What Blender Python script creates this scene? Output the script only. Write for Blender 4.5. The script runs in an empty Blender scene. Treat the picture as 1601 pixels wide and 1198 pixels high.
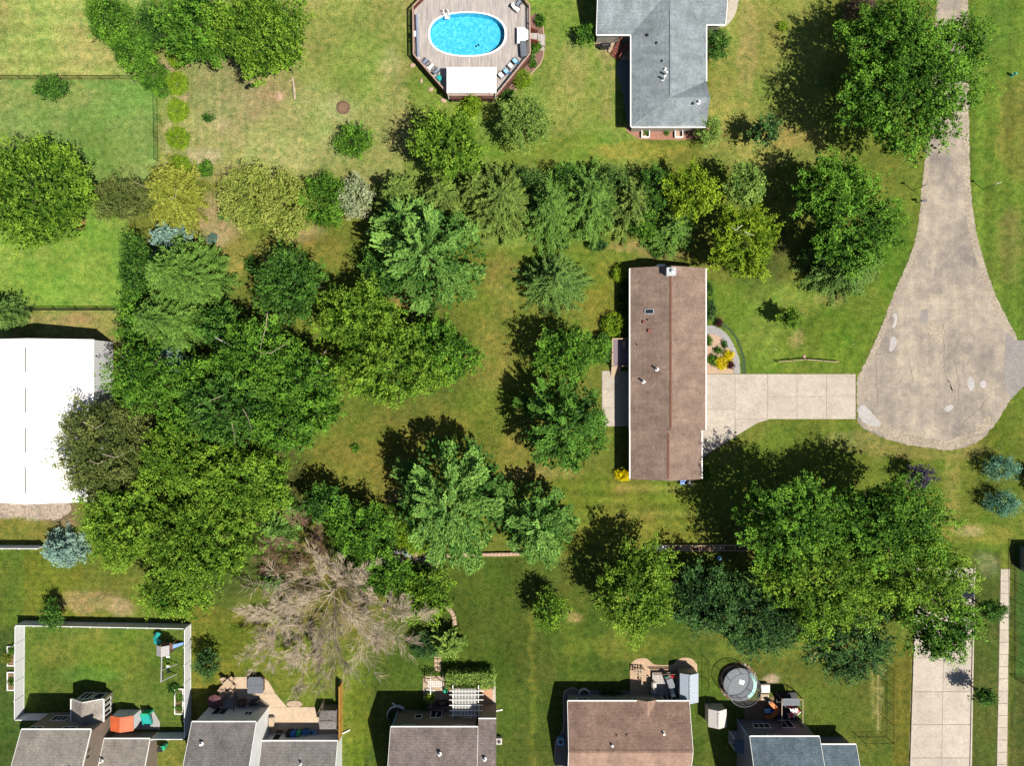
import bpy, math, random
import numpy as np
from math import radians as RAD, pi, sin, cos

# ------------------------------------------------------------------ camera, sky, sun, exposure
SC = bpy.context.scene
COL = SC.collection
HC = 93.0                      # flying height of the drone, m
SX = 12.0                      # photo pixels per metre of ground
cam_d = bpy.data.cameras.new('camera'); cam = bpy.data.objects.new('camera', cam_d); COL.objects.link(cam)
cam.location = (0, 0, HC); cam.rotation_euler = (0, 0, 0)
cam_d.sensor_width = 36.0; cam_d.lens = 36.0 * HC / (1601 / SX)
cam_d.clip_start = 0.5; cam_d.clip_end = 3000
SC.camera = cam
w = bpy.data.worlds.new('World'); SC.world = w; w.use_nodes = True
nt = w.node_tree; nt.nodes.clear()
sky = nt.nodes.new('ShaderNodeTexSky'); sky.sky_type = 'NISHITA'; sky.sun_disc = False
SUN_V = (0.49, -0.38, 1.0)     # towards the sun
el = math.atan2(1.0, math.hypot(SUN_V[0], SUN_V[1]))
sky.sun_elevation = el; sky.sun_rotation = math.atan2(SUN_V[0], SUN_V[1])
bg = nt.nodes.new('ShaderNodeBackground'); bg.inputs['Strength'].default_value = 0.05
wo = nt.nodes.new('ShaderNodeOutputWorld')
nt.links.new(sky.outputs[0], bg.inputs[0]); nt.links.new(bg.outputs[0], wo.inputs[0])
sd = bpy.data.lights.new('sun', 'SUN'); sd.energy = 4.9; sd.angle = RAD(0.5); sd.color = (1.0, 0.93, 0.81)
sun = bpy.data.objects.new('sun', sd); COL.objects.link(sun); sun.location = (60, -45, 120)
sun.rotation_euler = (math.atan2(math.hypot(SUN_V[0], SUN_V[1]), 1.0), 0, math.atan2(SUN_V[0], -SUN_V[1]))
SC.view_settings.view_transform = 'Standard'; SC.view_settings.look = 'None'
SC.view_settings.exposure = 0.68; SC.view_settings.gamma = 1.0; SC.view_settings.use_curve_mapping = False
SC.render.engine = 'CYCLES'
SC.cycles.max_bounces = 5; SC.cycles.diffuse_bounces = 1; SC.cycles.glossy_bounces = 2
SC.cycles.transmission_bounces = 3; SC.cycles.transparent_max_bounces = 8

rnd = random.Random(7)
WL = {}                        # world origin of every object that may get children

# ------------------------------------------------------------------ basic helpers
def lin(c):
    c /= 255.0
    return c / 12.92 if c <= 0.04045 else ((c + 0.055) / 1.055) ** 2.4
def A(r, g, b, k=1.9):
    return (min(.8, lin(r) / k), min(.8, lin(g) / k * 1.03), min(.8, lin(b) / k * 1.12), 1.0)
def P(px, py, h=0.0):          # a photo position at height h -> metres
    f = (HC - h) / HC / SX
    return ((px - 800.5) * f, (599 - py) * f, h)
def G(gx, gy, h=0.0):          # position in ground units (1/12 m, same origin as the photo) -> metres
    return ((gx - 800.5) / SX, (599 - gy) / SX, h)
def tr(px, h):  return 800.5 + (px - 800.5) * (HC - h) / HC
def trY(py, h): return 599 + (py - 599) * (HC - h) / HC

def tag(o, label=None, cat=None, group=None, kind=None):
    if label: o['label'] = label
    if cat: o['category'] = cat
    if group: o['group'] = group
    if kind: o['kind'] = kind
    return o
def thing(name, loc, label, cat, group=None):
    o = bpy.data.objects.new(name, None); COL.objects.link(o)
    o.empty_display_size = 0.3; o.location = loc; WL[o.name] = tuple(loc)
    return tag(o, label, cat, group)
class MB:
    def __init__(s): s.v = []; s.f = []; s.m = []
    def poly(s, pts, mi=0):
        n = len(s.v); s.v += [tuple(p) for p in pts]; s.f.append(tuple(range(n, n + len(pts)))); s.m.append(mi)
    def prism(s, pts, z0, z1, mi=0):   # pts (x, y) any order
        a = sum(pts[i][0] * pts[(i + 1) % len(pts)][1] - pts[(i + 1) % len(pts)][0] * pts[i][1] for i in range(len(pts)))
        if a < 0: pts = pts[::-1]
        k = len(pts); n = len(s.v)
        s.v += [(p[0], p[1], z0) for p in pts] + [(p[0], p[1], z1) for p in pts]
        s.f.append(tuple(range(n + k - 1, n - 1, -1))); s.f.append(tuple(range(n + k, n + 2 * k))); s.m += [mi, mi]
        for i in range(k):
            j = (i + 1) % k; s.f.append((n + i, n + j, n + k + j, n + k + i)); s.m.append(mi)
    def slab(s, top, t, mi=0):         # polygon in space with vertical thickness t below
        k = len(top); n = len(s.v)
        a = sum(top[i][0] * top[(i + 1) % k][1] - top[(i + 1) % k][0] * top[i][1] for i in range(k))
        if a < 0: top = top[::-1]
        s.v += [(p[0], p[1], p[2] - t) for p in top] + [tuple(p) for p in top]
        s.f.append(tuple(range(n + k - 1, n - 1, -1))); s.f.append(tuple(range(n + k, n + 2 * k))); s.m += [mi, mi]
        for i in range(k):
            j = (i + 1) % k; s.f.append((n + i, n + j, n + k + j, n + k + i)); s.m.append(mi)
    def box(s, x0, x1, y0, y1, z0, z1, mi=0):
        s.prism([(min(x0, x1), min(y0, y1)), (max(x0, x1), min(y0, y1)), (max(x0, x1), max(y0, y1)), (min(x0, x1), max(y0, y1))], z0, z1, mi)
    def cbox(s, c, sx, sy, sz, rot=0.0, mi=0):   # centre of the base
        ca, sa = cos(rot), sin(rot)
        pts = [(c[0] + x * ca - y * sa, c[1] + x * sa + y * ca) for x, y in ((-sx / 2, -sy / 2), (sx / 2, -sy / 2), (sx / 2, sy / 2), (-sx / 2, sy / 2))]
        s.prism(pts, c[2], c[2] + sz, mi)
    def bar(s, p, q, wd, ht, mi=0):    # horizontal-section beam from p to q
        p = np.array(p, float); q = np.array(q, float); d = q - p; L = np.linalg.norm(d)
        if L < 1e-6: return
        d /= L; up = np.array((0, 0, 1.0))
        if abs(d[2]) > 0.95: up = np.array((1.0, 0, 0))
        a = np.cross(d, up); a /= np.linalg.norm(a); b = np.cross(a, d)
        n = len(s.v)
        for o in (p, q):
            for x, y in ((-1, -1), (1, -1), (1, 1), (-1, 1)):
                s.v.append(tuple(o + a * x * wd / 2 + b * y * ht / 2))
        s.f += [(n + 3, n + 2, n + 1, n), (n + 4, n + 5, n + 6, n + 7)] + [(n + i, n + (i + 1) % 4, n + 4 + (i + 1) % 4, n + 4 + i) for i in range(4)]
        s.m += [mi] * 6
    def tube(s, pts, rad, n=6, mi=0, cap=True):
        rings = []; pts = [np.array(p, float) for p in pts]
        if not hasattr(rad, '__len__'): rad = [rad] * len(pts)
        for i, p in enumerate(pts):
            d = pts[min(i + 1, len(pts) - 1)] - pts[max(i - 1, 0)]; d /= (np.linalg.norm(d) + 1e-9)
            up = np.array((0, 0, 1.0)) if abs(d[2]) < 0.9 else np.array((1.0, 0, 0))
            a = np.cross(d, up); a /= np.linalg.norm(a); b = np.cross(d, a)
            st = len(s.v)
            for k in range(n):
                t = 2 * pi * k / n; s.v.append(tuple(p + (a * cos(t) + b * sin(t)) * rad[i]))
            rings.append(st)
        for r0, r1 in zip(rings, rings[1:]):
            for k in range(n):
                s.f.append((r0 + k, r0 + (k + 1) % n, r1 + (k + 1) % n, r1 + k)); s.m.append(mi)
        if cap:
            s.f.append(tuple(rings[0] + k for k in range(n - 1, -1, -1))); s.f.append(tuple(rings[-1] + k for k in range(n))); s.m += [mi, mi]
    def cyl(s, c, r, h, n=12, r2=None, mi=0):
        s.tube([(c[0], c[1], c[2]), (c[0], c[1], c[2] + h)], [r, r if r2 is None else r2], n, mi)
    def build(s, name, mats, parent=None, smooth=False):
        v = np.array(s.v, float)
        if parent is not None: org = np.array(WL[parent.name])
        else: org = np.array(((v[:, 0].min() + v[:, 0].max()) / 2, (v[:, 1].min() + v[:, 1].max()) / 2, v[:, 2].min()))
        me = bpy.data.meshes.new(name); me.from_pydata([tuple(p) for p in (v - org)], [], s.f)
        if not isinstance(mats, (list, tuple)): mats = [mats]
        for m in mats: me.materials.append(m)
        if len(mats) > 1: me.polygons.foreach_set('material_index', s.m)
        if smooth: me.polygons.foreach_set('use_smooth', [True] * len(me.polygons))
        o = bpy.data.objects.new(name, me); COL.objects.link(o)
        if parent is not None: o.parent = parent
        else: o.location = tuple(org)
        WL[o.name] = tuple(org)
        return o
def ccopy(o, parent, dx=0, dy=0, dz=0, rz=0.0, name=None):      # a part again, sharing its mesh
    c = o.copy(); COL.objects.link(c); c.parent = parent
    c.location = (o.location[0] + dx, o.location[1] + dy, o.location[2] + dz); c.rotation_euler = (0, 0, rz)
    return c
def dup(root, loc, rz=0.0, label=None, scale=None):             # a whole thing again
    r = root.copy(); COL.objects.link(r); r.location = loc; r.rotation_euler = (0, 0, rz); WL[r.name] = tuple(loc)
    if label: r['label'] = label
    if scale: r.scale = scale
    for ch in [o for o in bpy.data.objects if o.parent == root]:
        c = ch.copy(); COL.objects.link(c); c.parent = r
        for g in [o for o in bpy.data.objects if o.parent == ch]:
            d = g.copy(); COL.objects.link(d); d.parent = c
    return r

# ------------------------------------------------------------------ materials
def newmat(name):
    m = bpy.data.materials.new(name); m.use_nodes = True
    return m, m.node_tree, m.node_tree.nodes['Principled BSDF']
def ND(t, ty, **k):
    n = t.nodes.new(ty)
    for a, b in k.items(): setattr(n, a, b)
    return n
def mixc(t, fac, a, b, mode='MIX'):
    n = t.nodes.new('ShaderNodeMix'); n.data_type = 'RGBA'; n.blend_type = mode
    for i, s in ((0, fac), (6, a), (7, b)):
        if hasattr(s, 'is_linked'): t.links.new(s, n.inputs[i])
        elif isinstance(s, (int, float)): n.inputs[i].default_value = s
        else: n.inputs[i].default_value = s
    return n.outputs[2]
def ramp(t, src, stops):
    r = t.nodes.new('ShaderNodeValToRGB'); el = r.color_ramp.elements
    el[0].position = stops[0][0]; el[0].color = stops[0][1]; el[1].position = stops[-1][0]; el[1].color = stops[-1][1]
    for p, c in stops[1:-1]:
        e = el.new(p); e.color = c
    t.links.new(src, r.inputs[0]); return r.outputs[0]
def noise(t, vec, scale, detail=4, rough=0.6, out=0):
    n = t.nodes.new('ShaderNodeTexNoise'); n.inputs['Scale'].default_value = scale
    n.inputs['Detail'].default_value = detail; n.inputs['Roughness'].default_value = rough
    if vec is not None: t.links.new(vec, n.inputs['Vector'])
    return n.outputs[out]
def wpos(t):
    return t.nodes.new('ShaderNodeNewGeometry').outputs['Position']
def gr(v): return (v, v, v, 1)
def bump(t, b, h, dist=0.02, st=0.6):
    n = t.nodes.new('ShaderNodeBump'); n.inputs['Distance'].default_value = dist; n.inputs['Strength'].default_value = st
    t.links.new(h, n.inputs['Height']); t.links.new(n.outputs[0], b.inputs['Normal'])
MATS = {}
def plain(name, col, rough=0.6, var=0.25, scale=2.5, metal=0.0, spec=0.4):
    if name in MATS: return MATS[name]
    m, t, b = newmat(name); p = wpos(t)
    f = noise(t, p, scale, 5); f2 = noise(t, p, scale * 9, 3)
    c = mixc(t, 1.0, col, ramp(t, f, [(0.3, gr(1 - var)), (0.7, gr(1 + var))]), 'MULTIPLY')
    c = mixc(t, 1.0, c, ramp(t, f2, [(0.3, gr(1 - var * .5)), (0.7, gr(1 + var * .5))]), 'MULTIPLY')
    t.links.new(c, b.inputs['Base Color']); b.inputs['Roughness'].default_value = rough
    b.inputs['Metallic'].default_value = metal; b.inputs['Specular IOR Level'].default_value = spec
    bump(t, b, f2, 0.01, 0.3)
    MATS[name] = m; return m
def shingle(name, c1, c2, swap):
    m, t, b = newmat(name); p = wpos(t)
    mp = ND(t, 'ShaderNodeMapping'); t.links.new(p, mp.inputs[0])
    if swap: mp.inputs['Rotation'].default_value = (0, 0, pi / 2)
    br = ND(t, 'ShaderNodeTexBrick', offset=0.5)
    t.links.new(mp.outputs[0], br.inputs['Vector'])
    br.inputs['Scale'].default_value = 1.0; br.inputs['Brick Width'].default_value = 0.31; br.inputs['Row Height'].default_value = 0.15
    br.inputs['Mortar Size'].default_value = 0.012; br.inputs['Bias'].default_value = 0.0
    br.inputs['Color1'].default_value = c1; br.inputs['Color2'].default_value = c2
    br.inputs['Mortar'].default_value = tuple(v * .5 for v in c1[:3]) + (1,)
    # wear: streaks down the slope and blotches
    ms = ND(t, 'ShaderNodeMapping'); t.links.new(p, ms.inputs[0])
    ms.inputs['Scale'].default_value = (0.25, 1.6, 1) if swap else (1.6, 0.25, 1)
    st = noise(t, ms.outputs[0], 1.0, 4); bl = noise(t, p, 0.55, 5); g2 = noise(t, p, 5.5, 5, 0.75); g3 = noise(t, p, 16, 3, 0.7)
    c = mixc(t, 1.0, br.outputs[0], ramp(t, st, [(0.3, gr(1.06)), (0.7, gr(1.36))]), 'MULTIPLY')
    c = mixc(t, 1.0, c, ramp(t, bl, [(0.3, gr(.74)), (0.72, gr(1.2))]), 'MULTIPLY')
    c = mixc(t, 1.0, c, ramp(t, g2, [(0.36, gr(.78)), (0.64, gr(1.22))]), 'MULTIPLY')
    c = mixc(t, 1.0, c, ramp(t, g3, [(0.3, gr(.75)), (0.7, gr(1.25))]), 'MULTIPLY')
    t.links.new(c, b.inputs['Base Color']); b.inputs['Roughness'].default_value = 0.9; b.inputs['Specular IOR Level'].default_value = 0.2
    bump(t, b, br.outputs['Fac'], 0.01, -0.6)
    return m
def siding(name, col, step=0.15):
    m, t, b = newmat(name); p = wpos(t)
    sp = ND(t, 'ShaderNodeSeparateXYZ'); t.links.new(p, sp.inputs[0])
    mm = ND(t, 'ShaderNodeMath', operation='MODULO'); mm.inputs[1].default_value = step; t.links.new(sp.outputs[2], mm.inputs[0])
    dv = ND(t, 'ShaderNodeMath', operation='DIVIDE'); dv.inputs[1].default_value = step; t.links.new(mm.outputs[0], dv.inputs[0])
    c = mixc(t, 1.0, col, ramp(t, dv.outputs[0], [(0.0, gr(.7)), (0.12, gr(1)), (1, gr(1.03))]), 'MULTIPLY')
    c = mixc(t, 1.0, c, ramp(t, noise(t, p, 1.5, 5), [(0.3, gr(.88)), (0.7, gr(1.08))]), 'MULTIPLY')
    t.links.new(c, b.inputs['Base Color']); b.inputs['Roughness'].default_value = 0.55
    bump(t, b, dv.outputs[0], 0.015, 0.5)
    return m
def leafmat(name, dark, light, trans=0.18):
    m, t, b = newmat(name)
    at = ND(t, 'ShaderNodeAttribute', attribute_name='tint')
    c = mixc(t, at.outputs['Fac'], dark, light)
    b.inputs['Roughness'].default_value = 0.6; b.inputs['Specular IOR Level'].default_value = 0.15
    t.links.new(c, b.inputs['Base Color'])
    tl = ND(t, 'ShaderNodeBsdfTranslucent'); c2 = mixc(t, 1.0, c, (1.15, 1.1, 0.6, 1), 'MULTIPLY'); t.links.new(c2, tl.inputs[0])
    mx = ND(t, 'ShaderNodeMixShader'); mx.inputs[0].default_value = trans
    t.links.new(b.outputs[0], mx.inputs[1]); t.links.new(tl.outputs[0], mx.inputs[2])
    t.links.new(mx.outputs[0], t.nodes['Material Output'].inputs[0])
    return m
def concrete(name, col, var=0.12, grain=0.12, joint=None):
    m, t, b = newmat(name); p = wpos(t)
    c = mixc(t, 1.0, col, ramp(t, noise(t, p, 0.35, 6, 0.6), [(0.3, gr(1 - var)), (0.7, gr(1 + var))]), 'MULTIPLY')
    c = mixc(t, 1.0, c, ramp(t, noise(t, p, 3.0, 6, 0.7), [(0.38, gr(1 - grain)), (0.62, gr(1 + grain * .6))]), 'MULTIPLY')
    stn = noise(t, p, 0.9, 8, 0.72)
    c = mixc(t, 1.0, c, ramp(t, stn, [(0.36, (.91, .90, .89, 1)), (0.5, gr(1)), (0.7, gr(1.05))]), 'MULTIPLY')
    h = noise(t, p, 14, 3, 0.7)
    c = mixc(t, 1.0, c, ramp(t, h, [(0.38, gr(1 - grain)), (0.62, gr(1 + grain * .5))]), 'MULTIPLY')
    oi = ND(t, 'ShaderNodeObjectInfo')
    c = mixc(t, 1.0, c, ramp(t, oi.outputs['Random'], [(0, gr(.95)), (1, gr(1.05))]), 'MULTIPLY')
    t.links.new(c, b.inputs['Base Color']); b.inputs['Roughness'].default_value = 0.85; b.inputs['Specular IOR Level'].default_value = 0.25
    bump(t, b, h, 0.004, 0.5)
    return m
def glassmat():
    m, t, b = newmat('window glass')
    b.inputs['Base Color'].default_value = (0.012, 0.016, 0.02, 1); b.inputs['Roughness'].default_value = 0.06
    b.inputs['Specular IOR Level'].default_value = 0.6
    t.links.new(mixc(t, noise(t, wpos(t), 0.8, 2), (0.008, 0.012, 0.016, 1), (0.03, 0.035, 0.04, 1)), b.inputs['Base Color'])
    return m

M_grey = shingle('grey shingles', A(140, 150, 152), A(160, 168, 168), True)
M_greyB = shingle('grey shingles crosswise', A(140, 150, 152), A(160, 168, 168), False)
M_brown = shingle('brown shingles', A(146, 123, 108), A(162, 138, 120), True)
M_tan = shingle('brown shingles wide roof', A(142, 116, 100), A(160, 132, 114), False)
M_tan_lit = shingle('tan shingles brightened as sunlit', A(166, 136, 116), A(182, 150, 128), False)  # lighter copy of the wide roof's brown; sunlight put into the colour
M_wood = shingle('weathered grey shingles', A(136, 130, 124), A(152, 145, 138), False)
M_beige = shingle('beige grey shingles', A(158, 150, 138), A(176, 166, 152), False)
M_beigeN = shingle('beige grey shingles crosswise', A(158, 150, 138), A(176, 166, 152), True)
M_blue = shingle('blue grey shingles', A(98, 116, 124), A(120, 134, 142), False)
M_white = plain('white trim', (0.78, 0.78, 0.76, 1), 0.45, 0.05)
M_vinyl = plain('white vinyl', (0.62, 0.63, 0.66, 1), 0.4, 0.04)
M_wtan = siding('tan siding', A(168, 150, 130)); M_wblue = siding('pale siding', (0.34, 0.36, 0.35, 1))
M_wwhite = siding('white siding', (0.66, 0.68, 0.70, 1)); M_wgreen = siding('sage siding', A(150, 160, 150))
M_wbrick = siding('cream siding', A(190, 184, 170)); M_wgrey = siding('grey lilac siding', A(150, 148, 165))
M_metal = plain('galvanised metal', (0.42, 0.45, 0.47, 1), 0.35, 0.1, metal=0.3)
M_dark = plain('dark metal', (0.02, 0.02, 0.022, 1), 0.4, 0.1)
M_glass = glassmat()
M_cedar = plain('red stained cedar', A(150, 84, 66), 0.7, 0.25, 4)
M_cap = plain('sun faded rail cap', A(206, 170, 150), 0.7, 0.15, 5)
M_timber = plain('yellow pine board', A(216, 160, 70), 0.7, 0.15, 5)
M_tanw = plain('pale tan wood', A(214, 186, 150), 0.7, 0.2, 5)
M_dirt = plain('bare soil', A(150, 120, 92), 0.95, 0.3, 3)
M_mulch = plain('brown mulch', A(138, 102, 84), 0.95, 0.4, 6)
M_stone = plain('pink buff stone', A(214, 180, 150), 0.85, 0.2, 4)
M_bark = plain('grey brown bark', A(110, 92, 78), 0.9, 0.3, 5)
M_dead = plain('dead silver wood', A(208, 186, 156), 0.85, 0.3, 1.2)
M_birch = plain('pale birch bark', (0.62, 0.60, 0.55, 1), 0.7, 0.15, 5)
M_conc = concrete('pale concrete', A(218, 204, 184)); M_concG = concrete('grey concrete', A(190, 186, 180))
M_pav = concrete('buff pavers', A(214, 186, 156), 0.12, 0.2)
M_slab = concrete('sidewalk concrete', A(222, 208, 186))
M_black = plain('black plastic', (0.018, 0.019, 0.022, 1), 0.35, 0.1)
M_blueP = plain('blue plastic', (0.02, 0.14, 0.5, 1), 0.35, 0.1)
M_greenP = plain('green plastic', (0.02, 0.32, 0.16, 1), 0.35, 0.1)
M_teal = plain('teal plastic', (0.02, 0.3, 0.28, 1), 0.35, 0.1)
M_orange = plain('orange roof panel', A(236, 112, 62), 0.6, 0.22, 1.5)
M_redP = plain('red plastic', (0.5, 0.02, 0.04, 1), 0.4, 0.1)
M_lblue = plain('light blue plastic', (0.2, 0.4, 0.6, 1), 0.4, 0.1)
M_cover = plain('grey vinyl cover', A(120, 126, 132), 0.55, 0.15)
M_fab = plain('grey sling fabric', A(150, 160, 175), 0.7, 0.1)

# ================================================================== GROUND
def fnoise(x, y, scale, seed):
    r = np.random.RandomState(seed); n = 64; g = r.rand(n, n)
    u = x / scale; v = y / scale; i = np.floor(u).astype(int); j = np.floor(v).astype(int)
    fx = u - i; fy = v - j; fx = fx * fx * (3 - 2 * fx); fy = fy * fy * (3 - 2 * fy)
    a = g[i % n, j % n]; b_ = g[(i + 1) % n, j % n]; c = g[i % n, (j + 1) % n]; d = g[(i + 1) % n, (j + 1) % n]
    return (a * (1 - fx) + b_ * fx) * (1 - fy) + (c * (1 - fx) + d * fx) * fy - 0.5
def sm(e0, e1, x):
    t = np.clip((x - e0) / (e1 - e0), 0, 1); return t * t * (3 - 2 * t)
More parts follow.
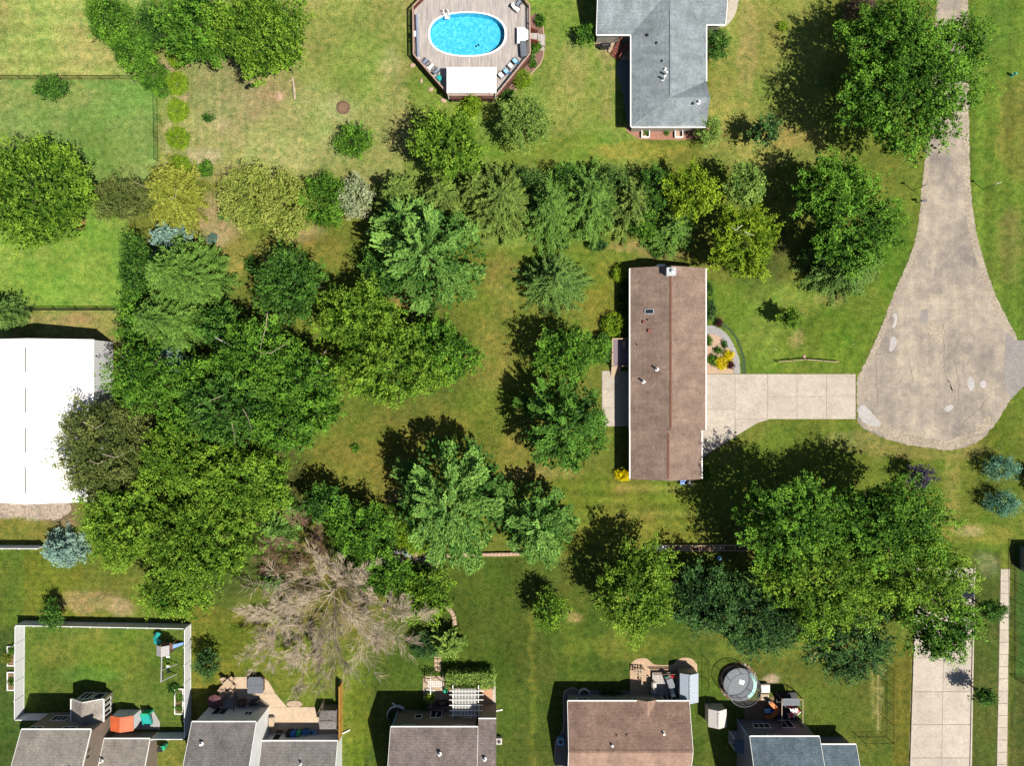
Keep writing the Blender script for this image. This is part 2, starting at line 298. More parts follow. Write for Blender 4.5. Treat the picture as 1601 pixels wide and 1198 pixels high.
# (shape, geometry in ground units, colour as the eye sees it, softness, strength)
ZONES = [
 ('r', (-400, 2000, -400, 2000), (118, 124, 46), 1, 1),
 ('r', (-200, 235, -300, 122), (168, 168, 88), 10, 1),
 ('r', (-200, 246, 124, 300), (128, 152, 72), 3, 1), ('e', (40, 150, 120, 22), (150, 155, 80), 30, .6),
 ('r', (-200, 200, 290, 482), (136, 160, 62), 4, 1), ('e', (80, 440, 120, 26), (128, 160, 56), 20, .6),
 ('r', (-200, 200, 484, 540), (148, 144, 72), 4, 1), ('e', (100, 500, 60, 10), (176, 144, 92), 10, .6),
 ('r', (247, 640, -300, 285), (158, 154, 84), 12, 1), ('e', (560, 60, 110, 90), (146, 152, 70), 40, .8),
 ('e', (420, 190, 160, 60), (172, 164, 98), 40, .8), ('e', (350, 150, 60, 70), (164, 150, 98), 30, .7),
 ('e', (450, 240, 100, 20), (176, 166, 100), 20, .8), ('e', (340, 195, 22, 14), (196, 172, 120), 12, .7), ('e', (320, 245, 30, 12), (196, 180, 130), 14, .7),
 ('e', (530, 170, 30, 20), (192, 180, 120), 18, .6), ('e', (610, 95, 16, 26), (186, 176, 112), 14, .6),
 ('r', (256, 264, 95, 290), (182, 166, 110), 8, .85), ('e', (280, 96, 26, 10), (200, 172, 128), 10, .9), ('e', (285, 150, 12, 8), (196, 164, 120), 6, .8),
 ('r', (640, 1000, -100, 300), (132, 146, 60), 25, 1), ('e', (900, 100, 20, 60), (160, 152, 84), 16, .7), ('e', (948, 130, 12, 60), (164, 152, 84), 12, .7),
 ('e', (900, 150, 60, 60), (150, 148, 72), 40, .6), ('e', (870, 235, 120, 24), (116, 136, 44), 20, .7), ('e', (950, 70, 20, 30), (172, 152, 96), 14, .6),
 ('r', (1105, 1290, -100, 260), (146, 146, 66), 20, 1), ('e', (1170, 70, 16, 90), (172, 154, 88), 14, .6), ('e', (1240, 215, 50, 16), (168, 150, 74), 12, .8),
 ('e', (1000, 235, 80, 14), (160, 148, 62), 12, .6),
 ('e', (840, 385, 200, 34), (116, 132, 46), 24, 1), ('e', (800, 375, 60, 14), (140, 150, 70), 12, .7),
 ('e', (740, 620, 90, 240), (114, 122, 42), 60, .9), ('e', (770, 560, 40, 60), (142, 136, 58), 30, .8), ('e', (560, 740, 110, 60), (132, 126, 50), 40, .9),
 ('e', (650, 660, 90, 30), (136, 130, 50), 24, .8), ('e', (600, 690, 60, 40), (112, 118, 40), 30, .7), ('e', (790, 450, 30, 60), (134, 130, 56), 24, .7),
 ('e', (930, 440, 40, 60), (112, 124, 40), 30, .7), ('e', (940, 480, 30, 60), (134, 124, 44), 24, .5), ('e', (825, 700, 40, 60), (138, 130, 54), 24, .8), ('e', (850, 740, 60, 12), (164, 144, 76), 10, .7),
 ('r', (860, 1090, 745, 856), (124, 130, 44), 16, 1), ('r', (960, 1090, 758, 772), (154, 142, 66), 6, .7), ('r', (960, 1090, 800, 812), (146, 138, 60), 6, .6),
 ('r', (1103, 1440, 440, 586), (114, 130, 44), 10, 1), ('e', (1250, 530, 14, 16), (176, 156, 92), 8, .8), ('e', (1220, 470, 60, 30), (130, 142, 56), 24, .7),
 ('e', (1300, 520, 60, 50), (98, 124, 34), 30, .7), ('e', (1190, 530, 40, 40), (140, 146, 62), 24, .6), ('e', (1300, 470, 30, 10), (150, 144, 72), 10, .7), ('e', (1400, 400, 30, 80), (92, 120, 34), 20, .8),
 ('r', (1200, 1600, 656, 860), (112, 122, 42), 16, 1), ('e', (1440, 705, 130, 14), (140, 132, 64), 8, .8), ('e', (1490, 760, 16, 60), (150, 142, 66), 12, .7), ('e', (1530, 835, 60, 16), (156, 144, 62), 12, .7),
 ('e', (1515, 830, 24, 10), (206, 172, 118), 8, .6), ('e', (1340, 690, 50, 14), (146, 138, 72), 10, .7), ('e', (1560, 660, 20, 80), (104, 122, 34), 14, .6),
 ('r', (1512, 1800, -300, 560), (110, 130, 44), 4, 1), ('e', (1560, 40, 30, 60), (104, 132, 48), 26, .6), ('e', (1530, 140, 10, 500), (112, 138, 46), 8, .6), ('e', (1590, 200, 30, 90), (128, 122, 52), 20, .7), ('e', (1580, 380, 24, 60), (136, 128, 64), 20, .7),
 ('r', (560, 1120, 872, 1300), (90, 104, 36), 8, 1), ('e', (760, 990, 100, 120), (82, 96, 30), 40, .7), ('e', (900, 1000, 20, 200), (104, 112, 38), 14, .6), ('e', (970, 1010, 90, 20), (126, 126, 46), 16, .6),
 ('e', (832, 1080, 5, 200), (126, 132, 48), 4, .6), ('e', (560, 1090, 16, 140), (112, 124, 36), 12, .8), ('e', (900, 965, 14, 8), (180, 150, 90), 8, .7), ('e', (975, 940, 20, 60), (140, 140, 50), 14, .6),
 ('r', (-200, 130, 860, 985), (118, 120, 40), 8, 1), ('r', (-100, 40, 985, 1300), (80, 98, 38), 4, 1), ('r', (-100, 38, 860, 985), (100, 116, 40), 4, .9), ('e', (140, 940, 50, 18), (166, 144, 88), 12, .8), ('e', (190, 950, 20, 12), (206, 168, 126), 8, .5),
 ('r', (38, 298, 972, 1150), (100, 118, 42), 3, 1), ('e', (120, 1020, 70, 30), (132, 134, 52), 24, .7), ('e', (180, 1030, 60, 40), (120, 130, 44), 30, .7), ('e', (140, 1055, 60, 16), (106, 140, 54), 12, .5),
 ('r', (298, 420, 950, 1300), (132, 124, 46), 10, 1), ('e', (340, 1040, 60, 30), (124, 128, 40), 20, .7), ('e', (360, 1000, 60, 30), (110, 118, 36), 20, .8),
 ('r', (380, 540, 1000, 1300), (120, 128, 44), 10, .9),
 ('r', (-200, 180, 850, 812), (140, 124, 60), 6, 1), ('r', (-200, 120, 810, 850), (142, 130, 58), 6, 1),
 ('r', (-200, 100, 770, 812), (206, 180, 150), 7, 1), ('e', (100, 806, 30, 22), (140, 118, 84), 12, .9), ('e', (110, 400, 16, 10), (190, 110, 70), 8, .0), ('e', (125, 345, 9, 14), (196, 120, 84), 6, .8),
 ('r', (1100, 1420, 1030, 1300), (102, 112, 40), 12, 1), ('r', (1395, 1428, 1000, 1300), (116, 114, 40), 4, 1), ('e', (1375, 1090, 4, 60), (176, 168, 96), 4, .7), ('e', (1366, 1090, 3, 60), (160, 156, 80), 3, .6),
 ('e', (1205, 1062, 12, 7), (206, 184, 140), 5, .8), ('e', (1271, 1025, 7, 10), (190, 166, 116), 5, .8),
 ('r', (1520, 1565, 860, 1300), (94, 100, 42), 4, 1), ('r', (1580, 1800, 850, 1300), (90, 98, 40), 3, 1), ('e', (1540, 880, 20, 20), (166, 152, 110), 14, .5), ('r', (1590, 1800, 850, 1060), (76, 112, 44), 3, .8),
 # wooded belt: soil and thin grass under the trees
 ('e', (330, 700, 160, 260), (88, 94, 42), 50, .9), ('e', (640, 560, 110, 120), (104, 104, 44), 50, .7), ('e', (340, 345, 40, 40), (176, 156, 100), 22, .9), ('e', (345, 372, 24, 16), (184, 160, 110), 12, .6),
 ('e', (390, 400, 60, 40), (146, 140, 62), 24, .9), ('e', (470, 360, 40, 20), (176, 160, 96), 14, .7), ('e', (510, 395, 40, 30), (144, 134, 56), 20, .8), ('e', (300, 400, 16, 30), (150, 110, 80), 14, .8), ('e', (740, 325, 26, 14), (176, 136, 96), 10, .8),
 ('e', (700, 320, 80, 20), (130, 120, 60), 20, .5), ('e', (620, 800, 30, 30), (176, 146, 100), 14, .8), ('e', (560, 830, 60, 50), (112, 104, 50), 26, .8), ('e', (530, 900, 110, 90), (124, 118, 54), 40, .8), ('e', (620, 880, 50, 20), (176, 140, 110), 14, .8),
 ('e', (500, 570, 26, 30), (152, 120, 52), 18, .8), ('e', (330, 560, 60, 60), (132, 112, 58), 30, .7), ('e', (300, 580, 30, 30), (110, 84, 66), 14, .6), ('e', (425, 465, 30, 50), (124, 110, 56), 24, .7), ('e', (635, 460, 18, 26), (168, 128, 70), 12, .6),
 ('e', (990, 385, 40, 10), (156, 142, 76), 8, .8), ('e', (1040, 395, 40, 12), (140, 116, 70), 10, .6), ('e', (1190, 400, 50, 60), (80, 80, 40), 24, .6), ('e', (430, 140, 30, 16), (160, 146, 92), 10, .6), ('e', (437, 150, 8, 8), (216, 180, 130), 4, .9),
 ('e', (250, 105, 30, 16), (164, 146, 100), 10, .7), ('r', (205, 250, 116, 128), (176, 156, 112), 5, .7), ('e', (165, 250, 60, 60), (128, 146, 62), 40, .4),
 ('r', (430, 560, 1000, 1010), (120, 120, 50), 20, .3),
]
XS = np.arange(-69.0, 69.3, 0.4); YS = np.arange(-53.0, 53.3, 0.4)
XS = np.concatenate([[-700, -180, -95], XS, [95, 180, 700]]); YS = np.concatenate([[-700, -160, -80], YS, [80, 160, 700]])
gx, gy = np.meshgrid(XS, YS, indexing='ij'); X = gx.ravel(); Y = gy.ravel()
gpx = X * SX + 800.5; gpy = 599 - Y * SX
wob = fnoise(gpx, gpy, 26, 1) * 26 + fnoise(gpx, gpy, 9, 2) * 12
wob2 = fnoise(gpx, gpy, 26, 3) * 26 + fnoise(gpx, gpy, 9, 4) * 12
col = np.zeros((len(X), 3))
for sh, g_, c, soft, st in ZONES:
    lc = np.array(A(*c)[:3]); sw = min(1.0, soft / 26)
    qx = gpx + wob * sw; qy = gpy + wob2 * sw
    if sh == 'r':
        m = sm(-soft / 2, soft / 2, np.minimum(np.minimum(qx - g_[0], g_[1] - qx), np.minimum(qy - g_[2], g_[3] - qy)))
    else:
        d = np.sqrt(((qx - g_[0]) / g_[2]) ** 2 + ((qy - g_[1]) / g_[3]) ** 2)
        m = 1 - sm(1 - soft / max(g_[2], g_[3]) * 1.0, 1 + soft / max(g_[2], g_[3]) * .6, d)
    m = (m * st)[:, None]; col = col * (1 - m) + lc * m
# dry and lush blotches
b1 = fnoise(gpx, gpy, 42, 11) + .6 * fnoise(gpx, gpy, 15, 12); b2 = fnoise(gpx, gpy, 70, 13) + .7 * fnoise(gpx, gpy, 22, 14)
col *= (1 + .28 * b1)[:, None]
col[:, 0] *= 1 + .28 * b2; col[:, 2] *= 1 + .3 * b2
b3 = fnoise(gpx, gpy, 7, 15)
col *= (1 + .16 * b3)[:, None]
# mower stripes
def stripes(mask, coord, period, amp, ph=0):
    return mask * amp * np.sin(2 * pi * (coord + ph) / period)
inr = lambda a, b_, c, d: ((gpx > a) & (gpx < b_) & (gpy > c) & (gpy < d)).astype(float)
s = stripes(inr(-200, 200, -100, 122), gpy + wob * .3, 26, .13) + stripes(inr(1512, 1800, -100, 540), gpx + gpy * .02, 30, .12)
s += stripes(inr(1395, 1800, 860, 1300), gpx, 18, .10) + stripes(inr(540, 610, 990, 1300), gpx, 16, .1) + stripes(inr(-100, 300, 850, 975), gpy, 11, .10)
s += stripes(inr(-100, 40, 975, 1300), gpx, 12, .07) + stripes(inr(880, 1100, 745, 856), gpy, 21, .13) + stripes(inr(270, 420, 110, 260), gpx, 13, .08)
s += stripes(inr(300, 420, 950, 1120), gpy, 11, .08) + stripes(inr(800, 1010, 870, 1100), gpx, 24, .06) + stripes(inr(-200, 250, 125, 480), gpy, 19, .035)
s += stripes(inr(1150, 1430, 300, 590), gpx * .8 + gpy * .5, 24, .08)
col *= (1 + s)[:, None]
col *= np.array((.87, .95, 1.02)); col = np.clip(col, 0.004, .6)
nx, ny = len(XS), len(YS)
ii, jj = np.meshgrid(np.arange(nx - 1), np.arange(ny - 1), indexing='ij'); a = (ii * ny + jj).ravel()
F = np.stack([a, a + ny, a + ny + 1, a + 1], 1)
zz = np.zeros(len(X)); 
me = bpy.data.meshes.new('ground'); me.vertices.add(len(X)); me.vertices.foreach_set('co', np.stack([X, Y, zz], 1).ravel())
me.loops.add(F.size); me.loops.foreach_set('vertex_index', F.ravel().astype(np.int32))
me.polygons.add(len(F)); me.polygons.foreach_set('loop_start', np.arange(0, F.size, 4, dtype=np.int32)); me.polygons.foreach_set('loop_total', np.full(len(F), 4, np.int32))
ca = me.color_attributes.new('turf', 'FLOAT_COLOR', 'POINT'); ca.data.foreach_set('color', np.concatenate([col, np.ones((len(X), 1))], 1).ravel())
me.update(); me.validate()
m, t, b = newmat('mown lawn'); at = ND(t, 'ShaderNodeAttribute', attribute_name='turf'); p = wpos(t)
c = mixc(t, 1.0, at.outputs['Color'], ramp(t, noise(t, p, 1.4, 6, 0.65), [(0.34, (.58, .7, .6, 1)), (0.5, gr(1)), (0.68, (1.42, 1.26, 1.35, 1))]), 'MULTIPLY')
c = mixc(t, 1.0, c, ramp(t, noise(t, p, 5.5, 5, 0.7), [(0.36, gr(.62)), (0.64, gr(1.42))]), 'MULTIPLY')
nh = noise(t, p, 22, 4, 0.75)
c = mixc(t, 1.0, c, ramp(t, nh, [(0.28, gr(.5)), (0.72, gr(1.55))]), 'MULTIPLY')
mpz = ND(t, 'ShaderNodeMapping'); t.links.new(p, mpz.inputs[0]); mpz.inputs['Rotation'].default_value = (0, 0, .5); mpz.inputs['Scale'].default_value = (1, 1.7, 1)
st_f = ramp(t, noise(t, mpz.outputs[0], 0.75, 9, 0.72), [(0.5, gr(0)), (0.7, gr(.55))])
c = mixc(t, st_f, c, mixc(t, 1.0, c, (1.6, 1.25, 1.3, 1), 'MULTIPLY'))
lu_f = ramp(t, noise(t, p, 0.42, 8, 0.7), [(0.32, gr(.6)), (0.5, gr(0))])
c = mixc(t, lu_f, c, mixc(t, 1.0, c, (.62, .86, .7, 1), 'MULTIPLY'))
t.links.new(c, b.inputs['Base Color']); b.inputs['Roughness'].default_value = 0.95; b.inputs['Specular IOR Level'].default_value = 0.1
bump(t, b, nh, 0.05, 0.7)
me.materials.append(m)
o = bpy.data.objects.new('ground', me); COL.objects.link(o); tag(o, kind='structure', label='mown lawns and bare soil of all the back gardens')

# ------------------------------------------------------------------ flat sheets (ground units -> metres)
def sheet(name, pts, mat, z, parent=None, t=0.0, kind='structure', label=None):
    mb = MB(); q = [G(x, y) for x, y in pts]
    if t > 0: mb.prism([(a_[0], a_[1]) for a_ in q], z - t, z)
    else:
        ar = sum(q[i][0] * q[(i + 1) % len(q)][1] - q[(i + 1) % len(q)][0] * q[i][1] for i in range(len(q)))
        if ar < 0: q = q[::-1]
        mb.poly([(a_[0], a_[1], z) for a_ in q])
    o = mb.build(name, mat, parent)
    if parent is None: tag(o, label, kind=kind)
    return o
def smooth_line(pts, n=6, closed=False):
    out = []; k = len(pts)
    rng = range(k if closed else k - 1)
    for i in rng:
        p0 = pts[(i - 1) % k] if (closed or i > 0) else pts[i]; p1 = pts[i]; p2 = pts[(i + 1) % k]
        p3 = pts[(i + 2) % k] if (closed or i + 2 < k) else p2
        for j in range(n):
            u = j / n
            out.append(tuple(0.5 * ((2 * p1[d]) + (-p0[d] + p2[d]) * u + (2 * p0[d] - 5 * p1[d] + 4 * p2[d] - p3[d]) * u * u + (-p0[d] + 3 * p1[d] - 3 * p2[d] + p3[d]) * u ** 3) for d in range(2)))
    if not closed: out.append(tuple(pts[-1]))
    return out
def rough(pts, amp, seed, step=3.0):      # ragged edge
    r = random.Random(seed); out = []
    for i in range(len(pts)):
        a_ = pts[i]; b_ = pts[(i + 1) % len(pts)]; L = math.hypot(b_[0] - a_[0], b_[1] - a_[1]); k = max(1, int(L / step))
        for j in range(k):
            u = j / k; out.append((a_[0] + (b_[0] - a_[0]) * u + r.uniform(-amp, amp), a_[1] + (b_[1] - a_[1]) * u + r.uniform(-amp, amp)))
    return out

# cul-de-sac asphalt
m, t, b = newmat('worn pale asphalt'); p = wpos(t)
base = ramp(t, noise(t, p, 0.16, 7, 0.62), [(0.32, A(150, 140, 130)), (0.5, A(186, 172, 153)), (0.68, A(206, 191, 168))])
mp = ND(t, 'ShaderNodeMapping'); t.links.new(p, mp.inputs[0]); mp.inputs['Scale'].default_value = (1.1, 0.07, 1)
c = mixc(t, 1.0, base, ramp(t, noise(t, mp.outputs[0], 1.0, 4), [(0.3, gr(.88)), (0.7, gr(1.1))]), 'MULTIPLY')
c = mixc(t, 1.0, c, ramp(t, noise(t, p, 0.7, 5, 0.7), [(0.38, (.80, .80, .83, 1)), (0.62, (1.12, 1.10, 1.05, 1))]), 'MULTIPLY')
c = mixc(t, 1.0, c, ramp(t, noise(t, p, 3.6, 5, 0.75), [(0.38, gr(.86)), (0.62, gr(1.1))]), 'MULTIPLY')
nh = noise(t, p, 12, 4, 0.8)
c = mixc(t, 1.0, c, ramp(t, nh, [(0.3, gr(.84)), (0.7, gr(1.14))]), 'MULTIPLY')
t.links.new(c, b.inputs['Base Color']); b.inputs['Roughness'].default_value = 0.9; bump(t, b, nh, 0.01, 0.5)
M_asph = m
M_asphd = concrete('darker asphalt', A(170, 162, 154), .1, .15); M_asphl = concrete('pale gravelly gutter', A(198, 182, 158), .16, .3)
M_patch = concrete('white repair patch', A(214, 208, 200), .08, .15); M_crack = plain('tar filled crack', A(134, 120, 108), .9, .3)
left = [(1466, -60), (1464, 20), (1458, 130), (1448, 240), (1441, 300), (1437, 350), (1424, 400), (1402, 450), (1383, 500), (1362, 550), (1345, 584), (1340, 592)]
arc = [(1340, 655), (1347, 668), (1372, 681), (1410, 694), (1450, 700), (1482, 704), (1516, 697), (1542, 680), (1562, 655), (1578, 630), (1600, 606), (1680, 590)]
right = [(1680, 540), (1604, 548), (1590, 528), (1575, 500), (1560, 470), (1545, 430), (1530, 380), (1521, 330), (1517, 290), (1515, 200), (1514, 100), (1513, -60)]
out = smooth_line(left, 5) + smooth_line(arc, 5) + smooth_line(right, 5)
road = sheet('road', rough(out, 1.3, 3), M_asph, 0.012, label='worn pale asphalt cul-de-sac with patches')
gl = [(x - 1 + 0, y) for x, y in smooth_line(left[1:], 5)]; glr = [(x + 7 + 3 * sin(y * .05), y) for x, y in gl][::-1]
sheet('gutter', rough(gl + glr, 1.0, 4), M_asphl, 0.018, road)
rr = smooth_line(right[2:], 5); sheet('gutter', rough([(x - 11, y) for x, y in rr] + [(x, y) for x, y in rr][::-1], 1.0, 5), M_asphl, 0.018, road)
sheet('dark_apron', rough([(1574, 520), (1590, 532), (1680, 538), (1680, 592), (1598, 604), (1580, 626), (1571, 600), (1570, 560)], 1.5, 6), M_asphd, 0.020, road)
sheet('gutter', rough([(1341, 640), (1349, 666), (1374, 679), (1411, 692), (1450, 699), (1482, 702), (1515, 695), (1540, 678), (1556, 656), (1546, 650), (1520, 676), (1482, 688), (1440, 684), (1400, 672), (1384, 660), (1352, 636)], 2.0, 7), M_asphl, 0.018, road)
for q in ([(1396, 492), (1401, 491), (1403, 500), (1399, 512), (1395, 511), (1398, 501)], [(1393, 528), (1400, 528), (1402, 536), (1397, 547), (1390, 549), (1391, 540)],
          [(1476, 639), (1484, 634), (1490, 634), (1489, 640), (1481, 644)], [(1512, 600), (1516, 588), (1521, 592), (1524, 604), (1518, 612), (1514, 606)], [(1532, 598), (1540, 596), (1542, 604), (1536, 607)],
          [(1342, 640), (1352, 634), (1368, 652), (1378, 664), (1362, 666), (1346, 656)]):
    sheet('repair_patch', rough(smooth_line(q, 4, True), .5, 8, 2), M_patch, 0.024, road)
for q in ([(1452, 500), (1470, 505), (1478, 512), (1476, 530), (1466, 540), (1460, 528), (1450, 518)], [(1441, 486), (1450, 485), (1449, 504), (1440, 503)]):
    sheet('repair_patch', rough(smooth_line(q, 4, True), .6, 9, 2), M_asphd if q[0][0] < 1445 else M_asphl, 0.022, road)
cr = random.Random(5)
for path in ([(1475, 560), (1477, 585), (1484, 598), (1489, 612), (1487, 622)], [(1370, 560), (1372, 610), (1371, 636), (1374, 650)], [(1474, 506), (1476, 540), (1475, 560)],
             [(1420, 560), (1424, 580), (1428, 600)], [(1545, 620), (1530, 640), (1510, 656), (1500, 672)], [(1400, 570), (1412, 590), (1404, 600)], [(1490, 560), (1500, 600), (1496, 640)]):
    pts = []
    for (x0, y0), (x1, y1) in zip(path, path[1:]):
        for k in range(5): pts.append((x0 + (x1 - x0) * k / 5 + cr.uniform(-1.2, 1.2), y0 + (y1 - y0) * k / 5 + cr.uniform(-1.2, 1.2)))
    sheet('crack', [(x, y) for x, y in pts] + [(x + cr.uniform(.25, .5), y + .35) for x, y in pts][::-1], M_crack, 0.028, road)

# slabs: every slab its own object
def slabs(parent, x0, x1, y0, y1, nx_, ny_, mat, z=0.06, gap=0.18, name='slab', edgex=None):
    for i in range(nx_):
        for j in range(ny_):
            a0 = x0 + (x1 - x0) * i / nx_ + gap; a1 = x0 + (x1 - x0) * (i + 1) / nx_ - gap
            b0 = y0 + (y1 - y0) * j / ny_ + gap; b1 = y0 + (y1 - y0) * (j + 1) / ny_ - gap
            sheet(name, [(a0, b0), (a1, b0), (a1, b1), (a0, b1)], mat, z + rnd.uniform(-.004, .004), parent, t=.08)
M_bed = plain('dirt joint', A(184, 170, 146), .95, .2)
drive = sheet('driveway', [(1093, 585), (1337.5, 585), (1337.5, 655.5), (1203, 655.5), (1186, 660), (1168, 671), (1098, 716), (1088, 716), (1088, 672), (1093, 672)], M_bed, 0.015, label='wide concrete driveway between the brown roofed house and the road')
for i in range(3): 
    xa = 1200 + i * 46; slabs(drive, xa, min(xa + 46, 1337.5), 585, 655.5, 1, 2, M_conc)
slabs(drive, 1149, 1200, 585, 655.5, 1, 1, M_conc)
slabs(drive, 1090, 1149, 585, 640, 1, 1, M_conc)
sheet('slab', [(1090, 640.7), (1148.7, 640.7), (1148.7, 682.5), (1090, 719)], M_conc, .06, drive, t=.08)
sheet('slab', [(1149.4, 656), (1203, 656), (1186, 660.5), (1168, 671), (1149.4, 682)], M_conc, .061, drive, t=.08)
ring = smooth_line([(1093, 512), (1112, 509), (1127, 515), (1140, 527), (1149, 545), (1155, 560), (1157, 584.5)], 5)
inner = smooth_line([(1147, 577), (1146, 562), (1141, 548), (1133, 535), (1122, 525), (1110, 522), (1093, 523)], 5)
walk = sheet('garden_path', rough(ring + [(1147, 584.5)] + inner, .4, 3, 4), M_concG, .05, t=.07, label='curved paved path round the flower bed by the front door')
sheet('planting_bed', [(1093, 523)] + inner[::-1][1:] + [(1147, 584.5), (1093, 584.5)], M_stone, .02, label='stony flower bed between the brown roofed house and its curved path')
pat = sheet('back_patio', [(941, 580), (985, 580), (985, 667), (941, 667)], M_bed, .015, label='concrete patio behind the brown roofed house')
slabs(pat, 941.5, 984, 580, 667, 1, 3, M_conc)
# street and sidewalk bottom right
st = sheet('street', rough([(1423, 1300), (1421, 1198), (1427, 1020), (1429, 960), (1432, 888), (1524, 888), (1523, 960), (1520, 1110), (1518, 1300)], .6, 5, 6), M_bed, .012, label='concrete street ending in grass beside the sidewalk')
def sx(y, a_, b_): return a_ + (b_ - a_) * (y - 888) / (1198 - 888)
ys = [888, 976, 1029, 1082, 1133.5, 1185.5, 1238, 1300]
for y0, y1 in zip(ys, ys[1:]):
    x0a, x0b = sx(y0, 1432, 1422), sx(y1, 1432, 1422); x1a, x1b = sx(y0, 1524, 1518), sx(y1, 1524, 1518); ma, mbb = sx(y0, 1477, 1472), sx(y1, 1477, 1472)
    sheet('slab', [(x0a + 2.2, y0 + .5), (ma - .2, y0 + .5), (mbb - .2, y1 - .4), (x0b + 2.2, y1 - .4)], M_conc, .05, st, t=.06)
    sheet('slab', [(ma + .2, y0 + .5), (x1a - 2.6, y0 + .5), (x1b - 2.6, y1 - .4), (mbb + .2, y1 - .4)], M_conc, .051, st, t=.06)
    sheet('kerb', [(x0a, y0), (x0a + 1.9, y0), (x0b + 1.9, y1), (x0b, y1)], M_slab, .16, st, t=.15)
    sheet('kerb', [(x1a - 2.2, y0), (x1a, y0), (x1b, y1), (x1b - 2.2, y1)], M_slab, .16, st, t=.15)
sw = sheet('sidewalk', [(1564, 890), (1578.5, 890), (1573.5, 1300), (1556, 1300)], M_bed, .012, label='narrow sidewalk of square concrete slabs')
y = 890.0
while y < 1290:
    x0 = 1564.5 - (y - 890) * 6.2 / 308; x1 = 1578.5 - (y - 890) * 5.5 / 308
    sheet('slab', [(x0, y + .4), (x1, y + .4), (x1 - .35, y + 18.7), (x0 - .35, y + 18.7)], M_slab, .06 + rnd.uniform(-.006, .006), sw, t=.08); y += 19.1

# ================================================================== BUILDINGS
def gable(root, x0, x1, y0, y1, ev, rh, axis, roofm, wallm, ov=(0.35, 0.35, 0.35, 0.35), trim=M_white, ridge=None, name='roof', capm=None, gut=True, th=0.16, walls=True, rake=None):
    """gable block; x0..y1 metres = eave outline; ridge along 'x' or 'y'; ov = wall inset W,E,S,N"""
    mb = MB()
    if axis == 'x':
        r = (y0 + y1) / 2 if ridge is None else ridge
        mb.slab([(x0, y0, ev), (x1, y0, ev), (x1, r, rh), (x0, r, rh)], th); mb.slab([(x0, r + .001, rh), (x1, r + .001, rh), (x1, y1, ev), (x0, y1, ev)], th)
    else:
        r = (x0 + x1) / 2 if ridge is None else ridge
        mb.slab([(x0, y0, ev), (r, y0, rh), (r, y1, rh), (x0, y1, ev)], th); mb.slab([(r + .001, y0, rh), (x1, y0, ev), (x1, y1, ev), (r + .001, y1, rh)], th)
    ro = mb.build(name, roofm, root)
    # ridge cap
    mb = MB()
    if axis == 'x': mb.slab([(x0 + .3, r - .16, rh - .02), (x1 - .3, r - .16, rh - .02), (x1 - .3, r, rh + .05), (x0 + .3, r, rh + .05)], .04); mb.slab([(x0 + .3, r, rh + .05), (x1 - .3, r, rh + .05), (x1 - .3, r + .16, rh - .02), (x0 + .3, r + .16, rh - .02)], .04)
    else: mb.slab([(r - .16, y0 + .3, rh - .02), (r, y0 + .3, rh + .05), (r, y1 - .3, rh + .05), (r - .16, y1 - .3, rh - .02)], .04); mb.slab([(r, y0 + .3, rh + .05), (r + .16, y0 + .3, rh - .02), (r + .16, y1 - .3, rh - .02), (r, y1 - .3, rh + .05)], .04)
    mb.build('ridge_cap', capm or roofm, ro)
    if walls:
        wx0, wx1, wy0, wy1 = x0 + ov[0], x1 - ov[1], y0 + ov[2], y1 - ov[3]; tp = ev - th - .02
        mb = MB(); mb.box(wx0, wx1, wy0, wy1, 0, tp)
        if axis == 'x':
            s0 = (rh - ev) / (r - y0); s1 = (rh - ev) / (y1 - r)
            for xa, xb in ((wx0, wx0 + .15), (wx1 - .15, wx1)):
                pts = [(wy0, tp + ov[2] * s0 * .8), (wy1, tp + ov[3] * s1 * .8), (r, rh - th - .03)]
                n = len(mb.v); mb.v += [(xa, a_, z) for a_, z in pts] + [(xb, a_, z) for a_, z in pts] + [(xa, wy0, tp), (xa, wy1, tp), (xb, wy0, tp), (xb, wy1, tp)]
                mb.f += [(n, n + 2, n + 1, n + 7, n + 6), (n + 3, n + 8, n + 9, n + 4, n + 5)]; mb.m += [0, 0]
        else:
            s0 = (rh - ev) / (r - x0); s1 = (rh - ev) / (x1 - r)
            for ya, yb in ((wy0, wy0 + .15), (wy1 - .15, wy1)):
                pts = [(wx0, tp + ov[0] * s0 * .8), (wx1, tp + ov[1] * s1 * .8), (r, rh - th - .03)]
                n = len(mb.v); mb.v += [(a_, ya, z) for a_, z in pts] + [(a_, yb, z) for a_, z in pts] + [(wx0, ya, tp), (wx1, ya, tp), (wx0, yb, tp), (wx1, yb, tp)]
                mb.f += [(n, n + 6, n + 7, n + 1, n + 2), (n + 3, n + 5, n + 4, n + 9, n + 8)]; mb.m += [0, 0]
        mb.build('wall', wallm, root)
    if gut:
        def gutter(p, q): 
            g_ = MB(); g_.bar(p, q, .13, .12); g_.build('gutter', trim, ro)
        if axis == 'x':
            gutter((x0, y0 - .07, ev - .07), (x1, y0 - .07, ev - .07)); gutter((x0, y1 + .07, ev - .07), (x1, y1 + .07, ev - .07))
            for xx in (x0 - .03, x1 + .03):
                g_ = MB(); g_.bar((xx, y0, ev - .09), (xx, r, rh - .09), .05, .2); g_.bar((xx, r, rh - .09), (xx, y1, ev - .09), .05, .2); g_.build('rake_board', rake or trim, ro)
        else:
            gutter((x0 - .07, y0, ev - .07), (x0 - .07, y1, ev - .07)); gutter((x1 + .07, y0, ev - .07), (x1 + .07, y1, ev - .07))
            for yy in (y0 - .03, y1 + .03):
                g_ = MB(); g_.bar((x0, yy, ev - .09), (r, yy, rh - .09), .05, .2); g_.bar((r, yy, rh - .09), (x1, yy, ev - .09), .05, .2); g_.build('rake_board', rake or trim, ro)
    return ro
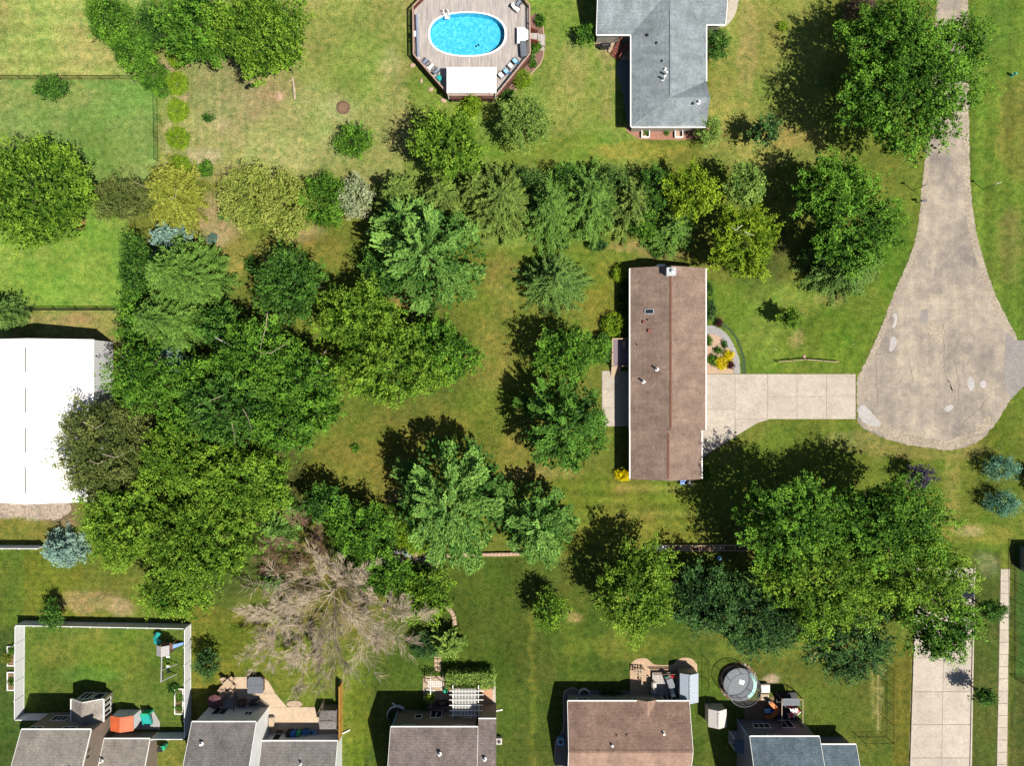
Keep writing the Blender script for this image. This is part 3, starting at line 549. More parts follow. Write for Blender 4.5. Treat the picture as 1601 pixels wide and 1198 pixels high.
def zr(v, e, ev, rh, r):     # height of the slope at coordinate v between eave e and ridge r
    return ev + (rh - ev) * (v - e) / (r - e)
def vent_pipe(par, px, py, z, r=.09, h=.55, mat=None, name='vent_pipe'):
    x, y, _ = P(px, py, z); mb = MB(); mb.cyl((x, y, z - .1), r, h + .1, 10); mb.cyl((x, y, z - .03), r * 2.0, .09, 10, r2=r * 1.05); mb.build(name, mat or M_white, par)
def box_vent(par, px, py, z, mat, s=.32):
    x, y, _ = P(px, py, z); mb = MB(); mb.cbox((x, y, z - .05), s, s, .2); mb.cbox((x, y, z + .15), s * 1.3, s * 1.3, .05); mb.build('roof_vent', mat, par)
def win_n(root, gx0, gx1, gy_, z0, z1, panes=2, name='window', mat=None, door=False):
    """window in a north-facing wall at ground-unit y = gy_ (outside is +y)"""
    x0 = (gx0 - 800.5) / SX; x1 = (gx1 - 800.5) / SX; y = (599 - gy_) / SX; f = .08
    mb = MB(); mb.box(x0, x1, y, y + .06, z0, z0 + f); mb.box(x0, x1, y, y + .06, z1 - f, z1); mb.box(x0, x0 + f, y, y + .06, z0 + f, z1 - f); mb.box(x1 - f, x1, y, y + .06, z0 + f, z1 - f)
    w_ = (x1 - x0 - 2 * f) / panes
    for i in range(1, panes): mb.box(x0 + f + w_ * i - .03, x0 + f + w_ * i + .03, y, y + .06, z0 + f, z1 - f)
    fr = mb.build(name, mat or M_white, root)
    for i in range(panes):
        a_ = MB(); a_.box(x0 + f + w_ * i + (.03 if i else 0), x0 + f + w_ * (i + 1) - (.03 if i < panes - 1 else 0), y + .005, y + .03, z0 + f, z1 - f); a_.build('pane', M_glass, fr)
def win_x(root, gx_, gy0, gy1, z0, z1, sgn, panes=2, mat=None):
    y0 = (599 - gy1) / SX; y1 = (599 - gy0) / SX; x = (gx_ - 800.5) / SX; f = .08; a0, a1 = (x, x + .06) if sgn > 0 else (x - .06, x)
    mb = MB(); mb.box(a0, a1, y0, y1, z0, z0 + f); mb.box(a0, a1, y0, y1, z1 - f, z1); mb.box(a0, a1, y0, y0 + f, z0 + f, z1 - f); mb.box(a0, a1, y1 - f, y1, z0 + f, z1 - f)
    w_ = (y1 - y0 - 2 * f) / panes
    for i in range(1, panes): mb.box(a0, a1, y0 + f + w_ * i - .03, y0 + f + w_ * i + .03, z0 + f, z1 - f)
    fr = mb.build('window', mat or M_white, root); c0, c1 = (x + .005, x + .03) if sgn > 0 else (x - .03, x - .005)
    for i in range(panes):
        a_ = MB(); a_.box(c0, c1, y0 + f + w_ * i + (.03 if i else 0), y0 + f + w_ * (i + 1) - (.03 if i < panes - 1 else 0), z0 + f, z1 - f); a_.build('pane', M_glass, fr)
def downspout(root, p, q, mat=M_white):
    mb = MB(); mb.bar(p, q, .09, .09); mb.build('downspout', mat, root)
def X_(g): return (g - 800.5) / SX
def Y_(g): return (599 - g) / SX
def corner_trim(root, gx_, gy_, z1, mat=M_white):
    mb = MB(); mb.box(X_(gx_) - .07, X_(gx_) + .07, Y_(gy_) - .07, Y_(gy_) + .07, 0, z1); mb.build('corner_trim', mat, root)

# ---- brown ranch house in the middle
ev, rh = 3.0, 4.7
bx0, bx1 = P(985.3, 0, ev)[0], P(1103.3, 0, ev)[0]; by1 = P(0, 419.5, ev)[1]; byS = P(0, 672.3, ev)[1]; by0 = P(0, 749, ev)[1]
hb = thing('house', ((bx0 + bx1) / 2, (by0 + by1) / 2, 0), 'long single-storey house with brown shingle roof, white chimney and concrete driveway', 'house')
r1 = gable(hb, bx0, bx1, byS, by1, ev, rh, 'y', M_brown, M_wbrick, ov=(.45, .45, .1, .35), capm=plain('dark brown ridge vent', A(140, 98, 78), .8, .15), rake=M_brown)
bx2 = P(1097, 0, ev)[0]
r2 = gable(hb, bx0 + .02, bx2, by0, byS - .01, ev, rh - .07, 'y', M_brown, M_wbrick, ov=(.45, .45, .35, .1), capm=MATS['dark brown ridge vent'], ridge=P(1045, 0, 4.6)[0], rake=M_brown)
ctr = (bx0 + bx1) / 2
# chimney
cx_, cy_, _ = P(1049, 425, 5.3); mb = MB(); mb.box(cx_ - .5, cx_ + .5, cy_ - .42, cy_ + .42, 3.5, 5.5); ch = mb.build('chimney', M_wwhite, r1)
mb = MB(); mb.box(cx_ - .58, cx_ + .58, cy_ - .5, cy_ + .5, 5.5, 5.58); mb.cyl((cx_ + .1, cy_ + .05, 5.58), .16, .3, 12); mb.cyl((cx_ + .1, cy_ + .05, 5.9), .25, .05, 12, r2=.1); mb.build('flue_cap', M_metal, r1)
mb = MB(); mb.box(X_(1019), X_(1031), by1 - .34, by1 + .45, 0, 3.4); mb.build('chimney_chase', M_wwhite, hb)
mb = MB(); mb.box(X_(989), X_(995), by1 - .3, by1 + .5, 0, .35); mb.build('window_well', M_metal, hb)
# skylight and roof fittings
x, y, z = P(1015, 487, 3.0 + 1.7 * .52); mb = MB()
def west_z(x): return ev + (rh - ev) * (x - bx0) / (ctr - bx0)
for a0, a1, c0, c1 in ((x - .55, x + .55, y - .32, y - .24), (x - .55, x + .55, y + .24, y + .32), (x - .55, x - .45, y - .24, y + .24), (x + .45, x + .55, y - .24, y + .24)):
    mb.slab([(a0, c0, west_z(a0) + .14), (a1, c0, west_z(a1) + .14), (a1, c1, west_z(a1) + .14), (a0, c1, west_z(a0) + .14)], .18)
sk = mb.build('skylight', M_metal, hb); mb = MB(); mb.slab([(x - .45, y - .24, west_z(x - .45) + .1), (x + .45, y - .24, west_z(x + .45) + .1), (x + .45, y + .24, west_z(x + .45) + .1), (x - .45, y + .24, west_z(x - .45) + .1)], .03)
mb.build('pane', M_glass, sk)
for px, py, mt in ((1007, 504, M_cedar), (1015, 517.5, M_cedar)): box_vent(r1, px, py, west_z(P(px, 0, 3.8)[0]), mt, .3)
for px, py in ((1012.5, 500), (996, 539)): vent_pipe(r1, px, py, west_z(P(px, 0, 3.8)[0]), .07, .25, M_dark)
for px, py in ((1027, 577.5), (1006, 597)): vent_pipe(r1, px, py, west_z(P(px, 0, 4.2)[0]) + .1, .12, .85)
for gy0, gy1 in ((440, 452), (470, 482), (545, 557), (600, 612), (690, 700)): win_x(hb, (bx0 + .45) * SX + 800.5, gy0, gy1, 1.0, 2.3, -1)
for gy0, gy1 in ((450, 466), (490, 500), (530, 545)): win_x(hb, (bx1 - .45) * SX + 800.5, gy0, gy1, 1.0, 2.3, 1)
mb = MB(); mb.box(bx1 - .44, bx1 - .40, Y_(640), Y_(596), .1, 2.4)
gd = mb.build('garage_door', M_white, hb)
# raised deck on the west side
dk = thing('deck', (X_(969), Y_(556), 0), 'small raised wooden deck with white railing behind the brown roofed house', 'deck')
zt = .75; x0, x1, y0, y1 = X_(955), X_(983.5), Y_(573), Y_(531); k = 0; mb = MB(); yy = y0
xx = x0
while xx < x1 - .02:
    mb.box(xx, min(xx + .14, x1), y0, y1, zt - .04, zt); xx += .15
tag(mb.build('deck_boards', plain('purple grey deck wood', A(150, 132, 140), .7, .2, 4), dk), kind='stuff')
for a_, b_, c_, d_ in ((x0, x0, y0, y1), (x0, x1, y1, y1), (X_(970), x1, y0, y0)):
    mb = MB(); mb.bar((a_, c_, zt + .95), (b_, d_, zt + .95), .14, .06); mb.bar((a_, c_, zt + .15), (b_, d_, zt + .15), .06, .06)
    L = math.hypot(b_ - a_, d_ - c_); n = int(L / .16)
    for i in range(n + 1):
        u = i / max(1, n); mb.box(a_ + (b_ - a_) * u - .02, a_ + (b_ - a_) * u + .02, c_ + (d_ - c_) * u - .02, c_ + (d_ - c_) * u + .02, zt, zt + .95)
    mb.build('railing', M_tanw, dk)
for xx, yy in ((x0, y0), (x0, y1), (x1, y1), (x1, y0), (X_(970), y0), (x0, (y0 + y1) / 2)):
    mb = MB(); mb.box(xx - .05, xx + .05, yy - .05, yy + .05, 0, zt + 1.05); mb.build('post', M_tanw, dk)
for i in range(5):
    mb = MB(); mb.box(x0, X_(969.5), y0 - .28 * i - .28, y0 - .28 * i + .01, zt - .13 * (i + 1) - .05, zt - .13 * (i + 1)); mb.build('step', M_tanw, dk)
def bench_plain(px, py, label, w_=1.2, rot=0, mat=M_tanw, z=0):
    r = thing('bench', (P(px, py, .5)[0], P(px, py, .5)[1], z), label, 'bench'); x, y = r.location[0], r.location[1]
    mb = MB(); mb.cbox((x, y, z + .42), .4, w_, .05, rot); mb.build('seat', mat, r)
    for s_ in (-1, 1): mb = MB(); mb.cbox((x - sin(rot) * s_ * w_ * .4, y + cos(rot) * s_ * w_ * .4, z), .34, .06, .42, rot); mb.build('leg', mat, r)
bench_plain(974, 539, 'narrow tan bench standing on the purple grey deck', .9, 0, M_tanw, zt)

# ---- grey house top right
ev, rh = 3.0, 4.7
def q(px, py, h): return P(px, py, h)
hg = thing('house', (*P(1045, 100, 0)[:2], 0), 'L-shaped ranch house with grey shingle roof at the upper edge of the picture', 'house')
gxw, gxe = P(987, 0, ev)[0], P(1104, 0, ev)[0]; rx = P(1048.5, 0, rh)[0]; top = P(0, -60, ev)[1]
gs = P(0, 197.5, ev)[1]; gr_y = P(0, 152, rh)[1]; gd_y = P(0, 126, ev)[1]
mb = MB(); T = .16; e = (rx, gr_y, rh)
mb.slab([(gxw, gs, ev), e, (rx, top, rh), (gxw, top, ev)], T); ro = mb.build('roof', M_grey, hg, )
mb = MB(); mb.slab([e, (gxe, gd_y, ev), (gxe, top, ev), (rx, top, rh)], T); mb.build('roof', M_grey, hg)
gp = (gxe + .02, gr_y, rh); mb = MB(); mb.slab([(gxw, gs, ev), (gxe, gs, ev), gp, e], T); mb.build('roof', M_greyB, hg)
mb = MB(); mb.slab([e, gp, (gxe + .01, gd_y, ev)], T); mb.build('roof', M_greyB, hg)
mb = MB(); mb.box(rx - .12, rx + .12, gr_y + .5, P(0, 15, rh)[1], rh - .05, rh + .06); mb.build('ridge_cap', M_grey, ro)
mb = MB(); mb.bar((gxw - .07, gs, ev - .07), (gxw - .07, P(0, 54, ev)[1], ev - .07), .13, .12); mb.build('gutter', M_white, ro)
mb = MB(); mb.bar((gxw, gs - .07, ev - .07), (gxe, gs - .07, ev - .07), .13, .12); mb.build('gutter', M_white, ro)
mb = MB(); mb.bar((gxe + .07, gd_y, ev - .07), (gxe + .07, P(0, 38, ev)[1], ev - .07), .13, .12); mb.build('gutter', M_white, ro)
mb = MB(); mb.box(gxw + .4, gxe - .3, gs + .4, top - 1, 0, ev - T - .05); mb.build('wall', M_wbrick, hg)
ga = gable(hg, P(932.5, 0, ev)[0], rx + .2, P(0, 53.3, ev)[1], P(0, -63, ev)[1], ev, 4.66, 'x', M_greyB, M_wbrick, ov=(.3, 0, .35, .3))
gb = gable(hg, rx - .2, P(1134, 0, ev)[0], P(0, 37.3, ev)[1], P(0, -63, ev)[1], ev, 4.5, 'x', M_greyB, M_wbrick, ov=(0, .3, .35, .3))
for px, py, z in ((997, 10, 3.5), (1012, 54, 3.8), (1026.5, 66.5, 4.1), (1035, 95, 4.3), (1083, 161, 4.4)): vent_pipe(ro, px, py, z, .1, .22, M_dark)
for px, py, z in ((1037, 124, 4.35), (1040.5, 117, 4.45), (1092, 160, 4.4)): vent_pipe(ro, px, py, z, .12, .5 if px > 1050 else .95)
vent_pipe(ro, 1040, 108, 4.5, .1, .3)
for gy0, gy1 in ((80, 92), (120, 140), (165, 180)): win_x(hg, (gxw + .4) * SX + 800.5, gy0, gy1, .8, 2.2, -1)
# deep window wells on the south wall and its bed
sheet('planting_bed', rough(smooth_line([(980, 203), (984, 208), (1000, 217), (1030, 218), (1075, 218), (1095, 214), (1104, 206), (1100, 198), (990, 198)], 4, True), .5, 3), plain('pinkish mulch', A(186, 134, 110), .95, .3, 5), .02, label='pinkish mulch bed along the south wall of the grey roofed house')
for gx0 in (1002, 1054):
    w_ = thing('window_well', (X_(gx0 + 7), Y_(210), 0), 'white window well below the south wall, %s of the two' % ('left' if gx0 < 1020 else 'right'), 'window well')
    a0, a1, c0, c1 = X_(gx0), X_(gx0 + 13), Y_(216), Y_(205)
    for bb in ((a0, a0 + .1, c0, c1), (a1 - .1, a1, c0, c1), (a0 + .1, a1 - .1, c0, c0 + .1)):
        mb = MB(); mb.box(*bb, 0, .45); mb.build('side_panel', M_white, w_)
    mb = MB(); mb.box(a0 + .1, a1 - .45, c0 + .1, c1, 0.05, .25); mb.build('step', M_stone, w_)
# patio corner, grill, stair
sheet('corner_patio', [(931, 62), (985, 60), (985, 92), (972, 94), (945, 78), (931, 70)], M_pav, .03, label='paved corner patio behind the grey roofed house', t=.04)
sheet('planting_bed', rough([(966, 82), (986, 80), (987, 200), (981, 196), (975, 150), (964, 110)], .8, 4), plain('grey river stones', A(120, 130, 130), .9, .5, 6), .02, label='grey stone bed along the west wall of the grey roofed house')
def grill(px, py, rot, label, mat=M_black, cover=True, z=0):
    x, y, _ = P(px, py, 1.0); r = thing('grill', (x, y, z), label, 'grill')
    mb = MB(); ca, sa = cos(rot), sin(rot)
    mb.cbox((x, y, z + .1), 1.15, .55, .75, rot); mb.build('cabinet', mat, r)
    mb = MB(); pts = [(-.38, -.24, .86), (.38, -.24, .86), (.38, .24, .86), (-.38, .24, .86)]
    n = 0; ring_ = []
    for k in range(7):
        a_ = pi * k / 6; ring_.append((-.27 * cos(a_), .86 + .26 * sin(a_)))
    for (a0, z0), (a1, z1) in zip(ring_, ring_[1:]):
        quad = [(-.42, a0, z0), (.42, a0, z0), (.42, a1, z1), (-.42, a1, z1)]
        mb.poly([(x + u * ca - v * sa, y + u * sa + v * ca, z + zz_) for u, v, zz_ in quad])
    for s_ in (-.42, .42):
        mb.poly([(x + s_ * ca - v * sa, y + s_ * sa + v * ca, z + zz_) for v, zz_ in ring_])
    mb.build('lid', mat, r)
    for s_ in (-1, 1): mb = MB(); mb.cbox((x + s_ * .62 * ca, y + s_ * .62 * sa, z + .78), .3, .5, .04, rot); mb.build('side_shelf', mat, r)
    for sx_ in (-1, 1):
        for sy_ in (-1, 1): mb = MB(); mb.cbox((x + sx_ * .48 * ca - sy_ * .2 * sa, y + sx_ * .48 * sa + sy_ * .2 * ca, z), .07, .07, .1, rot); mb.build('leg', M_dark, r)
    return r
grill(946, 69, 0.05, 'black covered grill on the corner patio of the grey roofed house')
stt = thing('stairs', (*P(963, 82, 0)[:2], 0), 'red cedar stairs going up to the door of the grey roofed house', 'stairs')
ang = RAD(50); d_ = np.array((cos(ang), sin(ang))); n_ = np.array((-sin(ang), cos(ang)))
b0 = np.array(P(961, 89, 0)[:2])
for i in range(6):
    c = b0 + d_ * .3 * i + n_ * -.0; mb = MB(); mb.cbox((c[0], c[1], .15 + .14 * i), .27, 1.15, .04, ang); mb.build('step', M_cedar, stt)
for s_ in (-1, 1):
    p0 = b0 + n_ * s_ * .6; p1 = p0 + d_ * 1.75; mb = MB(); mb.bar((p0[0], p0[1], 1.1), (p1[0], p1[1], 1.95), .12, .06); mb.build('handrail', M_cedar, stt)
    mb = MB(); mb.bar((p0[0], p0[1], .1), (p1[0], p1[1], .95), .05, .22); mb.build('stringer', M_cedar, stt)
    for pp, z0 in ((p0, 1.1), (p1, 1.95)): mb = MB(); mb.cbox((pp[0], pp[1], 0), .1, .1, z0, ang); mb.build('post', M_cedar, stt)
sheet('garden_path', smooth_line([(1128, 42), (1138, 38), (1150, 20), (1156, -10), (1158, -40)], 5) + [(1146, -40), (1143, -10), (1136, 12), (1128, 22), (1120, 30), (1110, 42)], M_slab, .04, t=.05, label='curved concrete walk east of the grey roofed house')

# ---- barn on the left
ev, rh = 4.4, 6.4
ax0, ax1 = X_(8), X_(177.5); ay1, ay0 = Y_(534), Y_(776)
barn = thing('barn', ((ax0 + ax1) / 2, (ay0 + ay1) / 2, 0), 'long white metal barn with ribbed walls at the left edge', 'barn')
M_barn = plain('white enamelled metal', (0.80, 0.80, 0.80, 1), .45, .03)
br_ = gable(barn, ax0, ax1, ay0, ay1, ev, rh, 'y', M_barn, M_vinyl, ov=(.06, .06, .06, .06), gut=False, capm=M_barn)
arx = (ax0 + ax1) / 2
mb = MB(); n = int((ay1 - ay0) / .3)
for i in range(n + 1):
    yy = ay0 + .02 + (ay1 - ay0 - .06) * i / n; mb.slab([(arx + .2, yy, rh + .018 - .2 * (rh - ev) / (ax1 - arx)), (ax1, yy, ev + .018), (ax1, yy + .03, ev + .018), (arx + .2, yy + .03, rh + .018 - .2 * (rh - ev) / (ax1 - arx))], .02)
    mb.slab([(ax0, yy, ev + .018), (arx - .2, yy, rh + .018 - .2 * (rh - ev) / (ax1 - arx)), (arx - .2, yy + .03, rh + .018 - .2 * (rh - ev) / (ax1 - arx)), (ax0, yy + .03, ev + .018)], .02)
tag(mb.build('roof_ribs', M_barn, barn), kind='stuff')
mb = MB()
for i in range(int((ay1 - ay0) / .3)):
    yy = ay0 + .2 + .3 * i; mb.box(ax1 - .06, ax1 - .02, yy, yy + .07, .05, ev - .2)
tag(mb.build('wall_ribs', M_vinyl, barn), kind='stuff')
for y0_, y1_ in ((543, 583), (606, 646), (669, 709), (732, 772)):
    a_, b_ = P(40, y0_, rh)[1], P(40, y1_, rh)[1]; mb = MB(); mb.box(arx - .2, arx + .2, b_, a_, rh + .04, rh + .16); rv = mb.build('ridge_vent', M_barn, barn)
    mb = MB(); mb.box(arx - .02, arx + .10, b_ + .05, a_ - .05, rh + .155, rh + .2); mb.build('slot', M_dark, rv)

# ---- two-storey houses along the lower edge
# house 1 (beige roofs, left)
ev = 5.4
h1 = thing('house', (X_(150), Y_(1180), 0), 'two-storey beige roofed house inside the white fence, lower left corner', 'house')
x0, x1 = P(33.5, 0, ev)[0], P(142, 0, ev)[0]; y1 = P(0, 1142, ev)[1]; y0 = y1 - 10.4
ra = gable(h1, x0, x1, y0, y1, ev, 8.0, 'x', M_beige, M_wtan, ov=(.06, .06, .35, .35))
wy = (599 - (y1 - .35) * SX)
win_n(h1, 95, 118, wy, 1.0, 2.3, 3); win_n(h1, 80, 100, wy, 3.9, 5.0, 2); win_n(h1, 130, 150, wy, 3.9, 5.0, 2)
ev2 = 2.65; xa, xb = P(142, 0, ev)[0] + .06, P(234, 0, ev2)[0]; yb = P(0, 1156.5, ev2)[1]
rb = gable(h1, xa, xb, yb - 9, yb, ev2, 4.7, 'x', M_beige, M_wtan, ov=(0, .3, .35, .35))
vent_pipe(rb, 159, 1191, 3.9, .1, .4); vent_pipe(ra, 138, 1184, 6.6, .08, .3, M_dark); vent_pipe(ra, 110, 1197, 6.9, .1, .3, M_dark)
xs0, xs1 = P(111.5, 0, 2.6)[0], P(161, 0, 2.6)[0]; ys1 = P(0, 1094, 2.6)[1]; ys0 = y1 - .34
rs = gable(h1, xs0, xs1, ys0, ys1, 2.6, 3.7, 'y', M_beigeN, M_wtan, ov=(.2, .2, 0, .2))
for gy0 in (1086, 1094.5, 1103): win_x(h1, (xs1 - .2) * SX + 800.5, gy0, gy0 + 7, .5, 2.1, 1, 1)
win_n(h1, 137, 152, 599 - (ys1 - .2) * SX, .3, 2.2, 2); win_n(h1, 157, 172, 599 - (ys1 - .2) * SX, .5, 2.1, 1)
# house 2
ev = 5.0
h2 = thing('house', (X_(420), Y_(1170), 0), 'two-storey house with bright white east wall and brown-grey roof beside the yellow fence', 'house')
x0, x1 = P(300, 0, ev)[0], P(400, 0, ev)[0]; y1 = P(0, 1130, ev)[1]
ra = gable(h2, x0, x1, y1 - 9.4, y1, ev, 7.6, 'x', M_wood, M_wwhite, ov=(.05, .05, .35, .35))
wy = 599 - (y1 - .35) * SX
win_n(h2, 340, 362, wy, .3, 2.3, 2); win_n(h2, 391, 403, wy, 1.4, 2.4, 2); win_n(h2, 333, 352, wy, 3.7, 4.7, 2); win_n(h2, 382, 402, wy, 3.7, 4.7, 2)
downspout(h2, (x1 - .0, y1 - .25, 0), (x1 - .0, y1 - .25, 4.8))
ev2 = 2.7; xb = P(527.5, 0, ev2)[0]; yb = P(0, 1160, ev2)[1]
rb = gable(h2, x1 - .03, xb, yb - 8, yb, ev2, 4.4, 'x', M_wood, M_wwhite, ov=(0, .05, .35, .35))
win_n(h2, 431, 443, 599 - (yb - .35) * SX, .15, 2.2, 1, name='back_door')
mb = MB(); mb.box(X_(432), X_(443), Y_(1148.5) + .05, Y_(1141.5), .1, .14); mb.build('door_mat', M_mulch, h2)
vent_pipe(ra, 315, 1164, 6.3, .12, .35); vent_pipe(rb, 470, 1196, 4.0, .08, .3)
mb = MB(); mb.bar((xb - .05, yb - .3, .25), (xb + 1.0, yb + .2, .12), .12, .08); mb.build('downspout', M_white, h2)
# house 3
ev = 5.4
h3 = thing('house', (X_(705), Y_(1180), 0), 'two-storey speckled brown roofed house behind the white pergola', 'house')
x0, x1 = P(611, 0, ev)[0], P(747, 0, ev)[0]; y1 = P(0, 1138, ev)[1]
M_speck = shingle('speckled brown shingles', A(140, 128, 124), A(166, 148, 134), False)
ra = gable(h3, x0, x1, y1 - 9.6, y1, ev, 8.0, 'x', M_speck, M_wtan, ov=(.06, .3, .3, .3))
wy = 599 - (y1 - .3) * SX
win_n(h3, 652, 663, wy, 1.4, 2.5, 1); win_n(h3, 675, 693, wy, .3, 2.3, 2); win_n(h3, 722, 738, wy, .3, 2.3, 3); win_n(h3, 636, 656, wy, 4.2, 5.1, 2); win_n(h3, 712, 730, wy, 4.2, 5.1, 2)
yb = P(0, 1122.5, 4.5)[1]; slope = (8.0 - 5.4) / 4.8
mb = MB(); xr0, xr1 = P(747.5, 0, ev)[0] + .02, P(775.5, 0, ev)[0]
mb.slab([(xr0, y1 - 4.8, 8.0), (xr1, y1 - 4.8, 8.0), (xr1, yb, 8.0 - slope * (yb - y1 + 4.8)), (xr0, yb, 8.0 - slope * (yb - y1 + 4.8))], .16); rc = mb.build('roof', M_speck, h3)
zb = 8.0 - slope * (yb - y1 + 4.8)
mb = MB(); mb.box(xr0 + .02, xr1 - .06, y1 - 9.2, yb - .3, 0, zb - .2); mb.build('wall', M_wtan, h3)
mb = MB(); mb.bar((xr0, yb + .07, zb - .07), (xr1, yb + .07, zb - .07), .12, .12); mb.build('gutter', M_white, rc)
downspout(h3, (x0 + .05, y1 - .22, 0), (x0 + .05, y1 - .22, 5.2), M_lblue)
for px0, py0, px1, py1 in ((613, 1100, 628, 1109), (773, 1113, 786, 1110.5)):
    mb = MB(); a_ = P(px0, py0, .1); b_ = P(px1, py1, .1); mb.bar(a_, b_, .12, .08); mb.build('downspout_leader', M_white, h3)
vent_pipe(ra, 687.5, 1180, 7.0, .12, .35); vent_pipe(ra, 758, 1188, 7.2, .12, .35)
# house 4
ev, rh = 3.05, 4.95
h4 = thing('house', (X_(975), Y_(1150), 0), 'wide single-storey house with reddish brown roof beside the pale metal shed', 'house')
x0, x1 = P(887.5, 0, ev)[0], P(1077.5, 0, ev)[0]; y1 = P(0, 1097.5, ev)[1]; ry = P(0, 1176, rh)[1]
ra = gable(h4, x0, x1, 2 * ry - y1, y1, ev, rh, 'x', M_tan, M_wbrick, ov=(.3, .06, .4, .4), gut=True)
mb = MB(); mb.slab([(x0 + .0, 2 * ry - y1 + .1, ev + .03), (x1, 2 * ry - y1 + .1, ev + .03), (x1, ry - .2, rh - .045), (x0, ry - .2, rh - .045)], .02); mb.build('south_sunlit_layer', M_tan_lit, ra)  # brighter overlay, sun on this slope painted into its shingles
gx0_, gx1_ = P(994.5, 0, ev)[0], P(1027.5, 0, ev)[0]; gm = (gx0_ + gx1_) / 2; yg = P(0, 1094.5, ev)[1]
mb = MB(); mb.slab([(gx0_, yg, ev + .05), (gm, yg, ev + .62), (gm, y1 - 1.75, ev + .62)], .12); mb.slab([(gm + .001, yg, ev + .62), (gx1_, yg, ev + .05), (gm + .001, y1 - 1.75, ev + .62)], .12)
mb.build('gablet', M_tan_lit, ra)
mb = MB(); n = 0; mb.prism([(gx0_ + .2, yg - .06), (gx1_ - .2, yg - .06), (gx1_ - .2, yg - .1), (gx0_ + .2, yg - .1)], 2.2, ev + .04); mb.build('gable_wall', M_wgreen, h4)
mb = MB(); mb.box(P(912, 0, 2)[0], P(912, 0, 2)[0] + .1, 0, .1, 0, .1)
wy = 599 - (y1 - .4) * SX
win_n(h4, 900, 918, wy, 1.2, 2.4, 2); win_n(h4, 986, 997, wy, 1.2, 2.4, 1); win_n(h4, 1033, 1054, wy, .2, 2.3, 3)
for px, py, z in ((964, 1150, 4.3), (979.5, 1150, 4.3)): vent_pipe(ra, px, py, z, .08, .25, M_dark)
for px, py, z in ((957, 1165, 4.6), (1037.5, 1147, 4.2)): vent_pipe(ra, px, py, z, .13, .45)
# house 5
ev = 5.3
h5 = thing('house', (X_(1240), Y_(1180), 0), 'two-storey blue-grey roofed house beside the red playset, lower right', 'house')
x0, x1 = P(1172.5, 0, ev)[0], P(1281, 0, ev)[0]; y1 = P(0, 1153, ev)[1]
M_w5 = siding('lilac grey siding', A(140, 138, 152))
ra = gable(h5, x0, x1, y1 - 9, y1, ev, 7.6, 'x', M_blue, M_w5, ov=(.06, .06, .35, .35))
wy = 599 - (y1 - .35) * SX
win_n(h5, 1170, 1196, wy, 1.2, 2.4, 3); win_n(h5, 1213, 1233, wy, .3, 2.3, 2); win_n(h5, 1182, 1203, wy, 4.0, 5.0, 2)
ev2 = 2.8; xb = P(1338.5, 0, ev2)[0]; yb = P(0, 1165.5, ev2)[1]
rb = gable(h5, x1 - .03, xb, yb - 8, yb, ev2, 4.5, 'x', M_blue, M_w5, ov=(0, .3, .35, .35))
downspout(h5, (x0 + .0, y1 - .25, 0), (x0, y1 - .25, 5.1), M_lblue)
mb = MB(); xw = x0 + .06; ya, yb2 = Y_(1162), Y_(1140); mb.slab([(xw - 1.05, yb2 - .2, 2.4), (xw - 1.05, ya, 2.4), (xw, ya, 2.9), (xw, yb2 - .2, 2.9)], .1); mb.build('porch_roof', plain('dark blue metal', (0.03, 0.06, 0.09, 1), .4, .1), h5)
for yy in (ya + .1, yb2 - .35): mb = MB(); mb.box(xw - 1.0, xw - .9, yy, yy + .1, 0, 2.35); mb.build('post', M_white, h5)
mb = MB(); mb.box(xw - 1.1, xw - .0, ya, yb2 - .2, 0, .3); mb.build('stoop', M_concG, h5)

# ================================================================== FENCES
def panel_fence(pts, h, label, name='fence', mat=M_vinyl, step=2.42, thick=.05, post=.13, cap=True, boards=False, ph=.12, group=None):
    """pts in ground units; panels and posts as parts"""
    a = G(*pts[0]); root = thing(name, (a[0], a[1], 0), label, 'fence', group)
    for (x0, y0), (x1, y1) in zip(pts, pts[1:]):
        p = np.array(G(x0, y0)[:2]); q_ = np.array(G(x1, y1)[:2]); L = np.linalg.norm(q_ - p); n = max(1, round(L / step)); d = (q_ - p) / L; nn = np.array((-d[1], d[0])); an = math.atan2(d[1], d[0])
        for i in range(n):
            s0 = p + d * (L * i / n + post / 2); s1 = p + d * (L * (i + 1) / n - post / 2); c = (s0 + s1) / 2; l_ = np.linalg.norm(s1 - s0)
            mb = MB(); tilt = rnd.uniform(-.01, .01); mb.cbox((c[0], c[1], .05), l_, thick, h - .12, an + tilt); pn = mb.build('panel', mat, root)
            mb = MB(); mb.cbox((c[0], c[1], h - .07), l_, .09, .08, an); mb.build('rail', mat, pn); mb = MB(); mb.cbox((c[0], c[1], .02), l_, .09, .12, an); mb.build('rail', mat, pn)
            if boards:
                mb = MB(); k = int(l_ / .15)
                for j in range(k):
                    e = s0 + d * (l_ * (j + .5) / k) + nn * -.045; mb.cbox((e[0], e[1], .04), .138, .022, h - .04 + rnd.uniform(-.02, .02), an)
                tag(mb.build('board', mat, pn), kind='stuff')
        for i in range(n + 1):
            e = p + d * L * i / n; mb = MB(); mb.cbox((e[0], e[1], 0), post, post, h + .04, an); mb.cbox((e[0], e[1], h + .04), post * 1.25, post * 1.25, .04, an); mb.build('post', mat, root)
    return root
panel_fence([(77, 1116.5), (37.8, 1116.5), (38.8, 971.5), (298.5, 976.4), (298.5, 1146), (249, 1146)], 1.83, 'white vinyl privacy fence enclosing the lower left yard')
panel_fence([(-60, 853), (72, 853.5)], 1.83, 'short run of white vinyl fence at the left edge below the barn')
panel_fence([(535.5, 1066), (535.5, 1147)], 1.83, 'bright yellow pine board fence beside the house with the white east wall', mat=M_timber, boards=True, post=.1)
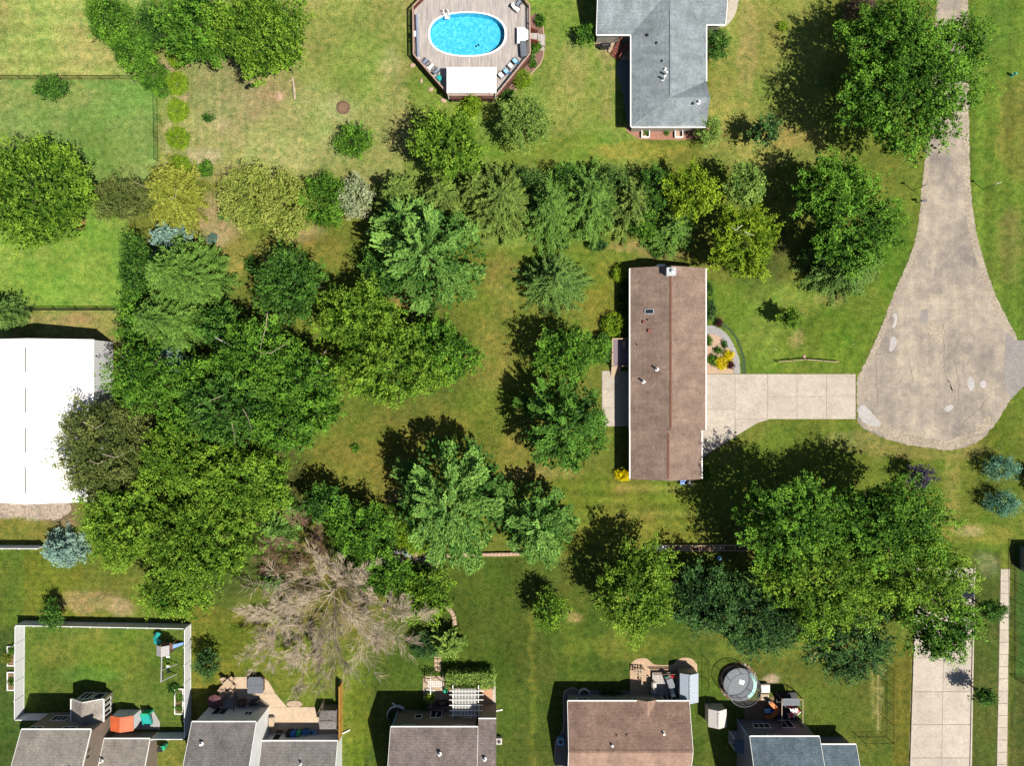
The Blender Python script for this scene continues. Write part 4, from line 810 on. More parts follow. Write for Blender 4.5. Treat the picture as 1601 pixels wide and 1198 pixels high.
M_wire = plain('dull black wire coating', (.015, .018, .015, 1), .95, .1, spec=.02)
def rail_fence(pts, h, label, rails=2, mat=M_wire, wire=True, step=2.6, r=.025, rr=.02, name='fence'):
    a = G(*pts[0]); root = thing(name, (a[0], a[1], 0), label, 'fence')
    wm = MB()
    for (x0, y0), (x1, y1) in zip(pts, pts[1:]):
        p = np.array(G(x0, y0)[:2]); q_ = np.array(G(x1, y1)[:2]); L = np.linalg.norm(q_ - p); n = max(1, round(L / step)); d = (q_ - p) / L
        for i in range(n + 1):
            e = p + d * L * i / n; mb = MB(); mb.cyl((e[0], e[1], 0), r * 1.3, h + .05, 6); mb.build('post', mat, root)
        for k in range(rails):
            z = h - (h - .15) * k / max(1, rails - 1) if rails > 1 else h
            mb = MB(); mb.bar((p[0], p[1], z), (q_[0], q_[1], z), rr * 1.6, rr * 2.0); mb.build('rail', mat, root)
        if wire:
            m_ = int(L / .22)
            for i in range(m_):
                for s_ in (-1, 1):
                    u0 = i * .22; u1 = u0 + s_ * .6; u1 = min(max(u1, 0), L); e0 = p + d * u0; e1 = p + d * u1; wm.bar((e0[0], e0[1], .05), (e1[0], e1[1], h), .007, .007)
    if wire: tag(wm.build('wire_mesh', mat, root), kind='stuff')
    return root
rail_fence([(-60, 123.5), (222, 123.5), (246, 146), (247.5, 252)], 1.2, 'black chain-link fence round the upper left garden')
rail_fence([(22, 485), (190, 485)], 1.3, 'dark horizontal rail fence north of the barn', rails=3, wire=False, r=.05, rr=.05)
rail_fence([(1386, 1040), (1386, 1153), (1342, 1153)], 1.8, 'tall black wire fence beside the lower concrete street')
rail_fence([(1587, 851), (1587, 1062), (1660, 1066)], 1.8, 'tall black wire fence right of the sidewalk')
rail_fence([(1104.5, 1030), (1104.5, 1096)], 1.3, 'thin wire fence between the pale metal shed and the trampoline', rails=1)

# walls of blocks / stones, each block an object
def block_row(pts, bw, bd, bh, label, name, mat, cat, seed=1, part='block', gap=.03, base=M_dirt):
    R = random.Random(seed); a = G(*pts[0]); root = thing(name, (a[0], a[1], 0), label, cat)
    P_ = [np.array(G(*p)[:2]) for p in pts]; segs = list(zip(P_, P_[1:])); tot = sum(np.linalg.norm(b - a) for a, b in segs); s = 0; 
    def at(s):
        for a, b in segs:
            l = np.linalg.norm(b - a)
            if s <= l: return a + (b - a) * s / l, (b - a) / l
            s -= l
        return b, (b - a) / l
    while s < tot:
        c, d = at(s + bw / 2); mb = MB(); hh = bh * R.uniform(.85, 1.1); an = math.atan2(d[1], d[0]) + R.uniform(-.05, .05)
        mb.cbox((c[0], c[1], 0), bw - gap, bd * R.uniform(.9, 1.1), hh - .03, an); mb.cbox((c[0], c[1], hh - .03), bw - gap - .06, bd * .86, .03, an); mb.build(part, mat, root); s += bw
    return root
block_row([(676, 869), (700, 868), (812, 866)], .5, .42, .45, 'low wall of buff concrete blocks below the big free-standing white pine', 'block_wall', M_stone, 'wall', 3)
block_row(smooth_line([(692, 946), (702, 952), (709, 962), (711, 975)], 4), .42, .5, .3, 'curved edging of pink stone blocks by the yellow-green small tree', 'stone_edging', M_stone, 'edging', 4)
for k, x_ in enumerate((681.5, 687)):
    block_row([(x_, 1024), (x_, 1048)], .55, .38, .07, ['left', 'right'][k] + ' column of pale stepping stones leading to the white lattice arbour', 'stepping_stones', M_stone, 'stepping stones', 5 + k, 'stone', gap=.1)
# timber framed terrace bays
tb = thing('raised_bed', (*G(1010, 857)[:2], 0), 'long row of low timber framed bays along the lawn above the bright maple', 'raised bed')
x0, x1, y0, y1 = X_(1008), X_(1165), Y_(860.5), Y_(852.5)
for yy in (y0, y1): mb = MB(); mb.box(x0, x1, yy - .05, yy + .05, 0, .5); mb.build('side_board', M_tanw, tb)
xx = 1008; k = 0
while xx <= 1166:
    mb = MB(); mb.box(X_(xx) - .06, X_(xx) + .06, y0 + .05, y1 - .05, 0, .52); mb.build('cross_board', M_tanw, tb)
    if xx < 1150: mb = MB(); mb.box(X_(xx) + .06, X_(xx + 17.5) - .06, y0 + .05, y1 - .05, .0, .3 + .1 * rnd.random()); mb.build('fill', [M_stone, M_dirt, M_mulch][k % 3] if k != 1 else M_white, tb)
    xx += 17.5; k += 1
# bluish globe
mb = MB(); gx_, gy_, _ = P(1125, 873.5, .5); mb.tube([(gx_, gy_, .35 + .3 * sin(a)) for a in np.linspace(-1.5, 1.5, 7)], [.02 + .28 * cos(a) for a in np.linspace(-1.5, 1.5, 7)], 10)
ball_ = thing('garden_globe', (gx_, gy_, 0), 'pale blue garden globe on the grass below the timber bays', 'garden ornament'); mb.build('globe', M_lblue, ball_, True); mb = MB(); mb.cyl((gx_, gy_, 0), .12, .1, 8); mb.build('stand', M_metal, ball_)

# rockery: every rock an object
rk = thing('rockery', (*G(625, 878)[:2], 0), 'rockery of pinkish and grey stones between the dead trees and the white pine', 'rockery')
R = random.Random(12); protos = []
for k in range(5):
    mb = MB(); n = 7
    for ring_i, (rr_, zz_) in enumerate(((.9, 0), (1.0, .35), (.55, .75))):
        for j in range(n): a = 2 * pi * j / n; s_ = rr_ * R.uniform(.8, 1.15); mb.v.append((cos(a) * s_, sin(a) * s_ * .8, zz_ * R.uniform(.85, 1.15)))
    for q0 in (0, n):
        for j in range(n): mb.f.append((q0 + j, q0 + (j + 1) % n, q0 + n + (j + 1) % n, q0 + n + j)); mb.m.append(0)
    mb.f.append(tuple(range(2 * n, 3 * n))); mb.m.append(0); me = bpy.data.meshes.new('rock'); me.from_pydata(mb.v, [], mb.f); me.materials.append([M_stone, M_concG, M_stone, M_mulch, M_pav][k]); protos.append(me)
def rock(parent, gx_, gy_, s, z=0):
    o = bpy.data.objects.new('rock', protos[R.randrange(5)]); COL.objects.link(o); o.parent = parent; w_ = WL[parent.name]; g_ = G(gx_, gy_)
    o.location = (g_[0] - w_[0], g_[1] - w_[1], z); o.scale = (s, s * R.uniform(.7, 1.1), s * .6); o.rotation_euler = (0, 0, R.uniform(0, 6)); return o
for i in range(90):
    u = R.random(); rock(rk, 590 + 96 * u + R.uniform(-4, 4), 880 + R.uniform(-12, 14) - 6 * u, R.uniform(.18, .5))
mb = MB(); mb.bar(G(590, 866, .35), G(628, 862, .35), .5, .3); mb.bar(G(592, 876, .3), G(606, 877, .3), .3, .25)
mb.build('flat_slab', M_concG, rk)

# ================================================================== POOL AND DECK
DZ = 1.2
def D(px, py): p = P(px, py, DZ); return (p[0], p[1])
def Rl(px, py): p = P(px, py, 2.15); return (p[0], p[1])
rail_pts = [Rl(668, -14), Rl(645.5, 9), Rl(646.5, 84), Rl(702.5, 148.5), Rl(776.5, 148), Rl(829, 83), Rl(828, 7), Rl(812, -12)]
pdk = thing('pool_deck', (*G(738, 60)[:2], 0), 'raised eight-sided wooden deck round the oval swimming pool', 'deck')
pc = P(730.8, 52.5, 1.3); prx, pry = 60.5 / SX * .986, 34.5 / SX * .986; straight = 1.75
def oval(s=1.0, n=36, grow=0.0):
    out = []
    for i in range(n):
        a = 2 * pi * i / n; r_ = pry * s + grow; hx = prx - pry
        ex = 1.5; out.append((pc[0] + (hx if cos(a) > 1e-6 else -hx if cos(a) < -1e-6 else 0) * 0 + cos(a) * 0, 0))
    out = []
    for i in range(n):
        a = 2 * pi * i / n; ca, sa = cos(a), sin(a); e = 2.35
        out.append((pc[0] + (prx + grow) * s * math.copysign(abs(ca) ** (2 / e), ca), pc[1] + (pry + grow) * s * math.copysign(abs(sa) ** (2 / e), sa)))
    return out
def spans(poly, x):
    ys_ = []
    for (xa, ya), (xb, yb) in zip(poly, poly[1:] + poly[:1]):
        if (xa <= x < xb) or (xb <= x < xa): ys_.append(ya + (yb - ya) * (x - xa) / (xb - xa))
    return sorted(ys_)
M_deckw = plain('weathered deck boards', A(200, 184, 168), .8, .22, 3)
m_, t_, b_ = newmat('weathered silver deck boards'); p_ = wpos(t_); mp = ND(t_, 'ShaderNodeMapping'); t_.links.new(p_, mp.inputs[0]); mp.inputs['Scale'].default_value = (6.9, .35, 1)
c_ = mixc(t_, 1.0, A(206, 196, 188), ramp(t_, noise(t_, mp.outputs[0], 1.0, 3), [(0.3, (.68, .67, .66, 1)), (0.7, (1.28, 1.25, 1.2, 1))]), 'MULTIPLY')
c_ = mixc(t_, 1.0, c_, ramp(t_, noise(t_, p_, 1.0, 4), [(0.3, gr(.9)), (0.7, gr(1.08))]), 'MULTIPLY'); t_.links.new(c_, b_.inputs['Base Color']); b_.inputs['Roughness'].default_value = .8
M_deckw = m_
mb = MB(); hole = oval(1.0, 48, .06); x = min(p[0] for p in rail_pts) + .07; xe = max(p[0] for p in rail_pts)
while x < xe:
    o_ = spans(rail_pts, x); hl = spans(hole, x)
    if len(o_) >= 2:
        parts_ = [(o_[0], o_[-1])] if len(hl) < 2 else [(o_[0], hl[0]), (hl[-1], o_[-1])]
        for a_, c_ in parts_:
            if c_ - a_ > .05: mb.box(x - .066, x + .066, a_, c_, DZ - .04 + rnd.uniform(-.003, .003), DZ + rnd.uniform(-.004, .004))
    x += .14
tag(mb.build('deck_boards', M_deckw, pdk), kind='stuff')
for i, (a_, c_) in enumerate(zip(rail_pts, rail_pts[1:])):
    L = math.hypot(c_[0] - a_[0], c_[1] - a_[1]); mb = MB(); mb.bar((a_[0], a_[1], 2.15), (c_[0], c_[1], 2.15), .16, .05); mb.build('rail_cap', M_cap, pdk)
    mb = MB(); mb.bar((a_[0], a_[1], 2.02), (c_[0], c_[1], 2.02), .05, .1); mb.bar((a_[0], a_[1], 1.32), (c_[0], c_[1], 1.32), .05, .1); mb.build('lower_rail', M_cedar, pdk)
    mb = MB(); n = int(L / .13)
    for k in range(n):
        u = (k + .5) / n; mb.cbox((a_[0] + (c_[0] - a_[0]) * u, a_[1] + (c_[1] - a_[1]) * u, 1.25), .045, .045, .85)
    tag(mb.build('balusters', M_cedar, pdk), kind='stuff')
    for k in range(max(2, int(L / 1.8)) + 1):
        u = k / max(2, int(L / 1.8)); mb = MB(); mb.cbox((a_[0] + (c_[0] - a_[0]) * u, a_[1] + (c_[1] - a_[1]) * u, 0), .1, .1, 2.13); mb.build('post', M_cedar, pdk)
    mb = MB(); mb.bar((a_[0], a_[1], 1.08), (c_[0], c_[1], 1.08), .06, .25); mb.build('skirt_board', M_cedar, pdk)
    mb = MB(); mb.bar((a_[0], a_[1], .52), (c_[0], c_[1], .52), .03, .85); mb.build('skirt_panel', plain('dark lattice skirt', A(70, 50, 44), .9, .4, 12), pdk)
# pool
pool = thing('swimming_pool', (pc[0], pc[1], 0), 'oval above-ground swimming pool with bright blue water and white rim', 'swimming pool')
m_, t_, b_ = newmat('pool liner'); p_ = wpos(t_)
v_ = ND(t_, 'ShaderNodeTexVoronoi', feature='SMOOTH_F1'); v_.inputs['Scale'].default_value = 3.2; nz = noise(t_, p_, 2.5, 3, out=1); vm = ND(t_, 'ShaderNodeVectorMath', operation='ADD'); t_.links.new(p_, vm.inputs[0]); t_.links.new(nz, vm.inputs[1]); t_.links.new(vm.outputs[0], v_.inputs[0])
c_ = ramp(t_, v_.outputs[0], [(0.05, (.04, .33, .55, 1)), (0.35, (.07, .42, .62, 1)), (0.7, (.2, .56, .70, 1))]); t_.links.new(c_, b_.inputs['Base Color']); b_.inputs['Roughness'].default_value = .6  # pale cell web paints light ripples from the water into the liner colour
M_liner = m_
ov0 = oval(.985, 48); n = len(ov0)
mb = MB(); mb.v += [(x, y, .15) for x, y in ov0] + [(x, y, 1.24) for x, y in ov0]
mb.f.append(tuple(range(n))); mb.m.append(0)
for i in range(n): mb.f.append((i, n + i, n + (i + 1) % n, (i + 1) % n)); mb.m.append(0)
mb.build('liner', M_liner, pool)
o1 = oval(1.02, 48); o2 = oval(.965, 48); mb = MB()
mb.v += [(x, y, 1.30) for x, y in o1] + [(x, y, 1.30) for x, y in o2] + [(x, y, 1.22) for x, y in o1] + [(x, y, 1.22) for x, y in o2]
for i in range(n):
    j = (i + 1) % n; mb.f += [(i, j, n + j, n + i), (2 * n + i, 2 * n + j, j, i), (n + i, n + j, 3 * n + j, 3 * n + i)]; mb.m += [0] * 3
mb.build('rim', M_white, pool)
mb = MB(); mb.v += [(x, y, .02) for x, y in o1] + [(x, y, 1.21) for x, y in o1]
for i in range(n): j = (i + 1) % n; mb.f.append((i, j, n + j, n + i)); mb.m.append(0)
mb.build('pool_wall', M_metal, pool)
m_, t_, b_ = newmat('clear water'); 
for l in list(t_.links): pass
tb_ = ND(t_, 'ShaderNodeBsdfTransparent'); tb_.inputs[0].default_value = (.66, .92, .97, 1); gl_ = ND(t_, 'ShaderNodeBsdfGlossy'); gl_.inputs['Roughness'].default_value = .04
fr_ = ND(t_, 'ShaderNodeFresnel'); fr_.inputs[0].default_value = 1.33; bp = ND(t_, 'ShaderNodeBump'); bp.inputs['Distance'].default_value = .05; bp.inputs['Strength'].default_value = .6
t_.links.new(noise(t_, wpos(t_), 3.5, 3), bp.inputs['Height']); t_.links.new(bp.outputs[0], gl_.inputs['Normal']); t_.links.new(bp.outputs[0], fr_.inputs['Normal'])
ms_ = ND(t_, 'ShaderNodeMixShader'); t_.links.new(fr_.outputs[0], ms_.inputs[0]); t_.links.new(tb_.outputs[0], ms_.inputs[1]); t_.links.new(gl_.outputs[0], ms_.inputs[2]); t_.links.new(ms_.outputs[0], t_.nodes['Material Output'].inputs[0])
mb = MB(); mb.poly([(x, y, 1.08) for x, y in ov0]); mb.build('water', m_, pool)
for px, py in ((744, 71), (748, 69)): mb = MB(); c = P(px, py, .3); mb.cyl((c[0], c[1], .16), .13, .03, 10); mb.build('drain', M_dark, pool)
# ladder
ld = thing('pool_ladder', (*P(698, 22, 1.3)[:2], DZ), 'white pool ladder at the north-west side of the pool', 'ladder'); lx, ly = ld.location[0], ld.location[1]
for s_ in (-.28, .28):
    mb = MB(); mb.tube([(lx + s_ - .1, ly + .35, DZ), (lx + s_ - .08, ly + .3, 2.0), (lx + s_, ly, 2.15), (lx + s_ + .1, ly - .35, 2.0), (lx + s_ + .12, ly - .45, 1.0)], .05, 6); mb.build('side_rail', M_white, ld)
for k in range(3): mb = MB(); mb.cbox((lx + .1, ly - .15 - .14 * k, 1.62 - .2 * k), .5, .2, .05); mb.build('step', M_white, ld)
# canopy
cn = thing('canopy', (*P(737, 125, 3.3)[:2], DZ), 'flat white canopy on posts at the south end of the pool deck', 'canopy')
a_ = P(698.5, 145, 3.3); c_ = P(776, 104.5, 3.3); mb = MB(); mb.box(a_[0], c_[0], a_[1], c_[1], 3.24, 3.32); mb.build('roof_panel', plain('bright white canopy fabric', (.82, .82, .8, 1), .5, .02), cn)
for xx in (a_[0] + .1, c_[0] - .1):
    for yy in (a_[1] + .1, c_[1] - .1): mb = MB(); mb.box(xx - .05, xx + .05, yy - .05, yy + .05, DZ, 3.23); mb.build('post', M_white, cn)
for yy in (a_[1] + .1, c_[1] - .1): mb = MB(); mb.bar((a_[0], yy, 3.18), (c_[0], yy, 3.18), .06, .1); mb.build('beam', M_white, cn)
# chairs and loungers
def patio_chair(x, y, z, rot, label, fab, frame=M_dark, group=None, recl=.25, name='patio_chair', lx=.5):
    r = thing(name, (x, y, z), label, 'chair', group); ca, sa = cos(rot), sin(rot)
    def T(u, v): return (x + u * ca - v * sa, y + u * sa + v * ca)
    mb = MB(); mb.slab([(*T(-.27, -lx * .5), z + .42), (*T(.27, -lx * .5), z + .42), (*T(.27, lx * .5), z + .38), (*T(-.27, lx * .5), z + .38)], .05); mb.build('seat', fab, r)
    mb = MB(); mb.slab([(*T(-.27, lx * .5), z + .42), (*T(.27, lx * .5), z + .42), (*T(.27, lx * .5 + recl + .15), z + .95), (*T(-.27, lx * .5 + recl + .15), z + .95)], .06); mb.build('backrest', fab, r)
    for s_ in (-.31, .31):
        mb = MB(); mb.bar((*T(s_, -lx * .5), z + .62), (*T(s_, lx * .5 + .1), z + .62), .06, .03); mb.build('armrest', frame, r)
        for v in (-lx * .45, lx * .5): mb = MB(); mb.bar((*T(s_, v), z), (*T(s_, v), z + .62), .04, .04); mb.build('leg', frame, r)
    return r
for (px, py, rot, lb, fb) in ((666, 94.5, 2.4, 'grey sling chair nearest the west rail of the pool deck', M_fab), (675, 102.5, 2.4, 'white sling chair between the two grey ones on the pool deck', M_white), (684, 109.5, 2.4, 'grey sling chair next to the canopy on the pool deck', M_fab),
    (783, 116, -2.4, 'white lounge chair right beside the canopy on the pool deck', M_white), (791, 110, -2.4, 'grey-blue sling chair, second right of the canopy', M_lblue), (798, 101.5, -2.4, 'white sling chair, third right of the canopy', M_white), (805, 94, -2.4, 'grey-blue sling chair nearest the grey deck box', M_lblue),
    (808, 13, .9, 'white slatted chair at the upper right corner of the pool deck', M_white), (812, 3, 2.4, 'grey-blue chair cut by the top edge on the pool deck', M_fab)):
    x, y, _ = P(px, py, 1.7); patio_chair(x, y, DZ, rot, lb, fb, group='chairs on the pool deck', lx=.62)
def box_thing(name, px, py, z0, sx_, sy_, h, mat, label, cat, rot=0, lidmat=None):
    x, y, _ = P(px, py, z0 + h); r = thing(name, (x, y, z0), label, cat); mb = MB(); mb.cbox((x, y, z0), sx_, sy_, h - .08, rot); mb.build('body', mat, r)
    mb = MB(); mb.cbox((x, y, z0 + h - .08), sx_ + .08, sy_ + .08, .06, rot); mb.cbox((x, y, z0 + h - .02), sx_ - .1, sy_ - .1, .04, rot); mb.build('lid', lidmat or mat, r)
    return r
wt = thing('bench_table', (*P(816, 54, 1.7)[:2], DZ), 'white table with angled corner on the east side of the pool deck', 'table')
q_ = [P(808.5, 67, 1.9), P(808.5, 42, 1.9), P(819.5, 42, 1.9), P(827, 48, 1.9), P(827, 60, 1.9), P(812, 67, 1.9)]
mb = MB(); mb.prism([(p[0], p[1]) for p in q_], 1.84, 1.9); mb.build('table_top', M_white, wt)
for p in (q_[0], q_[1], q_[3], q_[4]): mb = MB(); mb.cbox((p[0] * .97 + q_[0][0] * .0 + .0 + .03 * pc[0] * 0 + p[0] * .03, p[1], DZ), .05, .05, .62); mb.build('leg', M_white, wt)
box_thing('storage_box', 818.5, 75, DZ, .75, 1.9, .75, M_cover, 'long grey storage box against the east rail of the pool deck', 'storage box', .08)
rl = thing('cover_reel', (*P(652.5, 55, 1.7)[:2], DZ), 'long blue-grey rolled pool cover lying along the west rail', 'pool cover reel'); a_ = P(651.5, 22, 1.65); c_ = P(653.5, 89, 1.65)
mb = MB(); mb.tube([(a_[0], a_[1], 1.6), (c_[0], c_[1], 1.6)], .17, 10); mb.build('rolled_cover', plain('blue grey solar cover', A(160, 172, 190), .5, .15), rl)
for p in (a_, c_): mb = MB(); mb.cbox((p[0], p[1], DZ), .4, .06, .45); mb.build('stand', M_white, rl)
um = thing('towel', (*P(648.5, 52, 2.2)[:2], 2.16), 'white towel hanging on the west rail of the pool deck', 'towel'); x, y = um.location[0], um.location[1]
mb = MB(); mb.cbox((x, y, 2.18), .22, .7, .02); mb.cbox((x - .11, y, 1.8), .015, .55, .39); mb.cbox((x + .11, y, 1.9), .015, .6, .29); mb.build('cloth', M_white, um)
box_thing('planter', 687, 121, DZ, .5, .6, .45, M_teal, 'teal bin beside the last grey chair left of the canopy', 'bin', .7)
# steps down on the east side
ps = thing('stairs', (*G(842, 66)[:2], 0), 'pale landing and steps going down from the pool deck to the east lawn', 'stairs')
mb = MB(); mb.prism([P(827.5, 49, DZ)[:2], P(840.5, 51.5, .9)[:2], P(839.5, 61, .9)[:2], P(827.5, 58, DZ)[:2]], .86, .92); mb.build('ramp_board', M_deckw, ps)
mb = MB(); mb.prism([P(841, 52, .7)[:2], P(852.5, 54, .7)[:2], P(852, 72, .7)[:2], P(840.5, 67, .7)[:2]], .62, .7); mb.build('landing', M_deckw, ps)
for k in range(3): p = P(846 + 0 * k, 71.5 + k * 2.2, .5 - .15 * k); mb = MB(); mb.cbox((p[0], p[1], .35 - .15 * k), .9, .28, .05, -.2); mb.build('step', M_deckw, ps)
for (ax, ay, bx_, by_) in ((828, 42, 841, 46), (829, 60, 841, 63)): a_ = P(ax, ay, 1.9); c_ = P(bx_, by_, 1.7); mb = MB(); mb.bar((a_[0], a_[1], 1.9), (c_[0], c_[1], 1.7), .1, .06); mb.bar((a_[0], a_[1], 1.3), (c_[0], c_[1], 1.1), .04, 1.0); mb.build('handrail', M_cedar, ps)
for px, py in ((841, 52), (852, 54), (852, 72), (841, 67)): p = P(px, py, .6); mb = MB(); mb.cbox((p[0], p[1], 0), .1, .1, .62); mb.build('post', M_deckw, ps)
sheet('planting_bed', rough(smooth_line([(828, 30), (838, 22), (848, 38), (849, 60), (849, 85), (843, 102), (830, 116), (818, 128), (804, 142), (790, 154), (776, 160), (776, 152), (800, 128), (826, 95), (828, 60)], 4, True), .4, 3), plain('reddish mulch', A(150, 112, 100), .95, .35, 6), .02, label='reddish mulch bed east of the pool deck')
eg = smooth_line([(842, 24), (848.5, 38), (849.5, 60), (849.5, 84), (844, 100), (831, 114), (819, 126), (804, 142)], 5)
block_row(eg, .5, .16, .12, 'pale curved edging of the mulch bed east of the pool deck', 'bed_edging', M_stone, 'edging', 7, gap=.01)
for px, py, s in ((645, 102, .45), (659, 126, .4), (674, 139, .4), (693, 157, .5)):
    r = thing('boulder', (*G(px, py)[:2], 0), {645: 'buff boulder on the grass nearest the west corner of the pool deck', 659: 'buff boulder on the grass, second from the west corner of the pool deck', 674: 'buff boulder on the grass, third from the west corner of the pool deck', 693: 'buff boulder at the south corner of the pool deck'}[px], 'boulder')
    o = rock(r, px, py, s); o.data = protos[0]; o.name = 'stone'

# ================================================================== SHEDS, YARD THINGS
def shed(px0, px1, py0, py1, ev, rh, axis, roofm, wallm, label, name='shed', ov=.08, door=None):
    x0, x1 = P(px0, 0, ev)[0], P(px1, 0, ev)[0]; y1, y0 = P(0, py0, ev)[1], P(0, py1, ev)[1]
    r = thing(name, ((x0 + x1) / 2, (y0 + y1) / 2, 0), label, 'shed'); gable(r, x0, x1, y0, y1, ev, rh, axis, roofm, wallm, ov=(ov,) * 4, gut=False, th=.07)
    for s_ in (y1 - ov, ):
        mb = MB(); c = (x0 + x1) / 2; mb.box(c - .45, c + .45, s_, s_ + .03, .08, ev - .15); dr = mb.build('door', wallm, r); mb = MB(); mb.box(c + .32, c + .36, s_ + .03, s_ + .07, .9, 1.1); mb.build('handle', M_dark, dr)
    mb = MB(); mb.box(x0 + .05, x1 - .05, y0 + .05, y1 - .05, 0, .09); mb.build('base', M_concG, r)
    return r
M_pmet = plain('pale blue grey metal roof', A(196, 206, 214), .4, .06); M_cream = plain('cream plastic', A(236, 226, 214), .5, .05)
s1 = shed(1063, 1092, 1053.5, 1099, 2.1, 2.65, 'y', M_pmet, M_wbrick, 'pale blue-grey metal shed on the patio of the reddish brown roofed house')
for k in range(5):
    p = P(1079.5 - k * .1, 1060 + k * 8.6, 2.7); mb = MB(); mb.cyl((p[0], p[1], 2.62), .12, .12, 8, r2=.05); mb.build('roof_vent', M_white, s1)
s2 = shed(1107.5, 1136, 1109.5, 1137.5, 1.85, 2.45, 'y', M_cream, M_cream, 'small cream plastic shed beside the trampoline')
s3 = shed(172.5, 208.7, 1120, 1143.6, 1.95, 2.45, 'y', M_orange, M_vinyl, 'small white shed with bright orange roof behind the beige roofed house')
s4 = shed(500, 526, 1112, 1141, 1.9, 2.5, 'x', M_wood, plain('taupe plastic', A(170, 150, 134), .6, .1), 'small grey roofed shed on the patio beside the yellow fence')
sheet('patio', [(181, 1112), (240, 1112), (250, 1130), (250, 1141), (181, 1141)], M_concG, .03, label='dark shaded slab under the orange roofed shed', t=.04)
cp = thing('deck_box', (*P(227, 1127, 1.2)[:2], 0), 'teal plastic slide box beside the orange roofed shed', 'play slide'); x, y = cp.location[0], cp.location[1]
mb = MB(); mb.slab([(x - .5, y - .9, .5), (x + .5, y - .9, .5), (x + .5, y + .6, 1.3), (x - .5, y + .6, 1.3)], .4); mb.build('slide_bed', M_teal, cp)
for s_ in (-.5, .5): mb = MB(); mb.slab([(x + s_ - .05, y - .9, .7), (x + s_ + .05, y - .9, .7), (x + s_ + .05, y + .9, 1.55), (x + s_ - .05, y + .9, 1.55)], .25); mb.build('side', M_teal, cp)
mb = MB(); mb.cbox((x, y + .75, 0), 1.0, .3, 1.3); mb.build('ladder', M_greenP, cp)
def bin_(px, py, mat, label, lid=None, s=.6, h=1.05, rot=0):
    x, y, _ = P(px, py, h); r = thing('bin', (x, y, 0), label, 'bin'); mb = MB(); ca = [(-s / 2, -s / 2), (s / 2, -s / 2), (s / 2, s / 2), (-s / 2, s / 2)]; n = 0
    mb.v += [(x + u * .8, y + v * .8, .05) for u, v in ca] + [(x + u, y + v, h - .08) for u, v in ca]; mb.f += [(3, 2, 1, 0), (4, 5, 6, 7)] + [(i, (i + 1) % 4, 4 + (i + 1) % 4, 4 + i) for i in range(4)]; mb.m += [0] * 6; mb.build('body', mat, r)
    mb = MB(); mb.slab([(x - s * .55, y - s * .55, h - .02), (x + s * .55, y - s * .55, h - .02), (x + s * .55, y + s * .55, h + .05), (x - s * .55, y + s * .55, h + .05)], .06); mb.build('lid', lid or mat, r)
    for s_ in (-.22, .22): mb = MB(); mb.tube([(x + s_ - .03, y + s * .45, .12), (x + s_ + .03, y + s * .45, .12)], .12, 8); mb.build('wheel', M_dark, r)
    mb = MB(); mb.bar((x - .2, y + s * .62, h - .05), (x + .2, y + s * .62, h - .05), .04, .04); mb.build('handle', M_dark, r); return r
bin_(249.5, 1173, M_black, 'black wheeled bin beside the beige roofed house'); bin_(254, 1171, M_greenP, 'green wheeled bin half hidden by the black one', s=.5)
bin_(1068, 754, M_blueP, 'blue wheeled bin at the south wall of the brown roofed house'); bin_(1079, 756, M_black, 'dark wheeled bin at the south wall of the brown roofed house')
bin_(450, 1150, M_black, 'black bin, leftmost in the row by the garage wall'); bin_(457.5, 1150, M_blueP, 'blue bin next to the black one by the garage wall')
br = thing('barrel', (*P(465.5, 1149.5, 1)[:2], 0), 'green barrel in the middle of the row by the garage wall', 'barrel'); x, y = br.location[0], br.location[1]
mb = MB(); mb.tube([(x, y, 0), (x, y, .25), (x, y, .6), (x, y, .95)], [.28, .33, .33, .28], 12); mb.build('body', M_greenP, br); mb = MB(); mb.cyl((x, y, .95), .29, .05, 12); mb.build('lid', M_greenP, br)
bin_(475.5, 1147, M_blueP, 'small dark blue bin beside the light blue kayak', s=.45, h=.9)
ky = thing('kayak', (*P(486, 1147, .4)[:2], 0), 'light blue plastic boat lying by the garage wall', 'boat'); x, y = ky.location[0], ky.location[1]
mb = MB(); sec = []
for i in range(9):
    u = -1 + 2 * i / 8; wd = .42 * (1 - abs(u) ** 2.4) + .02; sec.append(len(mb.v)); mb.v += [(x + u * .85, y - wd, .38), (x + u * .85, y - wd * .5, .05 + .2 * abs(u) ** 3), (x + u * .85, y + wd * .5, .05 + .2 * abs(u) ** 3), (x + u * .85, y + wd, .38), (x + u * .85, y + wd * .72, .4), (x + u * .85, y, .2 if abs(u) < .6 else .42), (x + u * .85, y - wd * .72, .4)]
for a_, c_ in zip(sec, sec[1:]):
    for k in range(7): mb.f.append((a_ + k, a_ + (k + 1) % 7, c_ + (k + 1) % 7, c_ + k)); mb.m.append(0)
mb.build('hull', M_lblue, ky); mb = MB(); mb.cbox((x, y, .25), .25, .55, .12); mb.build('seat', M_cover, ky)
